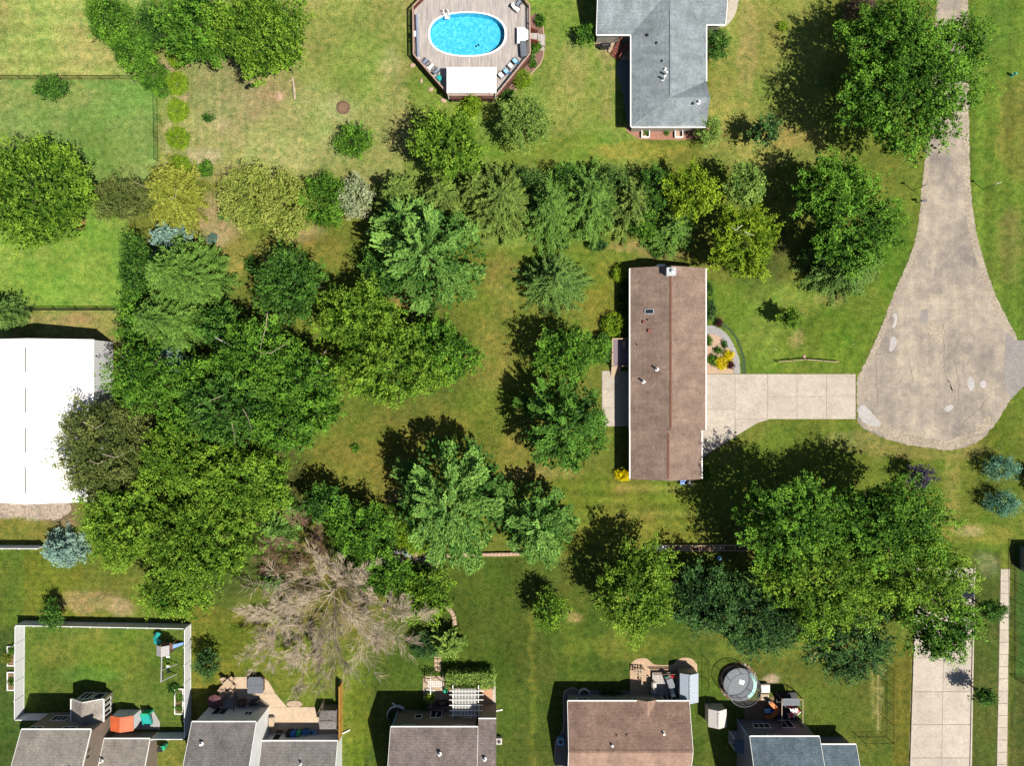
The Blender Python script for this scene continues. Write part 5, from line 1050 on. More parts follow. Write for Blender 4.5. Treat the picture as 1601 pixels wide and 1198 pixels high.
# patio of house 2
pt = sheet('patio', [(347, 1059), (411, 1059), (420, 1066), (431, 1085), (449, 1106), (493, 1106), (500, 1126), (528, 1128), (528, 1150), (419, 1150), (409, 1106), (347, 1106)], M_bed, .015, label='L-shaped concrete patio behind the house with the white east wall')
M_pk = concrete('pinkish concrete', A(232, 204, 170), .08, .12)
for qd in ([(347, 1059), (382, 1059), (382, 1083), (347, 1083)], [(347, 1083.3), (382, 1083.3), (382, 1106), (347, 1106)], [(382.3, 1059), (411, 1059), (420, 1066), (430.5, 1085), (418, 1085), (404, 1083), (382.3, 1083)], [(382.3, 1083.3), (404, 1083.3), (418, 1085.3), (430.7, 1085.3), (449, 1106), (419, 1106), (382.3, 1106)],
           [(419, 1106.3), (458, 1106.3), (458, 1133), (419, 1133)], [(458.3, 1106.3), (493, 1106.3), (500, 1126), (500, 1133), (458.3, 1133)], [(419, 1133.3), (458, 1133.3), (458, 1150), (419, 1150)], [(458.3, 1133.3), (528, 1133.3), (528, 1150), (458.3, 1150)]):
    sheet('slab', qd, M_pk, .06, pt, t=.05)
ht = thing('hot_tub', (*P(399, 1073, .9)[:2], 0), 'square hot tub under a grey cover on the patio', 'hot tub'); x, y = ht.location[0], ht.location[1]
mb = MB(); oc = [(-.95, -.85), (-.85, -.95), (.85, -.95), (.95, -.85), (.95, .75), (.7, 1.05), (-.7, 1.05), (-.95, .8)]; mb.prism([(x + u, y + v) for u, v in oc], .02, .78); mb.build('cabinet', M_mulch, ht)
mb = MB(); mb.prism([(x + u * 1.06, y + v * 1.06) for u, v in oc if v <= .1] + [(x + 1.0, y + .02), (x - 1.0, y + .02)][:0] + [(x + 1.01, y + .02), (x - 1.01, y + .02)], .78, .9); mb.prism([(x + 1.01, y + .04), (x + 1.0, y + .8), (x + .74, y + 1.1), (x - .74, y + 1.1), (x - 1.0, y + .85), (x - 1.01, y + .04)], .78, .89); mb.build('cover', M_cover, ht)
R2_ = random.Random(3)
k = 0
for (px, py, rot, lb) in ((351, 1065, .7, 'tan patio chair at the upper left of the dining set'), (362, 1063, -.7, 'tan patio chair at the upper right of the dining set'), (349, 1076, 2.3, 'tan patio chair at the lower left of the dining set'), (364, 1075, -2.3, 'tan patio chair at the lower right of the dining set'), (349, 1083, 2.6, 'tan patio chair nearest the house wall, left'), (361, 1083, -2.6, 'tan patio chair nearest the house wall, right')):
    x, y, _ = P(px, py, .5); patio_chair(x, y, .06, rot, lb, M_tanw, M_cap, 'chairs round the patio table', recl=.15)
tbm = thing('patio_table', (*P(356, 1070, .75)[:2], .06), 'tan square patio table in the middle of the tan chairs', 'table'); x, y = tbm.location[0], tbm.location[1]
mb = MB(); mb.cbox((x, y, .74), .95, .95, .05, .78); mb.build('table_top', M_tanw, tbm)
for a in range(4): mb = MB(); mb.cbox((x + cos(a * pi / 2) * .5, y + sin(a * pi / 2) * .5, .06), .06, .06, .68); mb.build('leg', M_cap, tbm)
def umbrella(px, py, r_, mat, label, h=2.3):
    x, y, _ = P(px, py, h); r = thing('patio_umbrella', (x, y, 0), label, 'umbrella'); mb = MB(); n = 8
    top = (x, y, h + .15)
    for i in range(n):
        a0, a1 = 2 * pi * i / n, 2 * pi * (i + 1) / n; p0 = (x + cos(a0) * r_, y + sin(a0) * r_, h - .3); p1 = (x + cos(a1) * r_, y + sin(a1) * r_, h - .3); mb.poly([p0, p1, top]); mb.poly([p0, (p0[0], p0[1], p0[2] - .12), (p1[0], p1[1], p1[2] - .12), p1])
    mb.build('canopy', mat, r); mb = MB(); mb.cyl((x, y, 0), .03, h + .1, 8); mb.build('pole', M_metal, r); mb = MB(); mb.cyl((x, y, 0), .25, .08, 10); mb.build('base', M_dark, r); return r
umbrella(334, 1100, .95, plain('maroon canvas', A(120, 78, 80), .8, .1), 'maroon patio umbrella in the shade by the house corner', 2.0)
pst = thing('deck', (*G(362, 1096)[:2], 0), 'small grey deck with steps at the back door of the white-walled house', 'deck')
mb = MB(); mb.box(X_(353), X_(371), Y_(1108), Y_(1097), .6, .7); mb.build('platform', M_concG, pst)
for k in range(4): mb = MB(); mb.box(X_(354), X_(371), Y_(1097) + .28 * k, Y_(1097) + .28 * (k + 1), .42 - .13 * k, .5 - .13 * k); mb.build('step', M_concG, pst)
for px in (353, 371.5): mb = MB(); mb.bar((X_(px), Y_(1108), 1.5), (X_(px), Y_(1090), 1.1), .07, .06); mb.build('handrail', M_mulch, pst); 
for px in (353.5, 371): mb = MB(); mb.box(X_(px) - .05, X_(px) + .05, Y_(1090), Y_(1089), 0, 1.1); mb.build('post', M_mulch, pst)
box_thing('storage_box', 378, 1101, 0, .7, .8, .6, M_mulch, 'brown storage box on the shaded patio', 'storage box'); grill(397, 1101.5, .2, 'black grill with lid in the shaded corner of the patio')
box_thing('storage_box', 424, 1131, 0, .6, 1.2, .65, M_cream, 'white storage box against the white east wall', 'storage box', lidmat=M_tanw)
mb = MB(); p = G(461, 1101); mb.prism([(p[0] + cos(a) * 1.05, p[1] + sin(a) * .45) for a in np.linspace(0, 5.9, 12)], .0, .12); tag(mb.build('woodchip_heap', M_pav, None), 'low tan heap of wood chips at the edge of the L-shaped patio', 'wood chips')
# raised planters
def planter(gx0, gx1, gy0, gy1, label, plants=0, soil=M_dirt):
    r = thing('raised_planter', ((X_(gx0) + X_(gx1)) / 2, (Y_(gy0) + Y_(gy1)) / 2, 0), label, 'planter'); x0, x1, y0, y1 = X_(gx0), X_(gx1), Y_(gy1), Y_(gy0)
    for bb in ((x0, x0 + .1, y0, y1), (x1 - .1, x1, y0, y1), (x0 + .1, x1 - .1, y0, y0 + .1), (x0 + .1, x1 - .1, y1 - .1, y1)): mb = MB(); mb.box(*bb, 0, .35); mb.build('side_board', M_white, r)
    mb = MB(); mb.box(x0 + .1, x1 - .1, y0 + .1, y1 - .1, 0, .25); mb.build('soil', soil, r); return r
planter(13.5, 26, 1010, 1041, 'white framed planter outside the fence, the upper one with tall plants'); planter(13.5, 26, 1050, 1079, 'white framed planter outside the fence, the lower one')
planter(274.5, 288.5, 1076, 1116, 'white framed planter inside the white fence, near its right side')
# swing set / play fort
sw_ = thing('swing_set', (*G(262, 1012)[:2], 0), 'wooden play fort with grey roof, teal tube slide and swing beam', 'play set')
x0, x1 = P(244.5, 0, 2.4)[0], P(264.5, 0, 2.4)[0]; y1, y0 = P(0, 1010, 2.4)[1], P(0, 1026, 2.4)[1]
for xx in (x0 + .15, x1 - .15):
    for yy in (y0 + .15, y1 - .15): mb = MB(); mb.box(xx - .05, xx + .05, yy - .05, yy + .05, 0, 2.35); mb.build('post', M_mulch, sw_)
xm = (x0 + x1) / 2; M_lg = plain('light grey board roof', A(206, 200, 196), .7, .1)
for k in range(6):
    u0 = y0 + (y1 - y0) * k / 6; u1 = y0 + (y1 - y0) * (k + 1) / 6 - .02
    mb = MB(); mb.slab([(x0, u0, 2.35), (xm, u0, 2.85), (xm, u1, 2.85), (x0, u1, 2.35)], .04); mb.slab([(xm + .001, u0, 2.85), (x1, u0, 2.35), (x1, u1, 2.35), (xm + .001, u1, 2.85)], .04); mb.build('roof_board', M_lg, sw_)
mb = MB(); mb.box(x0 + .1, x1 - .1, y0 + .1, y1 - .1, 1.2, 1.28); mb.build('platform', M_mulch, sw_)
a_ = P(253, 1027, 2.3); c_ = P(252, 1067.5, 2.3); mb = MB(); mb.bar((a_[0], a_[1] , 2.3), (c_[0], c_[1], 2.3), .1, .14); mb.build('swing_beam', M_lg, sw_)
for dx_ in (-.9, .9): mb = MB(); mb.bar((c_[0], c_[1] + .1, 2.28), (c_[0] + dx_ * 1.0, c_[1] + .1, 0), .09, .09); mb.build('leg', M_lg, sw_)
a_ = P(253, 1049, 2.3); c_ = P(277, 1039, .2); mb = MB(); mb.bar(a_, c_, .07, .07); mb.build('brace', M_lg, sw_)
for py in (1036, 1051, 1060):
    p = P(252.5, py, 2.2); st_ = MB(); st_.box(p[0] - .2, p[0] + .25, p[1] - .1, p[1] + .1, .5, .54); se = st_.build('swing_seat', M_white if py < 1060 else M_dark, sw_)
    for dx_ in (-.18, .22): mb = MB(); mb.bar((p[0] + dx_, p[1], .54), (p[0], p[1], 2.2), .02, .02); mb.build('rope', M_dark, se)
p = P(243, 1004, 1.3); mb = MB(); mb.tube([(p[0] + .55, p[1] - .2, 1.35), (p[0] + .1, p[1], 1.2), (p[0] - .15, p[1] + .3, .9), (p[0] + .05, p[1] + .8, .5)], .36, 10); mb.build('tube_slide', M_teal, sw_)
p = P(268, 1013, 1.0); mb = MB(); mb.slab([(p[0] - .2, p[1] - .3, 1.2), (p[0] + 1.2, p[1] + .1, .3), (p[0] + 1.2, p[1] + .4, .3), (p[0] - .2, p[1] + .3, 1.2)], .12); mb.build('slide', M_blueP, sw_)
# white pergola
pg = thing('pergola', (*P(723, 1100, 2.6)[:2], 0), 'white slatted pergola on the brick terrace', 'pergola'); z = 2.65
for k in range(16):
    px = 709.5 + 2.3 * k; a_ = P(px, 1077.5, z + .1); c_ = P(px, 1124 if k > 10 else 1119, z + .1); mb = MB(); mb.bar((a_[0], a_[1], z + .1), (c_[0], c_[1], z + .1), .055, .14); mb.build('slat', M_white, pg)
for k, py in enumerate((1081, 1087, 1095, 1103.5, 1112, 1119.5)):
    a_ = P(702.5, py, z + .24); c_ = P(757 - k * .6, py, z + .24); mb = MB(); mb.bar((a_[0], a_[1], z + .24), (c_[0], c_[1], z + .24), .07, .12); mb.build('cross_beam', M_white, pg)
for px in (708, 748): a_ = P(px, 1072, z - .06); c_ = P(px, 1124, z - .06); mb = MB(); mb.bar((a_[0], a_[1], z - .06), (c_[0], c_[1], z - .06), .09, .18); mb.build('main_beam', M_white, pg)
for px in (708, 748):
    for py in (1082, 1121): a_ = P(px, py, z); mb = MB(); mb.cbox((a_[0], a_[1], 0), .14, .14, z - .15); mb.cbox((a_[0], a_[1], 0), .22, .22, .2); mb.build('post', M_white, pg)
tr_ = sheet('terrace', [(698, 1066), (771, 1066), (774, 1110), (766, 1107), (766, 1116), (698, 1110)], plain('orange brick paving', A(222, 170, 130), .85, .18, 4), .04, label='brick terrace under the white pergola', t=.05)
sheet('garden_path', smooth_line([(762, 1053), (769, 1055), (774, 1066), (775, 1090), (775, 1180)], 4) + [(770, 1180), (770, 1070), (766, 1062), (760, 1058)], M_slab, .045, label='curved pale path right of the white pergola', t=.05)
sheet('patio', [(662, 1058), (698, 1058), (698, 1110), (664, 1108), (661, 1080)], M_pav, .03, label='buff paving below the white lattice arbour', t=.03)
ab = thing('arbour', (*P(680, 1074, 2.0)[:2], 0), 'small white lattice arbour at the end of the stepping stones', 'arbour')
for k in range(7): px = 669.5 + 3.4 * k; a_ = P(px, 1065, 2.1); c_ = P(px, 1075, 2.1); mb = MB(); mb.bar((a_[0], a_[1], 2.1), (c_[0], c_[1], 2.1), .05, .06); mb.build('lattice_slat', M_white, ab)
for k in range(4): a_ = P(669, 1066 + 2.8 * k, 2.16); c_ = P(691, 1066 + 2.8 * k, 2.16); mb = MB(); mb.bar((a_[0], a_[1], 2.16), (c_[0], c_[1], 2.16), .05, .06); mb.build('lattice_slat', M_white, ab)
for px, py in ((673, 1060), (690.5, 1062), (673, 1086), (690.5, 1078)): a_ = P(px, py, 2.05); mb = MB(); mb.cbox((a_[0], a_[1], 0), .08, .08, 2.05); mb.build('post', M_white, ab)
for (xa, ya, xb, yb) in ((673, 1059, 673, 1087), (666, 1079, 680, 1081)): a_ = P(xa, ya, 2.02); c_ = P(xb, yb, 2.02); mb = MB(); mb.bar(a_, c_, .07, .07); mb.build('beam', M_white, ab)
gt = thing('garden_gate', (*G(676, 1054)[:2], 0), 'dark iron arch and gate above the white lattice arbour', 'gate')
for px in (664, 684): mb = MB(); a_ = G(px, 1051); mb.cyl((a_[0], a_[1], 0), .04, 1.7, 8); mb.build('post', M_dark, gt)
a_ = G(664, 1051); c_ = G(684, 1051); mb = MB(); mb.tube([(a_[0] + (c_[0] - a_[0]) * u, a_[1], 1.7 + .5 * sin(pi * u)) for u in np.linspace(0, 1, 9)], .035, 6); mb.build('arch', M_dark, gt)
for k in range(8): u = k / 7; mb = MB(); mb.bar((a_[0] + (c_[0] - a_[0]) * u, a_[1], .1), (a_[0] + (c_[0] - a_[0]) * u, a_[1], 1.2), .02, .02); mb.build('bar', M_dark, gt)
um2 = thing('lidded_pot', (*P(696.5, 1081.5, .5)[:2], 0), 'bright green round lidded tub on the terrace', 'tub'); x, y = um2.location[0], um2.location[1]
mb = MB(); mb.cyl((x, y, .05), .26, .4, 12, r2=.3); mb.build('body', M_greenP, um2); mb = MB(); mb.cyl((x, y, .45), .32, .06, 12, r2=.25); mb.build('lid', M_greenP, um2)
st2 = thing('stairs', (*G(685, 1105)[:2], 0), 'brown wooden steps at the back door of the house with the pergola', 'stairs')
for k in range(4): mb = MB(); mb.box(X_(676), X_(686), Y_(1109) + .28 * k, Y_(1109) + .28 * (k + 1), .42 - .12 * k, .5 - .12 * k); mb.build('step', M_mulch, st2)
grill(692, 1103, .1, 'black covered grill in the shade beside the white pergola')
def ring_well(gx_, gy_, r_, label, a0=0, a1=pi, mat=M_vinyl):
    w_ = thing('window_well', (*G(gx_, gy_)[:2], 0), label, 'window well'); x, y, _ = G(gx_, gy_); mb = MB(); n = 14; aa = np.linspace(a0, a1, n)
    for u, v in zip(aa, aa[1:]): mb.prism([(x + cos(u) * r_, y + sin(u) * r_), (x + cos(v) * r_, y + sin(v) * r_), (x + cos(v) * (r_ - .1), y + sin(v) * (r_ - .1)), (x + cos(u) * (r_ - .1), y + sin(u) * (r_ - .1))], 0, .5)
    mb.build('liner', mat, w_); mb = MB(); mb.prism([(x + cos(u) * (r_ - .11), y + sin(u) * (r_ - .11)) for u in aa], .01, .05); mb.build('gravel', M_dirt, w_); return w_
ring_well(621, 1118, 1.3, 'pale curved window well left of the house with the pergola', .7, 3.6); ring_well(913, 1085, .75, 'pale rounded window well on the north wall of the reddish brown roofed house', 0, pi)
# house 4 surroundings
sheet('planting_bed', rough([(884, 1200), (870, 1198), (868, 1160), (880, 1140), (880, 1088), (884, 1079), (895, 1076), (905, 1079), (950, 1080), (985, 1080), (985, 1092), (888, 1092), (888, 1200)], .5, 4), plain('grey brown gravel', A(150, 134, 126), .95, .35, 5), .02, label='gravel bed along the west and north walls of the reddish brown roofed house')
block_row(smooth_line([(868, 1200), (869, 1160), (881, 1140), (881, 1088), (886, 1079), (896, 1076), (904, 1080)], 4), .45, .14, .1, 'thin pale edging round the gravel bed of the reddish brown roofed house', 'bed_edging', M_stone, 'edging', 9, gap=.01)
p4_ = sheet('patio', smooth_line([(985, 1050), (987, 1038), (996, 1031), (1010, 1030), (1018, 1036), (1025, 1040), (1050, 1040), (1057, 1034), (1068, 1029), (1082, 1031), (1090, 1040)], 4) + [(1090.5, 1088), (1076, 1094), (1074, 1092), (985, 1086)], concrete('tan patio concrete', A(226, 190, 152), .08, .15), .03, label='tan patio behind the reddish brown roofed house', t=.03)
dk4 = thing('deck', (*G(1040, 1070)[:2], 0), 'pale grey deck between the patio and the metal shed', 'deck'); x0, x1, y0, y1 = X_(1019), X_(1060), Y_(1086), Y_(1049)
for k in range(int((y1 - y0) / .3)): mb = MB(); mb.box(x0, x1, y0 + .3 * k, y0 + .3 * k + .285, .4, .45); mb.build('deck_board', M_deckw, dk4)
mb = MB(); mb.bar((x0, y1, 1.3), (x1, y1, 1.3), .08, .05); mb.build('rail', M_mulch, dk4); mb = MB(); mb.bar((x0, y1, .6), (x1, y1, .6), .05, .05); mb.build('rail', M_mulch, dk4); mb = MB(); n = int((x1 - x0) / .14)
for k in range(n): mb.cbox((x0 + .14 * k, y1, .45), .04, .04, .85)
tag(mb.build('balusters', M_mulch, dk4), kind='stuff')
for yy in (y0, y0 + 1.0, y0 + 2.0): mb = MB(); mb.cbox((x0, yy, 0), .09, .09, 1.35); mb.build('post', M_tanw, dk4)
mb = MB(); mb.bar((x0, y0, 1.35), (x0, y0 + 2.2, 1.35), .1, .05); mb.build('rail', M_tanw, dk4)
tl = thing('trellis', (*G(1000, 1052)[:2], 0), 'tan wooden trellis steps with square openings on the tan patio', 'trellis')
for k in range(5): a_ = P(992 + 4 * k, 1047, .9); c_ = P(992 + 4 * k, 1055 + 2 * k, .9); mb = MB(); mb.bar((a_[0], a_[1], .9), (c_[0], c_[1], .9), .1, .08); mb.build('slat', M_tanw, tl)
for k in range(3): a_ = P(992, 1048 + 4 * k, .96); c_ = P(1012, 1050 + 4.6 * k, .96); mb = MB(); mb.bar(a_, c_, .1, .06); mb.build('slat', M_tanw, tl)
for px, py in ((993, 1048), (1008, 1050), (1003, 1064), (1005, 1070)): a_ = P(px, py, .9); mb = MB(); mb.cbox((a_[0], a_[1], 0), .09, .09, .88); mb.build('post', M_tanw, tl)
a_ = P(1004, 1058, .85); c_ = P(1004, 1071, .85); mb = MB(); mb.bar(a_, c_, .16, .06); mb.build('slat', M_tanw, tl)
box_thing('storage_box', 1022.5, 1077, .45, .55, 1.25, .6, M_cream, 'long white planter box on the deck by the tan patio', 'planter box')
tb4 = thing('patio_table', (*P(1049, 1070, 1.2)[:2], .45), 'dark framed glass table on the pale grey deck', 'table'); x, y = tb4.location[0], tb4.location[1]
mb = MB(); mb.cbox((x, y, 1.15), .8, 1.25, .04, .35); mb.build('table_top', M_cover, tb4)
for u, v in ((-.3, -.5), (.3, -.5), (.3, .5), (-.3, .5)): mb = MB(); mb.cbox((x + u * cos(.35) - v * sin(.35), y + u * sin(.35) + v * cos(.35), .45), .05, .05, .7); mb.build('leg', M_dark, tb4)
for px, py, rot, lb, fb in ((1045, 1062, .4, 'white cushioned chair at the upper end of the glass table', M_white), (1055, 1072, -1.2, 'grey cushioned chair right of the glass table', M_fab), (1051, 1082, 3.4, 'white stool-like chair at the lower end of the glass table', M_white)):
    x, y, _ = P(px, py, .9); patio_chair(x, y, .45, rot, lb, fb, recl=.1)
for i, (px, py, ck_) in enumerate(((1041, 1057, M_greenP), (1052, 1058, M_redP), (1058, 1061, M_timber))):
    x, y, _ = P(px, py, .8); r = thing('flower_pot', (x, y, .45), ['potted green plant by the deck rail', 'potted red flowers by the deck rail', 'potted yellow flowers beside the metal shed'][i], 'flower pot'); mb = MB(); mb.cyl((x, y, .45), .14, .28, 10, r2=.2); mb.build('pot', M_cap, r)
    mb = MB(); rr_ = random.Random(i)
    for k in range(60): a = rr_.uniform(0, 6.3); d_ = rr_.uniform(0, .3); z = .75 + rr_.uniform(0, .25); q0 = (x + cos(a) * d_, y + sin(a) * d_, z); mb.poly([q0, (q0[0] + .09, q0[1] + .02, z + .02), (q0[0] + .07, q0[1] + .1, z + .03), (q0[0] - .02, q0[1] + .08, z)])
    mb.build('flowers', ck_, r)
grill(1063, 1091, .0, 'small black grill between the deck and the metal shed wall')
ac = box_thing('air_conditioner', 876.5, 1161, 0, .8, .8, .8, M_lblue, 'square blue-grey air conditioner west of the reddish brown roofed house', 'air conditioner'); x, y = ac.location[0], ac.location[1]
mb = MB(); mb.cyl((x, y, .82), .28, .03, 14); mb.build('fan_grille', M_dark, ac)
ac = box_thing('air_conditioner', 780, 1160.5, 0, .7, .7, .75, M_cream, 'cream air conditioner beside the house with the pergola', 'air conditioner'); x, y = ac.location[0], ac.location[1]; mb = MB(); mb.cyl((x, y, .77), .25, .03, 14); mb.build('fan_grille', M_dark, ac)
# trampoline
tp = thing('trampoline', (*P(1157, 1071, .9)[:2], 0), 'round trampoline with grey mat, teal edge pad and safety poles', 'trampoline'); x, y = tp.location[0], tp.location[1]; Rr = 2.15
def annulus(r0, r1, z0, z1, n=28, a0=0, a1=2 * pi):
    mb = MB()
    for i in range(n):
        u, v = a0 + (a1 - a0) * i / n, a0 + (a1 - a0) * (i + 1) / n; mb.prism([(x + cos(u) * r0, y + sin(u) * r0), (x + cos(u) * r1, y + sin(u) * r1), (x + cos(v) * r1, y + sin(v) * r1), (x + cos(v) * r0, y + sin(v) * r0)], z0, z1)
    return mb
mb = MB(); mb.prism([(x + cos(a) * 1.72, y + sin(a) * 1.72) for a in np.linspace(0, 6.1, 28)], .86, .88); mb.build('mat', plain('dark grey mesh mat', A(132, 138, 142), .7, .1), tp)
annulus(1.72, 2.15, .9, .95, 28, -1.0, .8).build('edge_pad', M_teal, tp); annulus(1.72, 2.15, .9, .95, 28, .8, 2 * pi - 1.0).build('edge_pad', plain('dark navy pad', (.02, .04, .07, 1), .5, .1), tp)
for k in range(8):
    a = k * pi / 4 + .2; mb = MB(); mb.tube([(x + cos(a) * 2.2, y + sin(a) * 2.2, 0), (x + cos(a) * 2.22, y + sin(a) * 2.22, 2.3), (x + cos(a) * 2.1, y + sin(a) * 2.1, 2.75)], .035, 6); mb.build('net_pole', M_black, tp)
for k in range(6): a = k * pi / 3; mb = MB(); mb.tube([(x + cos(a - .2) * 2.1, y + sin(a - .2) * 2.1, .88), (x + cos(a - .2) * 2.1, y + sin(a - .2) * 2.1, .04), (x + cos(a + .2) * 2.1, y + sin(a + .2) * 2.1, .04), (x + cos(a + .2) * 2.1, y + sin(a + .2) * 2.1, .88)], .03, 5); mb.build('leg', M_metal, tp)
mb = MB(); mb.tube([(x + cos(a) * 2.1, y + sin(a) * 2.1, 2.72) for a in np.linspace(0, 2 * pi, 25)], .04, 5, cap=False); mb.build('top_ring', M_cover, tp)
mb = MB(); n = 90
for k in range(n):
    a = 2 * pi * k / n; mb.bar((x + cos(a) * 2.0, y + sin(a) * 2.0, .92), (x + cos(a) * 2.08, y + sin(a) * 2.08, 2.7), .01, .01)
for z in np.arange(1.1, 2.7, .25):
    for k in range(30): a, c = 2 * pi * k / 30, 2 * pi * (k + 1) / 30; mb.bar((x + cos(a) * 2.04, y + sin(a) * 2.04, z), (x + cos(c) * 2.04, y + sin(c) * 2.04, z), .01, .01)
tag(mb.build('safety_net', M_black, tp), kind='stuff')
mb = MB(); c = P(1160, 1068, .95); mb.cbox((c[0], c[1], .885), .62, .55, .015, -.3); tag(mb.build('mat', M_white, None), 'small white square sheet lying on the trampoline mat', 'sheet').name = 'white_sheet'
mb = MB(); c = G(1154, 1067); mb.prism([(c[0] + cos(a) * 2.5, c[1] + sin(a) * 2.5) for a in np.linspace(0, 6, 16)], .0, .02); tag(mb.build('stone_ring_ground', M_dirt, None), kind='structure')
rg = thing('stone_ring', (*G(1154, 1067)[:2], 0), 'ring of pale stones round the foot of the trampoline', 'edging')
for k in range(26): a = k / 26 * 2 * pi; g_ = (1154 + cos(a) * 29, 1067 + sin(a) * 29); rock(rg, g_[0], g_[1], R.uniform(.14, .24))
# white table and play deck of house 5
box_thing('storage_box', 1197, 1078, 0, 1.05, .95, .7, M_cream, 'white square box right of the trampoline', 'storage box'); box_thing('storage_box', 1196, 1091, 0, 1.0, .7, .55, M_tanw, 'tan box below the white one right of the trampoline', 'storage box')
gz = thing('gazebo', (*G(1228, 1105)[:2], 0), 'open wooden play deck with grey canopy panel and magenta awning', 'gazebo')
x0, x1, y0, y1 = X_(1212), X_(1244), Y_(1124), Y_(1082)
mb = MB(); mb.box(x0, x1, y0, y1, .25, .35); mb.build('platform', plain('dark deck mat', (.02, .022, .03, 1), .7, .2), gz)
for xx in (x0, x1):
    for yy in (y0, (y0 + y1) / 2, y1): mb = MB(); mb.cbox((xx, yy, 0), .1, .1, 2.3); mb.build('post', M_mulch, gz)
for a_, c_ in (((x0, y0), (x0, y1)), ((x0, y1), (x1, y1)), ((x1, y1), (x1, y0))): mb = MB(); mb.bar((*a_, 2.3), (*c_, 2.3), .08, .1); mb.build('beam', M_tanw, gz)
mb = MB(); mb.slab([(x0 + .1, y1 - .9, 2.1), (x1 - .2, y1 - .9, 2.1), (x1 - .5, y1 + .15, 2.4), (x0 + .15, y1 + .15, 2.4)], .05); mb.build('canopy_panel', M_cover, gz)
mb = MB(); mb.slab([(x0 + .5, y1 - 1.4, 1.0), (x1 - .2, y1 - 1.4, 1.0), (x1 - .2, y1 - .7, 1.7), (x0 + .3, y1 - .7, 1.7)], .04); mb.build('awning', plain('magenta fabric', (.35, .03, .15, 1), .6, .1), gz)
for (px, py, rot, lb, fb) in ((1240, 1112, .3, 'white and red play chair, upper one on the play deck', M_white), (1246, 1113, -.8, 'red play chair at the right side of the play deck', M_redP), (1237, 1120, .2, 'red and white play chair, lower one on the play deck', M_redP), (1237, 1105, 1.2, 'small red and white toy at the top of the play deck', M_redP)):
    x, y, _ = P(px, py, .8); patio_chair(x, y, .35, rot, lb, fb, M_white, recl=.1)
os_ = thing('play_slide', (*G(1200, 1105)[:2], 0), 'curved orange slide in the shade by the blue-grey roofed house', 'slide')
mb = MB(); pts = [P(1205, 1100, 1.4), P(1213, 1108, 1.2), P(1213, 1116, .9), P(1206, 1122, .6), P(1197, 1122, .3)]
for a_, c_ in zip(pts, pts[1:]): mb.bar(a_, c_, .5, .12)
mb.tube([(p[0] + .22, p[1], p[2] + .1) for p in pts], .06, 5); mb.tube([(p[0] - .22, p[1], p[2] + .1) for p in pts], .06, 5)
mb.build('slide_bed', plain('orange plastic', (.5, .15, .03, 1), .5, .1), os_); mb = MB(); p = pts[0]; mb.cbox((p[0], p[1], 0), .5, .3, 1.35); mb.build('ladder', M_dark, os_)
kp = thing('water_table', (*P(1200, 1112, .5)[:2], 0), 'light blue water play table beside the orange slide', 'play table'); x, y = kp.location[0], kp.location[1]; mb = MB(); mb.cbox((x, y, .45), .75, .55, .12); mb.build('basin', M_lblue, kp); mb = MB(); mb.cbox((x + .75, y, .0), .4, .8, .5); mb.build('seat', M_blueP, kp)
for u in (-.3, .3): mb = MB(); mb.cbox((x + u, y, 0), .08, .4, .45); mb.build('leg', M_lblue, kp)
sheet('patio', [(1160, 1098), (1212, 1090), (1216, 1128), (1165, 1128)], M_dirt, .02, label='shaded bare ground behind the blue-grey roofed house', t=.02)
# road side things
def sign_post(px, py, h, label, top=M_metal):
    r = thing('sign_post', (*G(px, py)[:2], 0), label, 'sign post'); x, y = r.location[0], r.location[1]; mb = MB(); mb.cyl((x, y, 0), .045, h, 8); mb.build('pole', M_dark, r); mb = MB(); mb.cbox((x, y, h - .5), .5, .03, .5, .2); mb.build('sign_plate', top, r); return r
sign_post(1427, 298, 2.9, 'dark sign post on the grass left of the road bend', M_dark); sign_post(1537, 296, 3.1, 'sign post with pale plate on the grass right of the road', M_white)
mbx = thing('mailbox', (*G(1435, 317)[:2], 0), 'mailbox on a post at the left edge of the road', 'mailbox'); x, y = mbx.location[0], mbx.location[1]
mb = MB(); mb.cbox((x, y, 0), .1, .1, 1.05); mb.build('post', M_tanw, mbx); mb = MB(); mb.cbox((x + .1, y, 1.05), .6, .25, .2); mb.tube([(x - .2, y, 1.25), (x + .4, y, 1.25)], .125, 10); mb.build('box', M_cover, mbx); mb = MB(); mb.cbox((x + .2, y + .14, 1.2), .04, .02, .25); mb.build('flag', M_redP, mbx)
hy_ = thing('hydrant', (*G(1581, 118)[:2], 0), 'small teal hydrant on the grass at the upper right', 'hydrant'); x, y = hy_.location[0], hy_.location[1]; mb = MB(); mb.tube([(x, y, 0), (x, y, .1), (x, y, .75), (x, y, .95), (x, y, 1.02)], [.2, .16, .16, .14, .04], 10); mb.build('barrel', M_teal, hy_)
mb = MB(); mb.tube([(x - .3, y, .6), (x + .3, y, .6)], .08, 8); mb.build('outlets', M_teal, hy_)
lg = thing('rail_fence', (*G(1258, 565)[:2], 0), 'low rustic split rail ornament on the lawn above the driveway', 'fence')
for a_, c_ in (((1214, 566), (1258, 562.5)), ((1258, 562.5), (1309, 566.5))):
    for z in (.35, .7): mb = MB(); p = G(*a_); q_ = G(*c_); mb.tube([(p[0], p[1], z), (q_[0], q_[1], z + .03)], .05, 6); mb.build('rail', M_tanw, lg)
for px, py in ((1214, 566), (1236, 564), (1258, 562.5), (1284, 564.5), (1309, 566.5)): p = G(px, py); mb = MB(); mb.cyl((p[0], p[1], 0), .06, .8, 6); mb.build('post', M_mulch, lg)
bo = thing('boulder', (*G(1257, 558)[:2], 0), 'pale boulder behind the low split rail ornament', 'boulder'); o = rock(bo, 1257, 558, .36); o.data = protos[0]; o.name = 'stone'
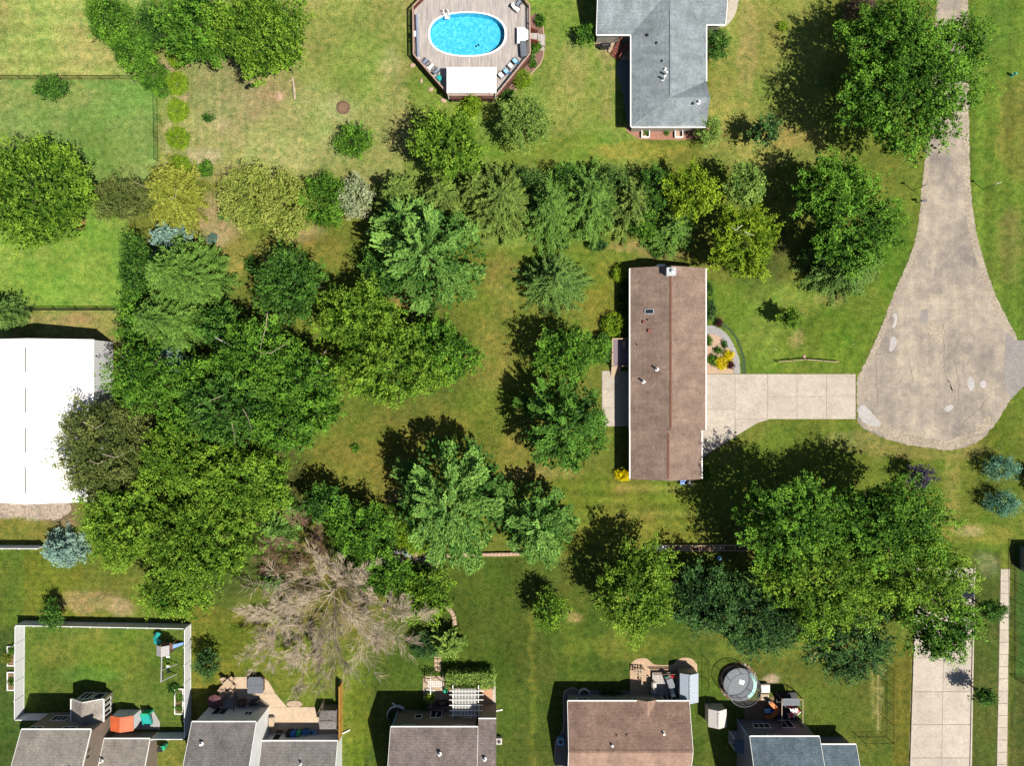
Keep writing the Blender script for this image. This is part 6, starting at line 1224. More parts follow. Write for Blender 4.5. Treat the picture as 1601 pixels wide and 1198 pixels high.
fr = thing('fire_ring', (*G(537, 168)[:2], 0), 'round stone fire ring on the dry lawn', 'fire ring')
for k in range(14): a = k / 14 * 2 * pi; p = G(537 + cos(a) * 9, 168 + sin(a) * 9); mb = MB(); mb.cbox((p[0], p[1], 0), .3, .18, .22, -a + pi / 2); mb.build('stone', M_mulch, fr)
p = G(537, 168); mb = MB(); mb.prism([(p[0] + cos(a) * .65, p[1] + sin(a) * .65) for a in np.linspace(0, 6, 14)], 0, .05); mb.build('ash_bed', M_dirt, fr)
lgm = thing('log', (*G(461, 138)[:2], 0), 'bleached log lying beside the right big top-left maple', 'log'); mb = MB(); mb.tube([G(461.5, 156, .15), G(460.5, 140, .15), G(458, 122, .15)], [.16, .18, .12], 7); mb.build('trunk_piece', M_dead, lgm); mb = MB(); mb.tube([G(458.5, 124, .15), G(453, 128, .2), G(449, 130, .3)], [.08, .06, .03], 5); mb.build('branch', M_dead, lgm)
bo = thing('boulder', (*G(437, 150)[:2], 0), 'pale round boulder in the green patch beside the bleached log', 'boulder'); o = rock(bo, 437, 150, .5); o.data = protos[0]; o.name = 'stone'
sh_ = shed(1613, 1655, 860, 900, 2.2, 2.8, 'x', M_pav, M_wbrick, 'small buff shed cut by the right edge')
for i, (px, py, s, lb) in enumerate(((783, 449, .12, 'single white stone on the central lawn'), (1213, 547, .14, 'small dark drain cap on the lawn above the driveway'), (1334, 538, .12, 'tiny pale stone beside the road'))):
    bo = thing('stone', (*G(px, py)[:2], 0), lb, 'stone'); o = rock(bo, px, py, s); o.data = protos[0]; o.name = 'stone_piece'
sheet('gravel_apron', rough(smooth_line([(-80, 776), (100, 777), (112, 790), (104, 806), (70, 814), (30, 808), (-80, 816)], 4, True), 2.5, 8, 4), concrete('pale gravel', A(204, 184, 160), .25, .4), .018, label='rough pale gravel south of the barn')

# ================================================================== TREES AND SHRUBS
def KL(r, g, b): return (min(.6, lin(r) / 1.15), min(.6, lin(g) / 1.14), min(.6, lin(b) / 1.3), 1.0)
LM = {
 'sun': leafmat('vivid yellow green leaves', KL(66, 98, 12), KL(176, 204, 56)),  # vivid yellow-green, the leaf colour of these trees
 'bright': leafmat('bright maple leaves', KL(42, 80, 14), KL(156, 196, 66)),
 'mid': leafmat('mid green leaves', KL(26, 66, 14), KL(136, 190, 64)),
 'dark': leafmat('dark green leaves', KL(20, 56, 16), KL(114, 166, 66)),
 'deep': leafmat('deep blue green leaves', KL(18, 50, 26), KL(104, 148, 78), .15),
 'lime': leafmat('lime leaves', KL(86, 120, 18), KL(170, 196, 58)),
 'yellow': leafmat('yellow green leaves', KL(78, 92, 26), KL(172, 178, 78)),
 'gold': leafmat('golden yellow leaves', KL(226, 190, 0), KL(255, 236, 20)),
 'pale': leafmat('pale grey green needles', KL(116, 136, 56), KL(194, 200, 110)),
 'olive': leafmat('olive needles', KL(30, 52, 16), KL(134, 160, 76), .12),
 'brown': leafmat('brownish olive needles', KL(64, 80, 36), KL(150, 160, 92), .2),
 'spruce': leafmat('spruce green needles', KL(20, 50, 14), KL(122, 164, 72), .12),
 'dkspruce': leafmat('dark spruce needles', KL(26, 58, 24), KL(120, 156, 76), .15),
 'teal': leafmat('blue green pine needles', KL(40, 84, 30), KL(146, 192, 96), .15),
 'blue': leafmat('powder blue needles', KL(66, 102, 104), KL(156, 188, 180), .15),
 'dkblue': leafmat('teal blue needles', KL(48, 98, 90), KL(146, 196, 174), .15),
 'willow': leafmat('fine grey green leaves', KL(80, 114, 50), KL(166, 196, 98)),
 'silver': leafmat('silvery blossom', KL(120, 140, 100), KL(222, 228, 192)),
 'purple': leafmat('dark purple leaves', KL(34, 28, 56), KL(104, 96, 132)),
 'red': leafmat('dark red leaves', KL(50, 24, 30), KL(100, 60, 60)),
 'smoke': leafmat('brownish smoke bush leaves', KL(96, 76, 70), KL(150, 126, 110)),
}
def quads_obj(name, Q, tint, mat, parent):
    """Q (n,4,3) world coordinates"""
    org = np.array(WL[parent.name]) if parent is not None else np.array((Q[:, :, 0].mean(), Q[:, :, 1].mean(), 0))
    V = (Q - org).reshape(-1, 3).astype(np.float32); n = len(Q)
    me = bpy.data.meshes.new(name); me.vertices.add(n * 4); me.vertices.foreach_set('co', V.ravel())
    me.loops.add(n * 4); me.loops.foreach_set('vertex_index', np.arange(n * 4, dtype=np.int32))
    me.polygons.add(n); me.polygons.foreach_set('loop_start', np.arange(0, n * 4, 4, dtype=np.int32)); me.polygons.foreach_set('loop_total', np.full(n, 4, np.int32))
    at = me.attributes.new('tint', 'FLOAT', 'FACE'); at.data.foreach_set('value', np.clip(tint, 0, 1).astype(np.float32))
    me.update(calc_edges=True); me.materials.append(mat)
    o = bpy.data.objects.new(name, me); COL.objects.link(o)
    if parent is not None: o.parent = parent
    else: o.location = tuple(org)
    WL[o.name] = tuple(org); return o
def norm(a): return a / (np.linalg.norm(a, axis=-1, keepdims=True) + 1e-9)
def leaves(C, T, N, L, W_):
    T = norm(T); N = N - (N * T).sum(1, keepdims=True) * T; N = norm(N); B = np.cross(N, T)
    L = L[:, None]; W_ = W_[:, None]
    return np.stack([C - T * L / 2, C + B * W_ / 2 - T * L * .05, C + T * L / 2 - N * L * .12, C - B * W_ / 2 - T * L * .05], 1)
def ball(R, n, zmin=-1.0):
    z = R.uniform(zmin, 1, n); a = R.uniform(0, 2 * pi, n); s = np.sqrt(1 - z * z); return np.stack([s * np.cos(a), s * np.sin(a), z], 1)
NLEAF = 0
def crown_broad(seed, c, rx, ry, rz, leaf=.205, dens=3.4, clump=.95, per=21, lobes=30, gap=.4, up=.75, stringy=1.0, inner=17.0, slim=.75):
    """shoots full of leaves standing out of the crown's surface, over an inner mass of bigger leaves"""
    R = np.random.RandomState(seed); rx *= 1.05; ry *= 1.05; area = pi * rx * ry
    n = int(area * dens) + 10
    d = ball(R, n, -.45)
    ld = ball(R, lobes, -.3); la = R.uniform(.45, 1.0, lobes)
    def near_(q): return (np.exp(-(np.arccos(np.clip(q @ ld.T, -1, 1)) / .27) ** 2) * la).max(1)
    near = near_(d)
    rad = (1 - gap) + gap * 1.25 * near + R.normal(0, .03, n)
    f = np.where(R.rand(n) < .72, 1 - .16 * R.rand(n) ** 1.5, .55 + .4 * R.rand(n))
    cc = d * (rad * f)[:, None] * np.array((rx, ry, rz)) + c
    sax = norm(norm(d * np.array((1, 1, .5)) + 1e-6) + R.normal(0, .38, (n, 3)) + np.array((0, 0, .25)))
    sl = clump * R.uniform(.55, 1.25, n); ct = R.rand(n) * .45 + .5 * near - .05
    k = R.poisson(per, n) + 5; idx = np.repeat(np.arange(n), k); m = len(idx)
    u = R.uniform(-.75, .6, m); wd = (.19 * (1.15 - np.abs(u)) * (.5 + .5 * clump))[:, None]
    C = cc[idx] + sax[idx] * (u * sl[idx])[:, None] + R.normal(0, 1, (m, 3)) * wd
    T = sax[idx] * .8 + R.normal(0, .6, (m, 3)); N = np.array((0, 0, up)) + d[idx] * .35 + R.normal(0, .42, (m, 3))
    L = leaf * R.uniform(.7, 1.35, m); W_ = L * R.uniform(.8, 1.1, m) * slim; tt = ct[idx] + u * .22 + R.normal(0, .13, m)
    ni = int(area * inner) + 20; di = ball(R, ni, -.5); ri = (1 - gap) + gap * 1.35 * near_(di)
    Ci = di * (ri * (.3 + .64 * np.sqrt(R.rand(ni))))[:, None] * np.array((rx, ry, rz * .68)) + c - np.array((0, 0, rz * .12))
    Ti = R.normal(0, 1, (ni, 3)); Ni = np.array((0, 0, 1.0)) + R.normal(0, .5, (ni, 3)); Li = np.minimum(leaf * 2.3, min(rx, ry) * .45) * R.uniform(.7, 1.3, ni)
    C = np.concatenate([C, Ci]); T = np.concatenate([T, Ti]); N = np.concatenate([N, Ni]); L = np.concatenate([L, Li]); W_ = np.concatenate([W_, Li * .8]); tt = np.concatenate([tt, R.uniform(0, .25, ni)])  # inner leaves tinted darkest: shade inside the crown put into the colour
    C[:, 2] = np.maximum(C[:, 2], .06)
    return leaves(C, T, N, L, W_), np.clip(tt, 0, 1)
def crown_conifer(seed, base, R0, H, z0=.08, whorl=2.6, sp=.34, needle=.36, wid=.12, droop=.16, power=.85, jit=.18, upt=0.12, fan=.55):
    """radial branches in tiers; every branch carries side twigs"""
    R = np.random.RandomState(seed); Q = []; TT = []
    z = H * z0; nb = 0; C_ = []; T_ = []; N_ = []; L_ = []; W2 = []; t_ = []
    while z < H * .985:
        u = z / H; Lb = R0 * (1 - u) ** power; nbr = max(4, int(2 * pi * max(Lb, .5) / (.95 + .45 * (1 - u))))
        a0 = R.uniform(0, 6.28)
        for i in range(nbr):
            a = a0 + 2 * pi * i / nbr + R.uniform(-.3, .3); L = Lb * R.uniform(1 - jit * 1.6, 1 + jit * .6); zb = z + R.uniform(-.3, .3)
            ns = max(2, int(L / sp)); s = (np.arange(ns) + .6) / ns; r_ = L * s
            dz = L * (-droop * s + (droop * .5 + upt) * s ** 3)
            bx = np.cos(a) * r_; by = np.sin(a) * r_; bend = R.uniform(-.18, .18); bx, by = bx - np.sin(a) * bend * s * s * L, by + np.cos(a) * bend * s * s * L
            tb = R.uniform(.1, .8)
            fw = fan * L * .30 * np.sin(np.pi * np.clip(s * .8 + .15, 0, 1)) + .1
            for side in (-1, 0, 1):
                nt_ = 3 if side else 2
                for j in range(nt_):
                    ang_ = a + side * R.uniform(.5, .95, ns); g = (j + .4) / nt_
                    w_ = fw * g if side else 0 * fw
                    px = bx + np.cos(ang_) * w_; py = by + np.sin(ang_) * w_; pz = zb + dz - abs(side) * w_ * .22 + R.normal(0, .05, ns)
                    C_.append(np.stack([px, py, pz], 1)); T_.append(np.stack([np.cos(ang_), np.sin(ang_), -.15 + upt * 2 + R.normal(0, .25, ns)], 1))
                    N_.append(np.stack([R.normal(0, .4, ns), R.normal(0, .4, ns), np.ones(ns)], 1)); L_.append(needle * R.uniform(.75, 1.3, ns)); W2.append(wid * R.uniform(.8, 1.4, ns)); t_.append(np.clip(tb * .6 + s * .35 + R.normal(0, .12, ns), 0, 1))
        z += H / max(8, H * whorl) * (1.0)
    C = np.concatenate(C_) + np.array((base[0], base[1], 0)); C[:, 2] = np.maximum(C[:, 2], .08)
    return leaves(C, np.concatenate(T_), np.concatenate(N_), np.concatenate(L_), np.concatenate(W2)), np.concatenate(t_)
def crown_pine(seed, base, R0, H, dens=3.3, tuft=.2, per=19, nb=29, z0=.2, wid=.12, blade=.34, inner=6.0):
    """irregular limbs with upturned plumes of long needles"""
    R = np.random.RandomState(seed); cen = []; tt = []; pa = []
    for i in range(nb):
        u = z0 + (1 - z0) * (i + .5) / nb; a = i * 2.399 + R.uniform(-.3, .3); L = R0 * (1 - u) ** .5 * R.uniform(.78, 1.12) * 1.1; zb = H * u
        n = max(4, int(L * L * dens * .5)); s = np.sqrt(R.uniform(.05, 1, n)); spread = (.10 + .34 * s) * L * .55
        lat = R.uniform(-1, 1, n) * spread * (1 - .45 * s ** 3); x = np.cos(a) * s * L - np.sin(a) * lat; y = np.sin(a) * s * L + np.cos(a) * lat
        z = zb + L * (.04 * s + .14 * s ** 3) - np.abs(lat) * .2 + R.normal(0, .1, n)
        cen.append(np.stack([x, y, z], 1)); tt.append(R.uniform(0, .5) * np.ones(n) + R.normal(0, .1, n) + .38 * s)
        aa = a + lat / (L + .01) * 1.6; pa.append(np.stack([np.cos(aa), np.sin(aa), .35 + .3 * s], 1))
    cen = np.concatenate(cen); tt = np.concatenate(tt); pa = norm(np.concatenate(pa)); n = len(cen); idx = np.repeat(np.arange(n), per); m = len(idx)
    T = norm(R.normal(0, .45, (m, 3)) + pa[idx]); C = cen[idx] + pa[idx] * (R.uniform(-.55, .55, m))[:, None] + R.normal(0, 1, (m, 3)) * np.array((.5, .5, .35)) * tuft
    N = R.normal(0, .5, (m, 3)) + np.array((0, 0, 1.0)); L = blade * R.uniform(.7, 1.3, m); W_ = wid * R.uniform(.8, 1.5, m); t2 = tt[idx] + R.normal(0, .12, m)
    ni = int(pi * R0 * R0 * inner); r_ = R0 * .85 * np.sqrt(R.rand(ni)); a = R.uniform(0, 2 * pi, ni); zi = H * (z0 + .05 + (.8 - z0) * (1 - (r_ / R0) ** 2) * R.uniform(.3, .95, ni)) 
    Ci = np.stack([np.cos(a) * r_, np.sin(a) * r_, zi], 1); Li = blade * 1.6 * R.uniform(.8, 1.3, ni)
    C = np.concatenate([C, Ci]); T = np.concatenate([T, R.normal(0, 1, (ni, 3))]); N = np.concatenate([N, R.normal(0, .5, (ni, 3)) + np.array((0, 0, 1.0))]); L = np.concatenate([L, Li]); W_ = np.concatenate([W_, Li * .6]); t2 = np.concatenate([t2, R.uniform(0, .2, ni)])  # inner needles tinted dark, interior shade painted in as colour
    C = C + np.array((base[0], base[1], 0))
    return leaves(C, T, N, L, W_), np.clip(t2, 0, 1)
def trunk_obj(root, base, H, r0, mat, limbs=5, spread=1.0, seed=0, lean=(0, 0)):
    R = random.Random(seed); mb = MB(); b = np.array(base, float)
    pts = [b + np.array((lean[0] * u * H + sin(u * 5) * .1, lean[1] * u * H + cos(u * 4) * .1, H * u)) for u in (0, .06, .25, .5, .75, 1)]
    mb.tube(pts, [r0 * 1.35, r0, r0 * .85, r0 * .6, r0 * .35, r0 * .1], 7)
    for i in range(limbs):
        u = R.uniform(.3, .7); p = b + np.array((lean[0] * u * H, lean[1] * u * H, H * u)); a = i * 2.4 + R.uniform(-.4, .4); L = spread * R.uniform(.6, .9)
        q1 = p + np.array((cos(a) * L * .5, sin(a) * L * .5, L * .35)); q2 = p + np.array((cos(a) * L, sin(a) * L, L * .55))
        mb.tube([p, q1, q2], [r0 * .45, r0 * .28, r0 * .08], 5)
    return mb.build('trunk', mat, root)
SEED = [100]
TRI = [0]
def tree(kind, px, py, r, H, ck, label, cat='tree', ry=None, group=None, zc=None, name=None, bark=None, **kw):
    """px, py, r = where its crown shows in the photo (photo pixels); H = height in metres"""
    SEED[0] += 1; sd_ = SEED[0]; ry = ry or r
    conif = kind in ('spruce', 'pine', 'arbor')
    zm = zc if zc is not None else (H * .33 if conif else H * .62 if kind not in ('bush', 'hedge') else H * .45)
    f = (HC - zm) / HC; x, y, _ = P(px, py, zm); R1 = r * f / SX; R2 = ry * f / SX
    if name is None: name = {'broad': 'deciduous_tree', 'fine': 'deciduous_tree', 'spruce': 'spruce_tree', 'pine': 'pine_tree', 'arbor': 'conifer_tree', 'bush': 'shrub'}[kind]
    root = thing(name, (x, y, 0), label, cat, group)
    if kind == 'broad':
        kk = dict(); kk.update(kw); Q, t_ = crown_broad(sd_, np.array((x, y, H * .6)), R1, R2, H * .38, **kk)
    elif kind == 'fine':
        kk = dict(leaf=.16, dens=8.0, clump=.75, per=13); kk.update(kw); Q, t_ = crown_broad(sd_, np.array((x, y, H * .58)), R1, R2, H * .4, **kk)
    elif kind == 'bush':
        kk = dict(leaf=.13, dens=20, clump=.34, per=10, lobes=10, gap=.14, inner=24); kk.update(kw); Q, t_ = crown_broad(sd_, np.array((x, y, H * .42)), R1, R2, H * .56, **kk)
    elif kind == 'spruce':
        Q, t_ = crown_conifer(sd_, (0, 0), (R1 + R2) / 2 * 1.18, H, **kw)
        Q = Q * np.array((R1 / ((R1 + R2) / 2), R2 / ((R1 + R2) / 2), 1)) + np.array((x, y, 0))
    elif kind == 'pine':
        kk = dict(); kk.update(kw)
        if ck == 'brown': kk = dict(leaf=.22, slim=.5, dens=4.5, clump=1.0, per=26, lobes=22, gap=.25, inner=17); Q, t_ = crown_broad(sd_, np.array((x, y, H * .52)), R1, R2, H * .46, **kk)
        else: Q, t_ = crown_pine(sd_, (0, 0), (R1 + R2) / 2 * 1.12, H, **kk); Q = Q * np.array((R1 / ((R1 + R2) / 2), R2 / ((R1 + R2) / 2), 1)) + np.array((x, y, 0))
    elif kind == 'arbor':
        kk = dict(leaf=.17, dens=7, clump=.8, per=16, lobes=26, gap=.2, up=.5); kk.update(kw); Q, t_ = crown_broad(sd_, np.array((x, y, H * .45)), R1, R2, H * .5, **kk)
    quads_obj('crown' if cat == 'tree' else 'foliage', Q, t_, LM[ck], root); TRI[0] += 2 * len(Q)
    bm_ = bark or M_bark
    if kind == 'bush':
        mb = MB(); R = random.Random(sd_)
        for i in range(5):
            a = i * 1.3; mb.tube([(x + cos(a) * .06, y + sin(a) * .06, 0), (x + cos(a) * R1 * .25, y + sin(a) * R2 * .25, H * .35), (x + cos(a) * R1 * .5, y + sin(a) * R2 * .5, H * .6)], [.04, .03, .01], 4)
        mb.build('stems', bm_, root)
    else:
        trunk_obj(root, (x, y, 0), H * (.92 if conif else .78), max(.1, H * .018), bm_, 0 if conif else 6, (R1 + R2) / 2, sd_)
    return root

# ---- top left
tree('fine', 168, 28, 44, 7, 'mid', 'bushy mid green tree at the top edge left of the big top-left maples', ry=48)
tree('fine', 205, 78, 40, 6, 'mid', 'rounded green tree spreading over the end of the black fence, north of the lime shrubs', ry=42)
tree('fine', 238, 40, 32, 6, 'dark', 'dark fine-leaved tree squeezed between the bushy tree and the big top-left maples', ry=44)
tree('bush', 240, 118, 24, 2.6, 'mid', 'light green thicket at the corner of the black fence', 'shrub', ry=26)
tree('bush', 252, 140, 15, 2.0, 'mid', 'small green shrub just inside the black fence corner', 'shrub', ry=12)
tree('broad', 305, 38, 66, 12, 'mid', 'left one of the two big maples at the top edge', ry=78)
tree('broad', 405, 50, 88, 13, 'bright', 'right one of the two big maples at the top edge, over the dry lawn', ry=80)
for i, (x_, y_, r_) in enumerate(((277, 90, 16), (276, 130, 18), (277, 172, 18), (278, 215, 18), (280, 259, 17))):
    tree('bush', x_, y_, r_, 1.5, 'lime', ['lime green round shrub half under the big top-left maple', 'lime green round shrub, second from the top in the row by the fence', 'lime green round shrub in the middle of the row of five', 'lime green round shrub, fourth from the top in the row by the fence', 'lime green round shrub at the lower end of the row, beside the yellow tree'][i], 'shrub', group='lime green shrubs in a row', leaf=.13, lobes=6, gap=.06)
tree('fine', 78, 135, 31, 3.2, 'dark', 'small spreading dark shrub-like tree on the black fence line', ry=21)
tree('broad', 50, 300, 90, 9.5, 'bright', 'big round yellow-green maple at the left edge with dense bumpy crown', ry=90, lobes=40, gap=.14, leaf=.2)
tree('fine', 190, 312, 62, 6, 'brown', 'drab olive thin-leaved tree right of the big round maple', ry=42, leaf=.15)
tree('spruce', 268, 305, 46, 8, 'yellow', 'yellow-green larch-like conifer with bare top branches', ry=60, jit=.3)
tree('bush', 322, 263, 11, 1.5, 'mid', 'small green shrub alone on the dry lawn above the pale conifers', 'shrub', ry=14)
tree('bush', 326, 184, 9, 1.0, 'dark', 'tiny dark sapling on the dry lawn beside a bare patch', 'shrub', ry=6)
tree('arbor', 393, 312, 50, 6, 'pale', 'pale yellow-green conifer, leftmost of the conifer belt', ry=54)
tree('arbor', 452, 325, 44, 6, 'pale', 'pale yellow-green conifer, second from the left in the conifer belt', ry=52)
tree('arbor', 508, 316, 38, 5.5, 'mid', 'fresh green conifer between the pale ones and the silvery one', ry=46)
tree('arbor', 558, 310, 28, 5, 'silver', 'small tree with silvery white blossom in the conifer belt', ry=34)
tree('spruce', 264, 373, 34, 4.5, 'blue', 'powder blue spruce beside the yellow-green larch-like conifer', needle=.24, wid=.15, power=.6, fan=.75, ry=28)
tree('bush', 332, 373, 9, .8, 'blue', 'tiny powder blue dwarf spruce on bare soil', 'shrub', leaf=.1)
tree('bush', 351, 335, 10, .9, 'teal', 'low blue-green shrub on bare soil by the pale conifers', 'shrub')
tree('fine', 210, 420, 30, 8, 'dark', 'dark ragged tree on the west side of the big olive spruce', ry=64)
tree('spruce', 285, 430, 66, 12, 'spruce', 'large olive green spruce right of the mown left garden', ry=62, sp=.3)
tree('spruce', 262, 502, 60, 11, 'spruce', 'large spruce standing just above the barn corner', ry=58, sp=.3)
tree('broad', 208, 500, 30, 7, 'mid', 'green tree between the spruce and the end of the rail fence', ry=52)
tree('spruce', 8, 487, 28, 7, 'dkspruce', 'dark spruce cut by the left edge above the barn', ry=32, needle=.3)
tree('spruce', 265, 560, 30, 4.5, 'blue', 'powder blue spruce at the east corner of the barn', needle=.24, wid=.15, power=.6, fan=.75, ry=36)
tree('broad', 222, 590, 62, 12, 'mid', 'green tree overhanging the north-east corner of the barn', ry=60, leaf=.2)
tree('broad', 453, 448, 62, 11, 'dark', 'dense dark green tree north of the birches', ry=72, leaf=.2)
tree('broad', 395, 560, 76, 13, 'mid', 'light green tree with white birch limbs in the middle of the wood', ry=68, bark=M_birch)
tree('broad', 470, 590, 76, 13, 'mid', 'green birch-like tree at the eastern edge of the wood', ry=58, bark=M_birch)
tree('broad', 360, 640, 86, 14, 'dark', 'broad tree in the heart of the wood, south of the birch', ry=66, leaf=.2)
tree('broad', 440, 662, 74, 13, 'mid', 'dense green tree on the wood edge facing the central lawn', ry=64, leaf=.2)
tree('pine', 165, 705, 72, 12, 'brown', 'brownish olive pine leaning over the white barn roof', ry=92, zc=6)
tree('spruce', 100, 858, 34, 4.5, 'blue', 'powder blue spruce at the end of the short white fence', ry=30, needle=.24, wid=.15, power=.55, fan=.8)
tree('broad', 280, 722, 70, 12, 'bright', 'bright green tree beside the dark hollow in the wood', ry=66, leaf=.2)
tree('broad', 380, 755, 92, 13, 'bright', 'bright yellow-green tree on the west side of the central lawn', ry=76, leaf=.2)
tree('broad', 190, 822, 78, 12, 'bright', 'bright green tree right of the powder blue spruce by the white fence', ry=78, leaf=.2)
tree('broad', 315, 850, 102, 14, 'bright', 'largest bright green tree of the wood, above the white fenced yard', ry=88, leaf=.2)
tree('broad', 275, 930, 62, 9, 'bright', 'low bright green tree reaching over the white back fence', ry=44, leaf=.2)
tree('spruce', 437, 818, 34, 7, 'teal', 'blue-green spruce hidden between the bright tree and the dead tree', ry=42)
tree('spruce', 423, 908, 22, 4, 'teal', 'small blue-green spruce under the dead branches', ry=20)
tree('broad', 505, 790, 42, 8, 'dark', 'shaded small tree above the brown dead limbs', ry=34, leaf=.2)
tree('broad', 560, 830, 58, 8, 'mid', 'rounded green tree right of the brown dead limbs', ry=56, leaf=.2)
tree('broad', 590, 895, 60, 6, 'mid', 'low green tree growing behind the bare dead tree', ry=44, leaf=.2)
tree('broad', 662, 930, 52, 5, 'bright', 'yellow-green small tree by the curved stone edging', ry=48, leaf=.2)
tree('bush', 655, 905, 34, 3, 'mid', 'green shrub beside the rockery', 'shrub', ry=24)
tree('bush', 612, 815, 34, 2.4, 'bright', 'yellow-green shrub in the mulch bed left of the big white pine', 'shrub', ry=30)
tree('bush', 655, 845, 38, 2.6, 'lime', 'sprawling lime green shrub in front of the big white pine', 'shrub', ry=24)
tree('bush', 600, 842, 26, 2.4, 'dark', 'dark green shrub above the rockery', 'shrub', ry=18)
tree('spruce', 637, 862, 13, 2.0, 'blue', 'small powder blue spruce in the rockery', needle=.2, wid=.12)
tree('pine', 702, 1003, 24, 4, 'willow', 'small silvery pine at the end of the stepping stones', ry=22)
tree('bush', 665, 1010, 28, 2.5, 'deep', 'dark shrub in the shade beside the stepping stones', 'shrub', ry=22)
# ---- middle
tree('pine', 670, 402, 92, 15, 'teal', 'tall white pine in the middle of the wood edge, with a dark hollow beside it', ry=88, zc=8)
tree('pine', 640, 350, 50, 10, 'teal', 'smaller white pine right of the silvery blossom tree', ry=40)
tree('broad', 560, 500, 76, 12, 'bright', 'bright maple reaching towards the dark tree north of the birches', ry=70)
tree('broad', 612, 572, 96, 13, 'bright', 'big bright maple spreading over the central lawn', ry=68, gap=.28)
tree('broad', 690, 550, 66, 11, 'mid', 'eastern green maple pointing at the tree with the dark shade', ry=62)
tree('pine', 704, 786, 92, 15, 'teal', 'big free-standing white pine above the block wall', ry=108, zc=8)
tree('pine', 842, 815, 62, 10, 'teal', 'white pine right of the big free-standing one', ry=64)
tree('spruce', 866, 440, 56, 7, 'dkspruce', 'dark spruce alone on the lawn left of the brown roofed house', ry=48, sp=.28, needle=.32)
tree('broad', 888, 553, 60, 10, 'mid', 'bright green tree with deep shade, above the patio of the brown roofed house', ry=52, leaf=.2)
tree('pine', 880, 666, 70, 12, 'dark', 'dense dark green pine left of the patio', ry=74)
tree('broad', 702, 228, 66, 12, 'bright', 'bright maple south of the pool deck', ry=64, leaf=.2)
tree('fine', 822, 190, 52, 8, 'willow', 'pale willow-like tree between the pool and the grey roofed house', ry=48)
tree('bush', 738, 165, 16, 3, 'lime', 'light green shrub at the south rail of the pool deck', 'shrub', ry=18)
tree('bush', 815, 122, 15, 1.6, 'lime', 'bright lime ball shrub at the corner of the pool deck', 'shrub', leaf=.12, lobes=5, gap=.05)
tree('fine', 553, 219, 32, 4, 'mid', 'small round tree alone on the dry lawn near the fire ring', ry=30, leaf=.17)
tree('spruce', 622, 305, 40, 8, 'olive', 'olive spruce right of the silvery blossom tree in the conifer belt', ry=40)
tree('spruce', 690, 305, 42, 8, 'olive', 'olive yellow spruce under the bright maple south of the pool', ry=34)
for (x_, y_, r_, ry_, h_, ck_, lb, kw_) in (
  (785, 318, 54, 60, 8, 'olive', 'olive spruce in the conifer belt, below the pale willow-like tree', dict(power=.55, jit=.26, droop=.1)),
  (856, 326, 46, 62, 9.5, 'spruce', 'grey-green spruce with a pale top in the conifer belt', dict(power=.8, jit=.2, needle=.3)),
  (918, 314, 54, 60, 8, 'spruce', 'green spruce in the conifer belt above the brown roofed house lawn', dict(power=.6, jit=.3, fan=.7)),
  (984, 318, 50, 52, 7, 'olive', 'spruce left of the yellow-green round tree in the conifer belt', dict(power=.7, jit=.24, needle=.4))):
    tree('spruce', x_, y_, r_, h_, ck_, lb, ry=ry_, sp=.26, group='spruces of the conifer belt', **kw_)
for (x_, y_, r_, ry_, h_, ck_, lb) in ((822, 292, 34, 30, 6.5, 'dkspruce', 'dark conifer tucked in behind the olive spruce of the belt'), (886, 290, 32, 30, 6, 'dark', 'dark small tree tucked in behind the grey-green spruce of the belt'), (950, 290, 34, 30, 6.5, 'dkspruce', 'dark conifer tucked in behind the green spruce of the belt'), (1022, 300, 34, 38, 7, 'dark', 'dark small tree between the spruce row and the yellow-green round tree')):
    tree('arbor', x_, y_, r_, h_, ck_, lb, ry=ry_)
for (x_, y_, r_, ry_, h_, ck_, lb) in ((318, 590, 52, 44, 9, 'mid', 'lower green tree filling the gap east of the barn corner tree'), (290, 655, 54, 46, 9, 'mid', 'green tree in the wood, south-east of the barn corner tree'), (345, 510, 40, 40, 8, 'dark', 'dark small tree right of the large spruce above the barn'), (500, 640, 44, 36, 8, 'mid', 'low green tree at the wood edge facing the central lawn'), (600, 430, 40, 44, 8, 'dark', 'dark tree in the hollow left of the tall white pine'), (1010, 348, 30, 30, 4, 'mid', 'small green conifer at the foot of the belt near the brown roofed house')):
    tree('broad', x_, y_, r_, h_, ck_, lb, ry=ry_)
tree('spruce', 742, 296, 38, 7, 'olive', 'small olive spruce at the left end of the spruce row', ry=36, sp=.28, power=.7)
tree('bush', 935, 384, 15, 1.6, 'deep', 'small blue-green shrub below the conifer belt', 'shrub', ry=9)
tree('bush', 880, 385, 8, 1, 'deep', 'tiny blue-green shrub below the grey-green spruce', 'shrub', ry=6)
tree('broad', 1082, 300, 50, 9, 'sun', 'yellow-green round tree above the north gable of the brown roofed house', ry=48, leaf=.2)
tree('spruce', 1048, 358, 44, 6, 'spruce', 'ragged green conifer below the yellow-green round tree', ry=42)
tree('broad', 1166, 290, 36, 9, 'willow', 'pale small-crowned tree above the brightest maple', ry=42, leaf=.2)
tree('broad', 1168, 378, 62, 10, 'sun', 'brightest yellow-green maple at the corner of the brown roofed house', ry=72, leaf=.2)
tree('spruce', 1320, 412, 62, 9, 'dkspruce', 'dark blue-green spruce under the two maples left of the road', ry=54)
tree('broad', 1300, 295, 66, 12, 'mid', 'upper one of the two maples left of the road bend', ry=66)
tree('broad', 1338, 352, 80, 13, 'mid', 'lower one of the two maples left of the road bend', ry=84)
tree('broad', 1398, 60, 90, 13, 'mid', 'dark maple at the top edge left of the road', ry=80)
tree('broad', 1420, 150, 118, 16, 'mid', 'huge maple overhanging the narrow road at the top right', ry=100)
tree('broad', 1500, 75, 56, 11, 'mid', 'maple branches arching over the road at the top right', ry=58)
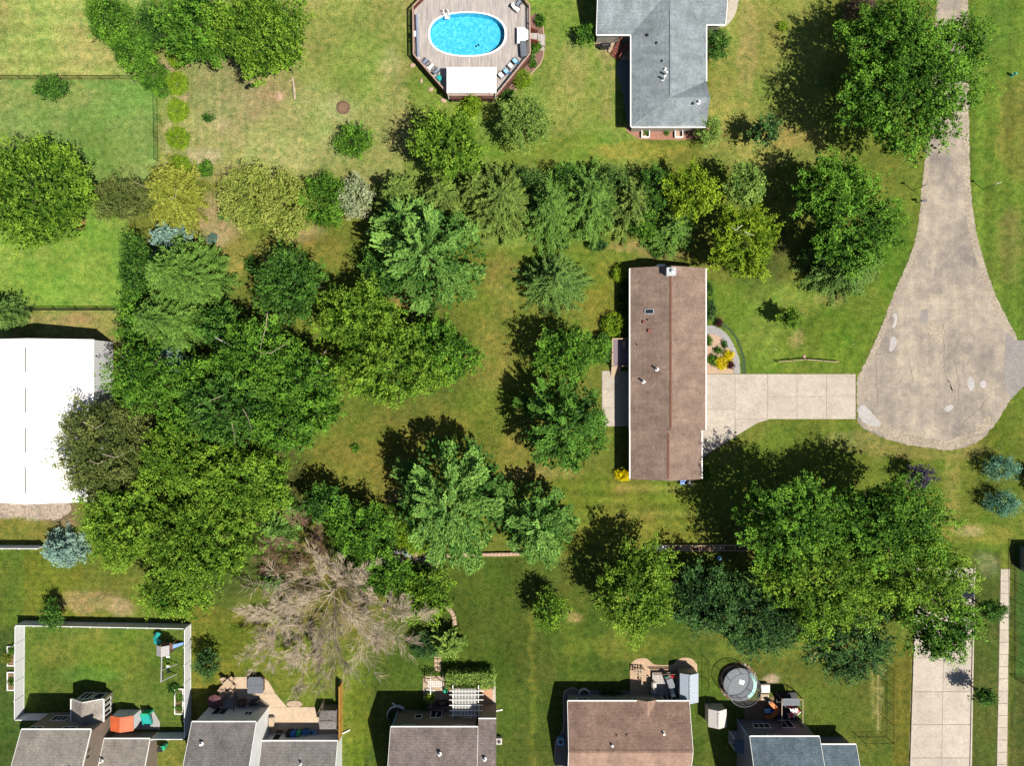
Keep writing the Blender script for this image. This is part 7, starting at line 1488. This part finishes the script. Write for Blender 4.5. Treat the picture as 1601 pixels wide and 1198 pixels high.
tree('bush', 1348, 14, 28, 3, 'smoke', 'brown smoke bush at the top edge beside the dark maple', 'shrub', ry=20)
tree('broad', 1196, 205, 27, 6, 'deep', 'small blue-green tree on the lawn east of the grey roofed house', ry=25, leaf=.2)
tree('fine', 1122, 68, 21, 3.5, 'dark', 'rounded dark evergreen against the east wall of the grey roofed house', 'shrub', ry=29, name='shrub')
tree('fine', 1110, 202, 24, 4, 'willow', 'light green shrub at the south-east corner of the grey roofed house', 'shrub', ry=24, name='shrub')
tree('broad', 917, 52, 15, 3.5, 'mid', 'small green tree at the patio corner of the grey roofed house', ry=17, leaf=.2)
tree('bush', 1224, 40, 7, .9, 'lime', 'tiny lime shrub on the lawn near the big tree shade', 'shrub')
tree('broad', 1238, 497, 24, 5, 'bright', 'thin yellow-green sapling on the lawn inside the road bend', ry=22, leaf=.2, gap=.5, lobes=6)
# ---- round the brown house
tree('bush', 968, 428, 11, 1.5, 'lime', 'lime shrub at the north-west corner of the brown roofed house', 'shrub', ry=15)
tree('bush', 959, 508, 19, 2.2, 'lime', 'yellow-green shrub just north of the small wooden deck', 'shrub', ry=20)
tree('bush', 944, 545, 14, 2.5, 'dark', 'dark shrub against the west side of the small wooden deck', 'shrub', ry=26)
tree('bush', 975, 743, 14, 1.3, 'gold', 'golden yellow shrub at the south-west corner of the brown roofed house', 'shrub', ry=9, leaf=.14)
tree('bush', 976, 468, 9, 1.0, 'dark', 'low shaded plants along the west wall of the brown roofed house', 'shrub', ry=34)
tree('bush', 1107, 452, 8, 1.4, 'dark', 'dark shrub near the north end of the east wall of the brown roofed house', 'shrub', ry=12)
tree('bush', 1109, 485, 11, 1.5, 'deep', 'blue-green shrub above the front path of the brown roofed house', 'shrub', ry=18)
tree('bush', 1124, 505, 6, .9, 'red', 'small dark red shrub at the head of the front path', 'shrub')
tree('bush', 1128, 569, 10, 1.0, 'gold', 'larger golden yellow shrub in the flower bed', 'shrub', leaf=.12)
tree('bush', 1140, 556, 8, 1.0, 'gold', 'smaller golden yellow shrub in the flower bed', 'shrub', leaf=.12)
tree('bush', 1142, 571, 6, .7, 'red', 'dark red shrub beside the golden shrubs', 'shrub')
tree('bush', 1114, 563, 8, .6, 'mid', 'fresh green ground plant left of the golden shrubs', 'shrub')
tree('bush', 1108, 533, 5, .7, 'mid', 'small green plant by the wall in the stony flower bed', 'shrub', ry=8)
tree('bush', 1133, 539, 5, .6, 'dark', 'small dark green plant in the middle of the stony flower bed', 'shrub')
tree('bush', 1123, 548, 8, .5, 'mid', 'loose green plant above the golden shrubs', 'shrub', ry=5)
tree('bush', 1104, 741, 9, 1.8, 'bright', 'bright green shrub at the south-east corner of the brown roofed house', 'shrub', ry=14)
h_ = sheet('planting_strip', rough(smooth_line([(1129, 509), (1142, 520), (1152, 536), (1159, 556), (1160, 584), (1167, 584), (1165, 560), (1158, 538), (1148, 520), (1132, 505)], 4, True), .8, 9), plain('dark ground cover', A(70, 96, 46), .9, .4, 4), .02, label='dark ground cover along the outer edge of the curved path')
# ---- right side
tree('broad', 1180, 965, 90, 10, 'deep', 'blue-green tree in shade above the trampoline', ry=74, leaf=.2)
tree('broad', 1100, 935, 62, 9, 'deep', 'dark blue-green tree between the bright maple and the trampoline tree', ry=66, leaf=.2)
tree('broad', 1000, 925, 66, 11, 'bright', 'bright maple above the wide brown roofed house', ry=86)
tree('broad', 860, 955, 32, 6, 'bright', 'small bright tree alone on the lower lawn', ry=36, leaf=.2)
tree('broad', 1330, 1010, 78, 10, 'deep', 'dark blue-green tree above the blue-grey roofed house garden', ry=66, leaf=.2)
tree('broad', 1474, 975, 66, 10, 'mid', 'round-crowned tree overhanging the end of the concrete street', ry=76, leaf=.2)
tree('broad', 1240, 820, 96, 16, 'mid', 'huge maple south-east of the brown roofed house', ry=92)
tree('broad', 1385, 820, 112, 16, 'mid', 'huge maple below the cul-de-sac', ry=84)
tree('broad', 1290, 905, 112, 16, 'bright', 'huge yellow-tinged maple in the middle of the lower right cluster', ry=94)
tree('broad', 1430, 890, 92, 14, 'bright', 'maple reaching the head of the concrete street', ry=80)
tree('fine', 1441, 747, 23, 4.5, 'purple', 'small purple-leaved tree below the cul-de-sac', ry=22)
tree('arbor', 1560, 732, 23, 3.8, 'dkblue', 'upper one of two round blue spruces at the right', ry=18, gap=.05, leaf=.14, dens=13, name='spruce_tree')
tree('arbor', 1562, 786, 23, 3.8, 'dkblue', 'lower one of two round blue spruces at the right', ry=18, gap=.05, leaf=.14, dens=13, name='spruce_tree')
tree('spruce', 1634, 752, 24, 5, 'dkblue', 'blue spruce cut by the right edge', ry=24, needle=.2, wid=.13, power=.5, fan=.8)
tree('fine', 1552, 955, 32, 6, 'dark', 'thin street tree beside the sidewalk, the upper one', ry=26, gap=.5, lobes=9)
tree('fine', 1542, 1090, 26, 5, 'dark', 'thin street tree beside the sidewalk, the lower one', ry=18, gap=.5, lobes=7)
# ---- lower left yards
tree('fine', 80, 962, 19, 4, 'dark', 'small dark tree behind the white back fence, near its left end', ry=27)
tree('fine', 322, 1040, 24, 4.5, 'deep', 'blue-green tree outside the white fence, left of the hot tub', ry=26)
tree('bush', 672, 1091, 8, 1.4, 'lime', 'lime green shrub beside the white lattice arbour', 'shrub')
tree('bush', 663, 1104, 7, .8, 'dark', 'low dark plant in the shade of the house with the pergola', 'shrub')
tree('bush', 621, 1124, 16, 1.3, 'deep', 'dark shrubs in the shade beside the curved window well', 'shrub', ry=14)
tree('bush', 957, 1084, 20, .7, 'dark', 'low green plants under the north wall of the reddish brown roofed house', 'shrub', ry=5)
tree('bush', 845, 32, 8, 1.2, 'mid', 'green shrub in the bed east of the pool deck, the upper one', 'shrub', ry=10)
tree('bush', 838, 73, 9, 1.2, 'mid', 'green shrub in the bed below the pool steps', 'shrub', ry=10)
tree('bush', 834, 100, 6, .7, 'mid', 'small green shrub in the bed beside the lime ball', 'shrub', ry=5)
tree('bush', 832, 88, 5, .5, 'teal', 'low blue-green plant in the bed below the pool steps', 'shrub', ry=6)
tree('bush', 790, 148, 16, 1.2, 'dark', 'low dark shrub at the south-east rail of the pool deck', 'shrub', ry=10)
# vine-covered arbour hedge: a long row of ornamental grass
hx, hy, _ = P(736, 1062, 1.2)
hd = thing('hedge', (hx, hy, 0), 'long clipped yellow-green hedge above the white pergola', 'hedge')
R9 = np.random.RandomState(5); nh_ = 620; side = R9.rand(nh_); hc = np.stack([R9.uniform(-3.1, 3.1, nh_), R9.uniform(-.95, .95, nh_), np.where(side < .72, R9.uniform(1.75, 2.1, nh_), R9.uniform(.3, 1.8, nh_))], 1)
lo = side > .72; hc[lo, 1] = np.sign(R9.uniform(-1, 1, lo.sum())) * R9.uniform(.75, 1.0, lo.sum()); hc += np.array((hx, hy, 0)); ix = np.repeat(np.arange(nh_), 15); mh = len(ix)
dd = norm(R9.normal(0, .6, (nh_, 3)) + np.array((0, 0, .8)))[ix]; Ch = hc[ix] + dd * R9.uniform(-.2, .35, mh)[:, None] + R9.normal(0, .09, (mh, 3)); Lh = .2 * R9.uniform(.7, 1.3, mh)
Q = leaves(Ch, dd + R9.normal(0, .4, (mh, 3)), R9.normal(0, .45, (mh, 3)) + np.array((0, 0, 1.0)), Lh, Lh * .45); t_ = np.clip((R9.rand(nh_) * .6 + .2)[ix] + R9.normal(0, .15, mh), 0, 1)
quads_obj('foliage', Q, t_, LM['willow'], hd); mb = MB(); mb.box(hx - 2.9, hx + 2.9, hy - .12, hy + .12, 0, .9); mb.build('stems', M_bark, hd)

# dead tree: bare branching limbs
def dead(px, py, H, R0, label, seed, n0=15, depth=3, mat=M_dead, zc=None, spread=(.5, 1.15), asym=None):
    zm = zc or H * .7; x, y, _ = P(px, py, zm); R = random.Random(seed); root = thing('dead_tree', (x, y, 0), label, 'dead tree')
    mb = MB(); trk = MB(); trk.tube([(x, y, 0), (x + .1, y, H * .25), (x, y + .1, H * .5)], [.34, .26, .18], 8)
    def grow(p, a, el_, L, r, d):
        pts = [np.array(p)]; k = 3 if d else 2; aa = a; ee = el_
        for i in range(k):
            aa += R.uniform(-.16, .16); ee += R.uniform(-.12, .12)
            pts.append(pts[-1] + np.array((cos(aa) * cos(ee), sin(aa) * cos(ee), sin(ee))) * L / k)
        for q_ in pts: q_[2] = max(q_[2], .1)
        if d == 0:
            dv = pts[-1] - pts[0]; sd__ = np.cross(dv, (R.uniform(-.4, .4), R.uniform(-.4, .4), 1.0)); sd__ = sd__ / (np.linalg.norm(sd__) + 1e-6) * .017
            mb.poly([pts[0] - sd__, pts[0] + sd__, pts[1] + sd__ * .9, pts[-1] + sd__ * .2, pts[-1] - sd__ * .2, pts[1] - sd__ * .9]); return
        mb.tube(pts, [r * (1 - .75 * i / k) for i in range(k + 1)], 4 if d > 1 else 3, cap=False)
        if d <= 0: return
        nn = {4: 5, 3: 6, 2: 6, 1: 9}[d]
        for j in range(nn):
            u = R.uniform(.08, .999); i = min(k - 1, int(u * k)); q_ = pts[i] + (pts[i + 1] - pts[i]) * (u * k - i)
            grow(q_, aa + R.choice((-1, 1)) * R.uniform(.2, .75), ee + R.uniform(-.25, .3), L * (R.uniform(.35, .55) if d > 1 else R.uniform(.5, .9)), max(.012, r * .42 * (1.25 - u * .5)), d - 1)
    for i in range(n0):
        z = H * R.uniform(.3, .62); a = i * 2.4 + R.uniform(-.3, .3)
        s_ = asym(a) if asym else 1
        grow((x, y, z), a, R.uniform(.1, .85), R0 * s_ * R.uniform(.55, 1.0), .055, depth)
    trk.build('trunk', mat, root); mb.build('branches', mat, root)
    return root
dead(512, 935, 13, 8.8, 'large bare dead tree with silvery branches above the hot tub patio', 21, 17, 3, asym=lambda a: 1.0 + .35 * max(0, -sin(a)) - .45 * max(0, sin(a)))
dead(596, 960, 9, 4.6, 'smaller bare tree right of the large dead one', 22, 7, 3)
dead(475, 860, 9, 4.6, 'brown leafless thicket tree above the large dead one', 23, 8, 3, mat=plain('reddish brown twigs', A(150, 116, 92), .9, .3, 1.5))
dead(430, 985, 9, 5.0, 'bare tree leaning over the hot tub patio', 24, 8, 3)
dead(480, 1035, 8, 4.2, 'low bare tree between the large dead one and the yellow fence', 25, 7, 3)
# bare limbs standing out of living crowns
def top_limbs(root, px, py, z, paths, mat, r=.06):
    for pth in paths:
        mb = MB(); pts = [P(px + u, py + v, z + k * .25) for k, (u, v) in enumerate(pth)]; mb.tube(pts, [r * (1 - .8 * i / (len(pts) - 1)) for i in range(len(pts))], 5); mb.build('limb', mat, root)
def by_label(t): return next(o for o in bpy.data.objects if t in o.get('label', ''))
top_limbs(by_label('white birch limbs'), 410, 540, 11.0, [[(8, -50), (6, -30), (-2, 0), (-4, 14)], [(-2, 12), (14, 12), (30, 2), (44, -6)]], M_dead, .05)
top_limbs(by_label('heart of the wood'), 370, 640, 11.6, [[(-20, -22), (-40, -14), (-64, -4)], [(10, 0), (18, 14), (24, 34)], [(-8, 20), (-4, 36), (-2, 54)]], M_dead, .045)
top_limbs(by_label('drab olive thin-leaved'), 215, 288, 5.2, [[(-6, -4), (8, 2), (22, 8)]], M_dead, .04)
top_limbs(by_label('larch-like conifer with bare'), 274, 308, 8.0, [[(0, 0), (2, -10), (-2, -18)], [(0, 0), (-8, 4), (-14, 2)]], M_dead, .03)
top_limbs(by_label('pale small-crowned'), 1160, 358, 9.2, [[(0, -6), (-10, 2), (-16, -4)], [(4, 4), (12, 8), (20, 10)]], M_birch, .045)
top_limbs(by_label('brownish olive pine'), 160, 690, 10.4, [[(-30, -30), (-10, -20), (6, -30)], [(0, 20), (20, 26), (34, 20)], [(-20, 30), (-8, 36), (6, 30)]], M_dead, .06)
for (px, py, r_, h_, ck_, lb) in ((20, 1018, 7, 1.1, 'mid', 'leafy plants in the upper white framed planter outside the fence'), (12, 1030, 7, 1.0, 'yellow', 'yellow-green plants spilling from the upper white framed planter'), (19, 1066, 6, .6, 'mid', 'low plants in the lower white framed planter outside the fence'), (281, 1092, 7, .7, 'mid', 'green plants in the white framed planter inside the fence'), (280, 1108, 6, .6, 'mid', 'low green plants at the lower end of the white framed planter inside the fence'), (271, 1078, 9, .6, 'dark', 'weeds left of the white framed planter inside the fence')):
    tree('bush', px, py, r_, h_, ck_, lb, 'plant', name='plant')
for (px, py, r_, h_, ck_, lb) in ((1010, 208, 4, .5, 'mid', 'small green plant between the window wells, left one'), (1043, 208, 3, .5, 'mid', 'small green plant between the window wells, right one'), (1030, 388, 14, 1.2, 'dark', 'low plants at the foot of the ragged green conifer'), (510, 335, 12, 1.2, 'mid', 'light green shrub below the fresh green conifer'), (395, 415, 14, 1.2, 'dark', 'dark shrub in the shade left of the dense dark green tree'), (555, 702, 6, .8, 'mid', 'tiny sapling alone on the central lawn'), (640, 800, 12, 1.4, 'lime', 'lime shrub beside the bare mulch patch'), (585, 870, 12, 1.2, 'dark', 'dark shrub at the left end of the rockery'), (610, 895, 14, 1.0, 'mid', 'green ground plants below the rockery')):
    tree('bush', px, py, r_, h_, ck_, lb, 'plant', name='plant')
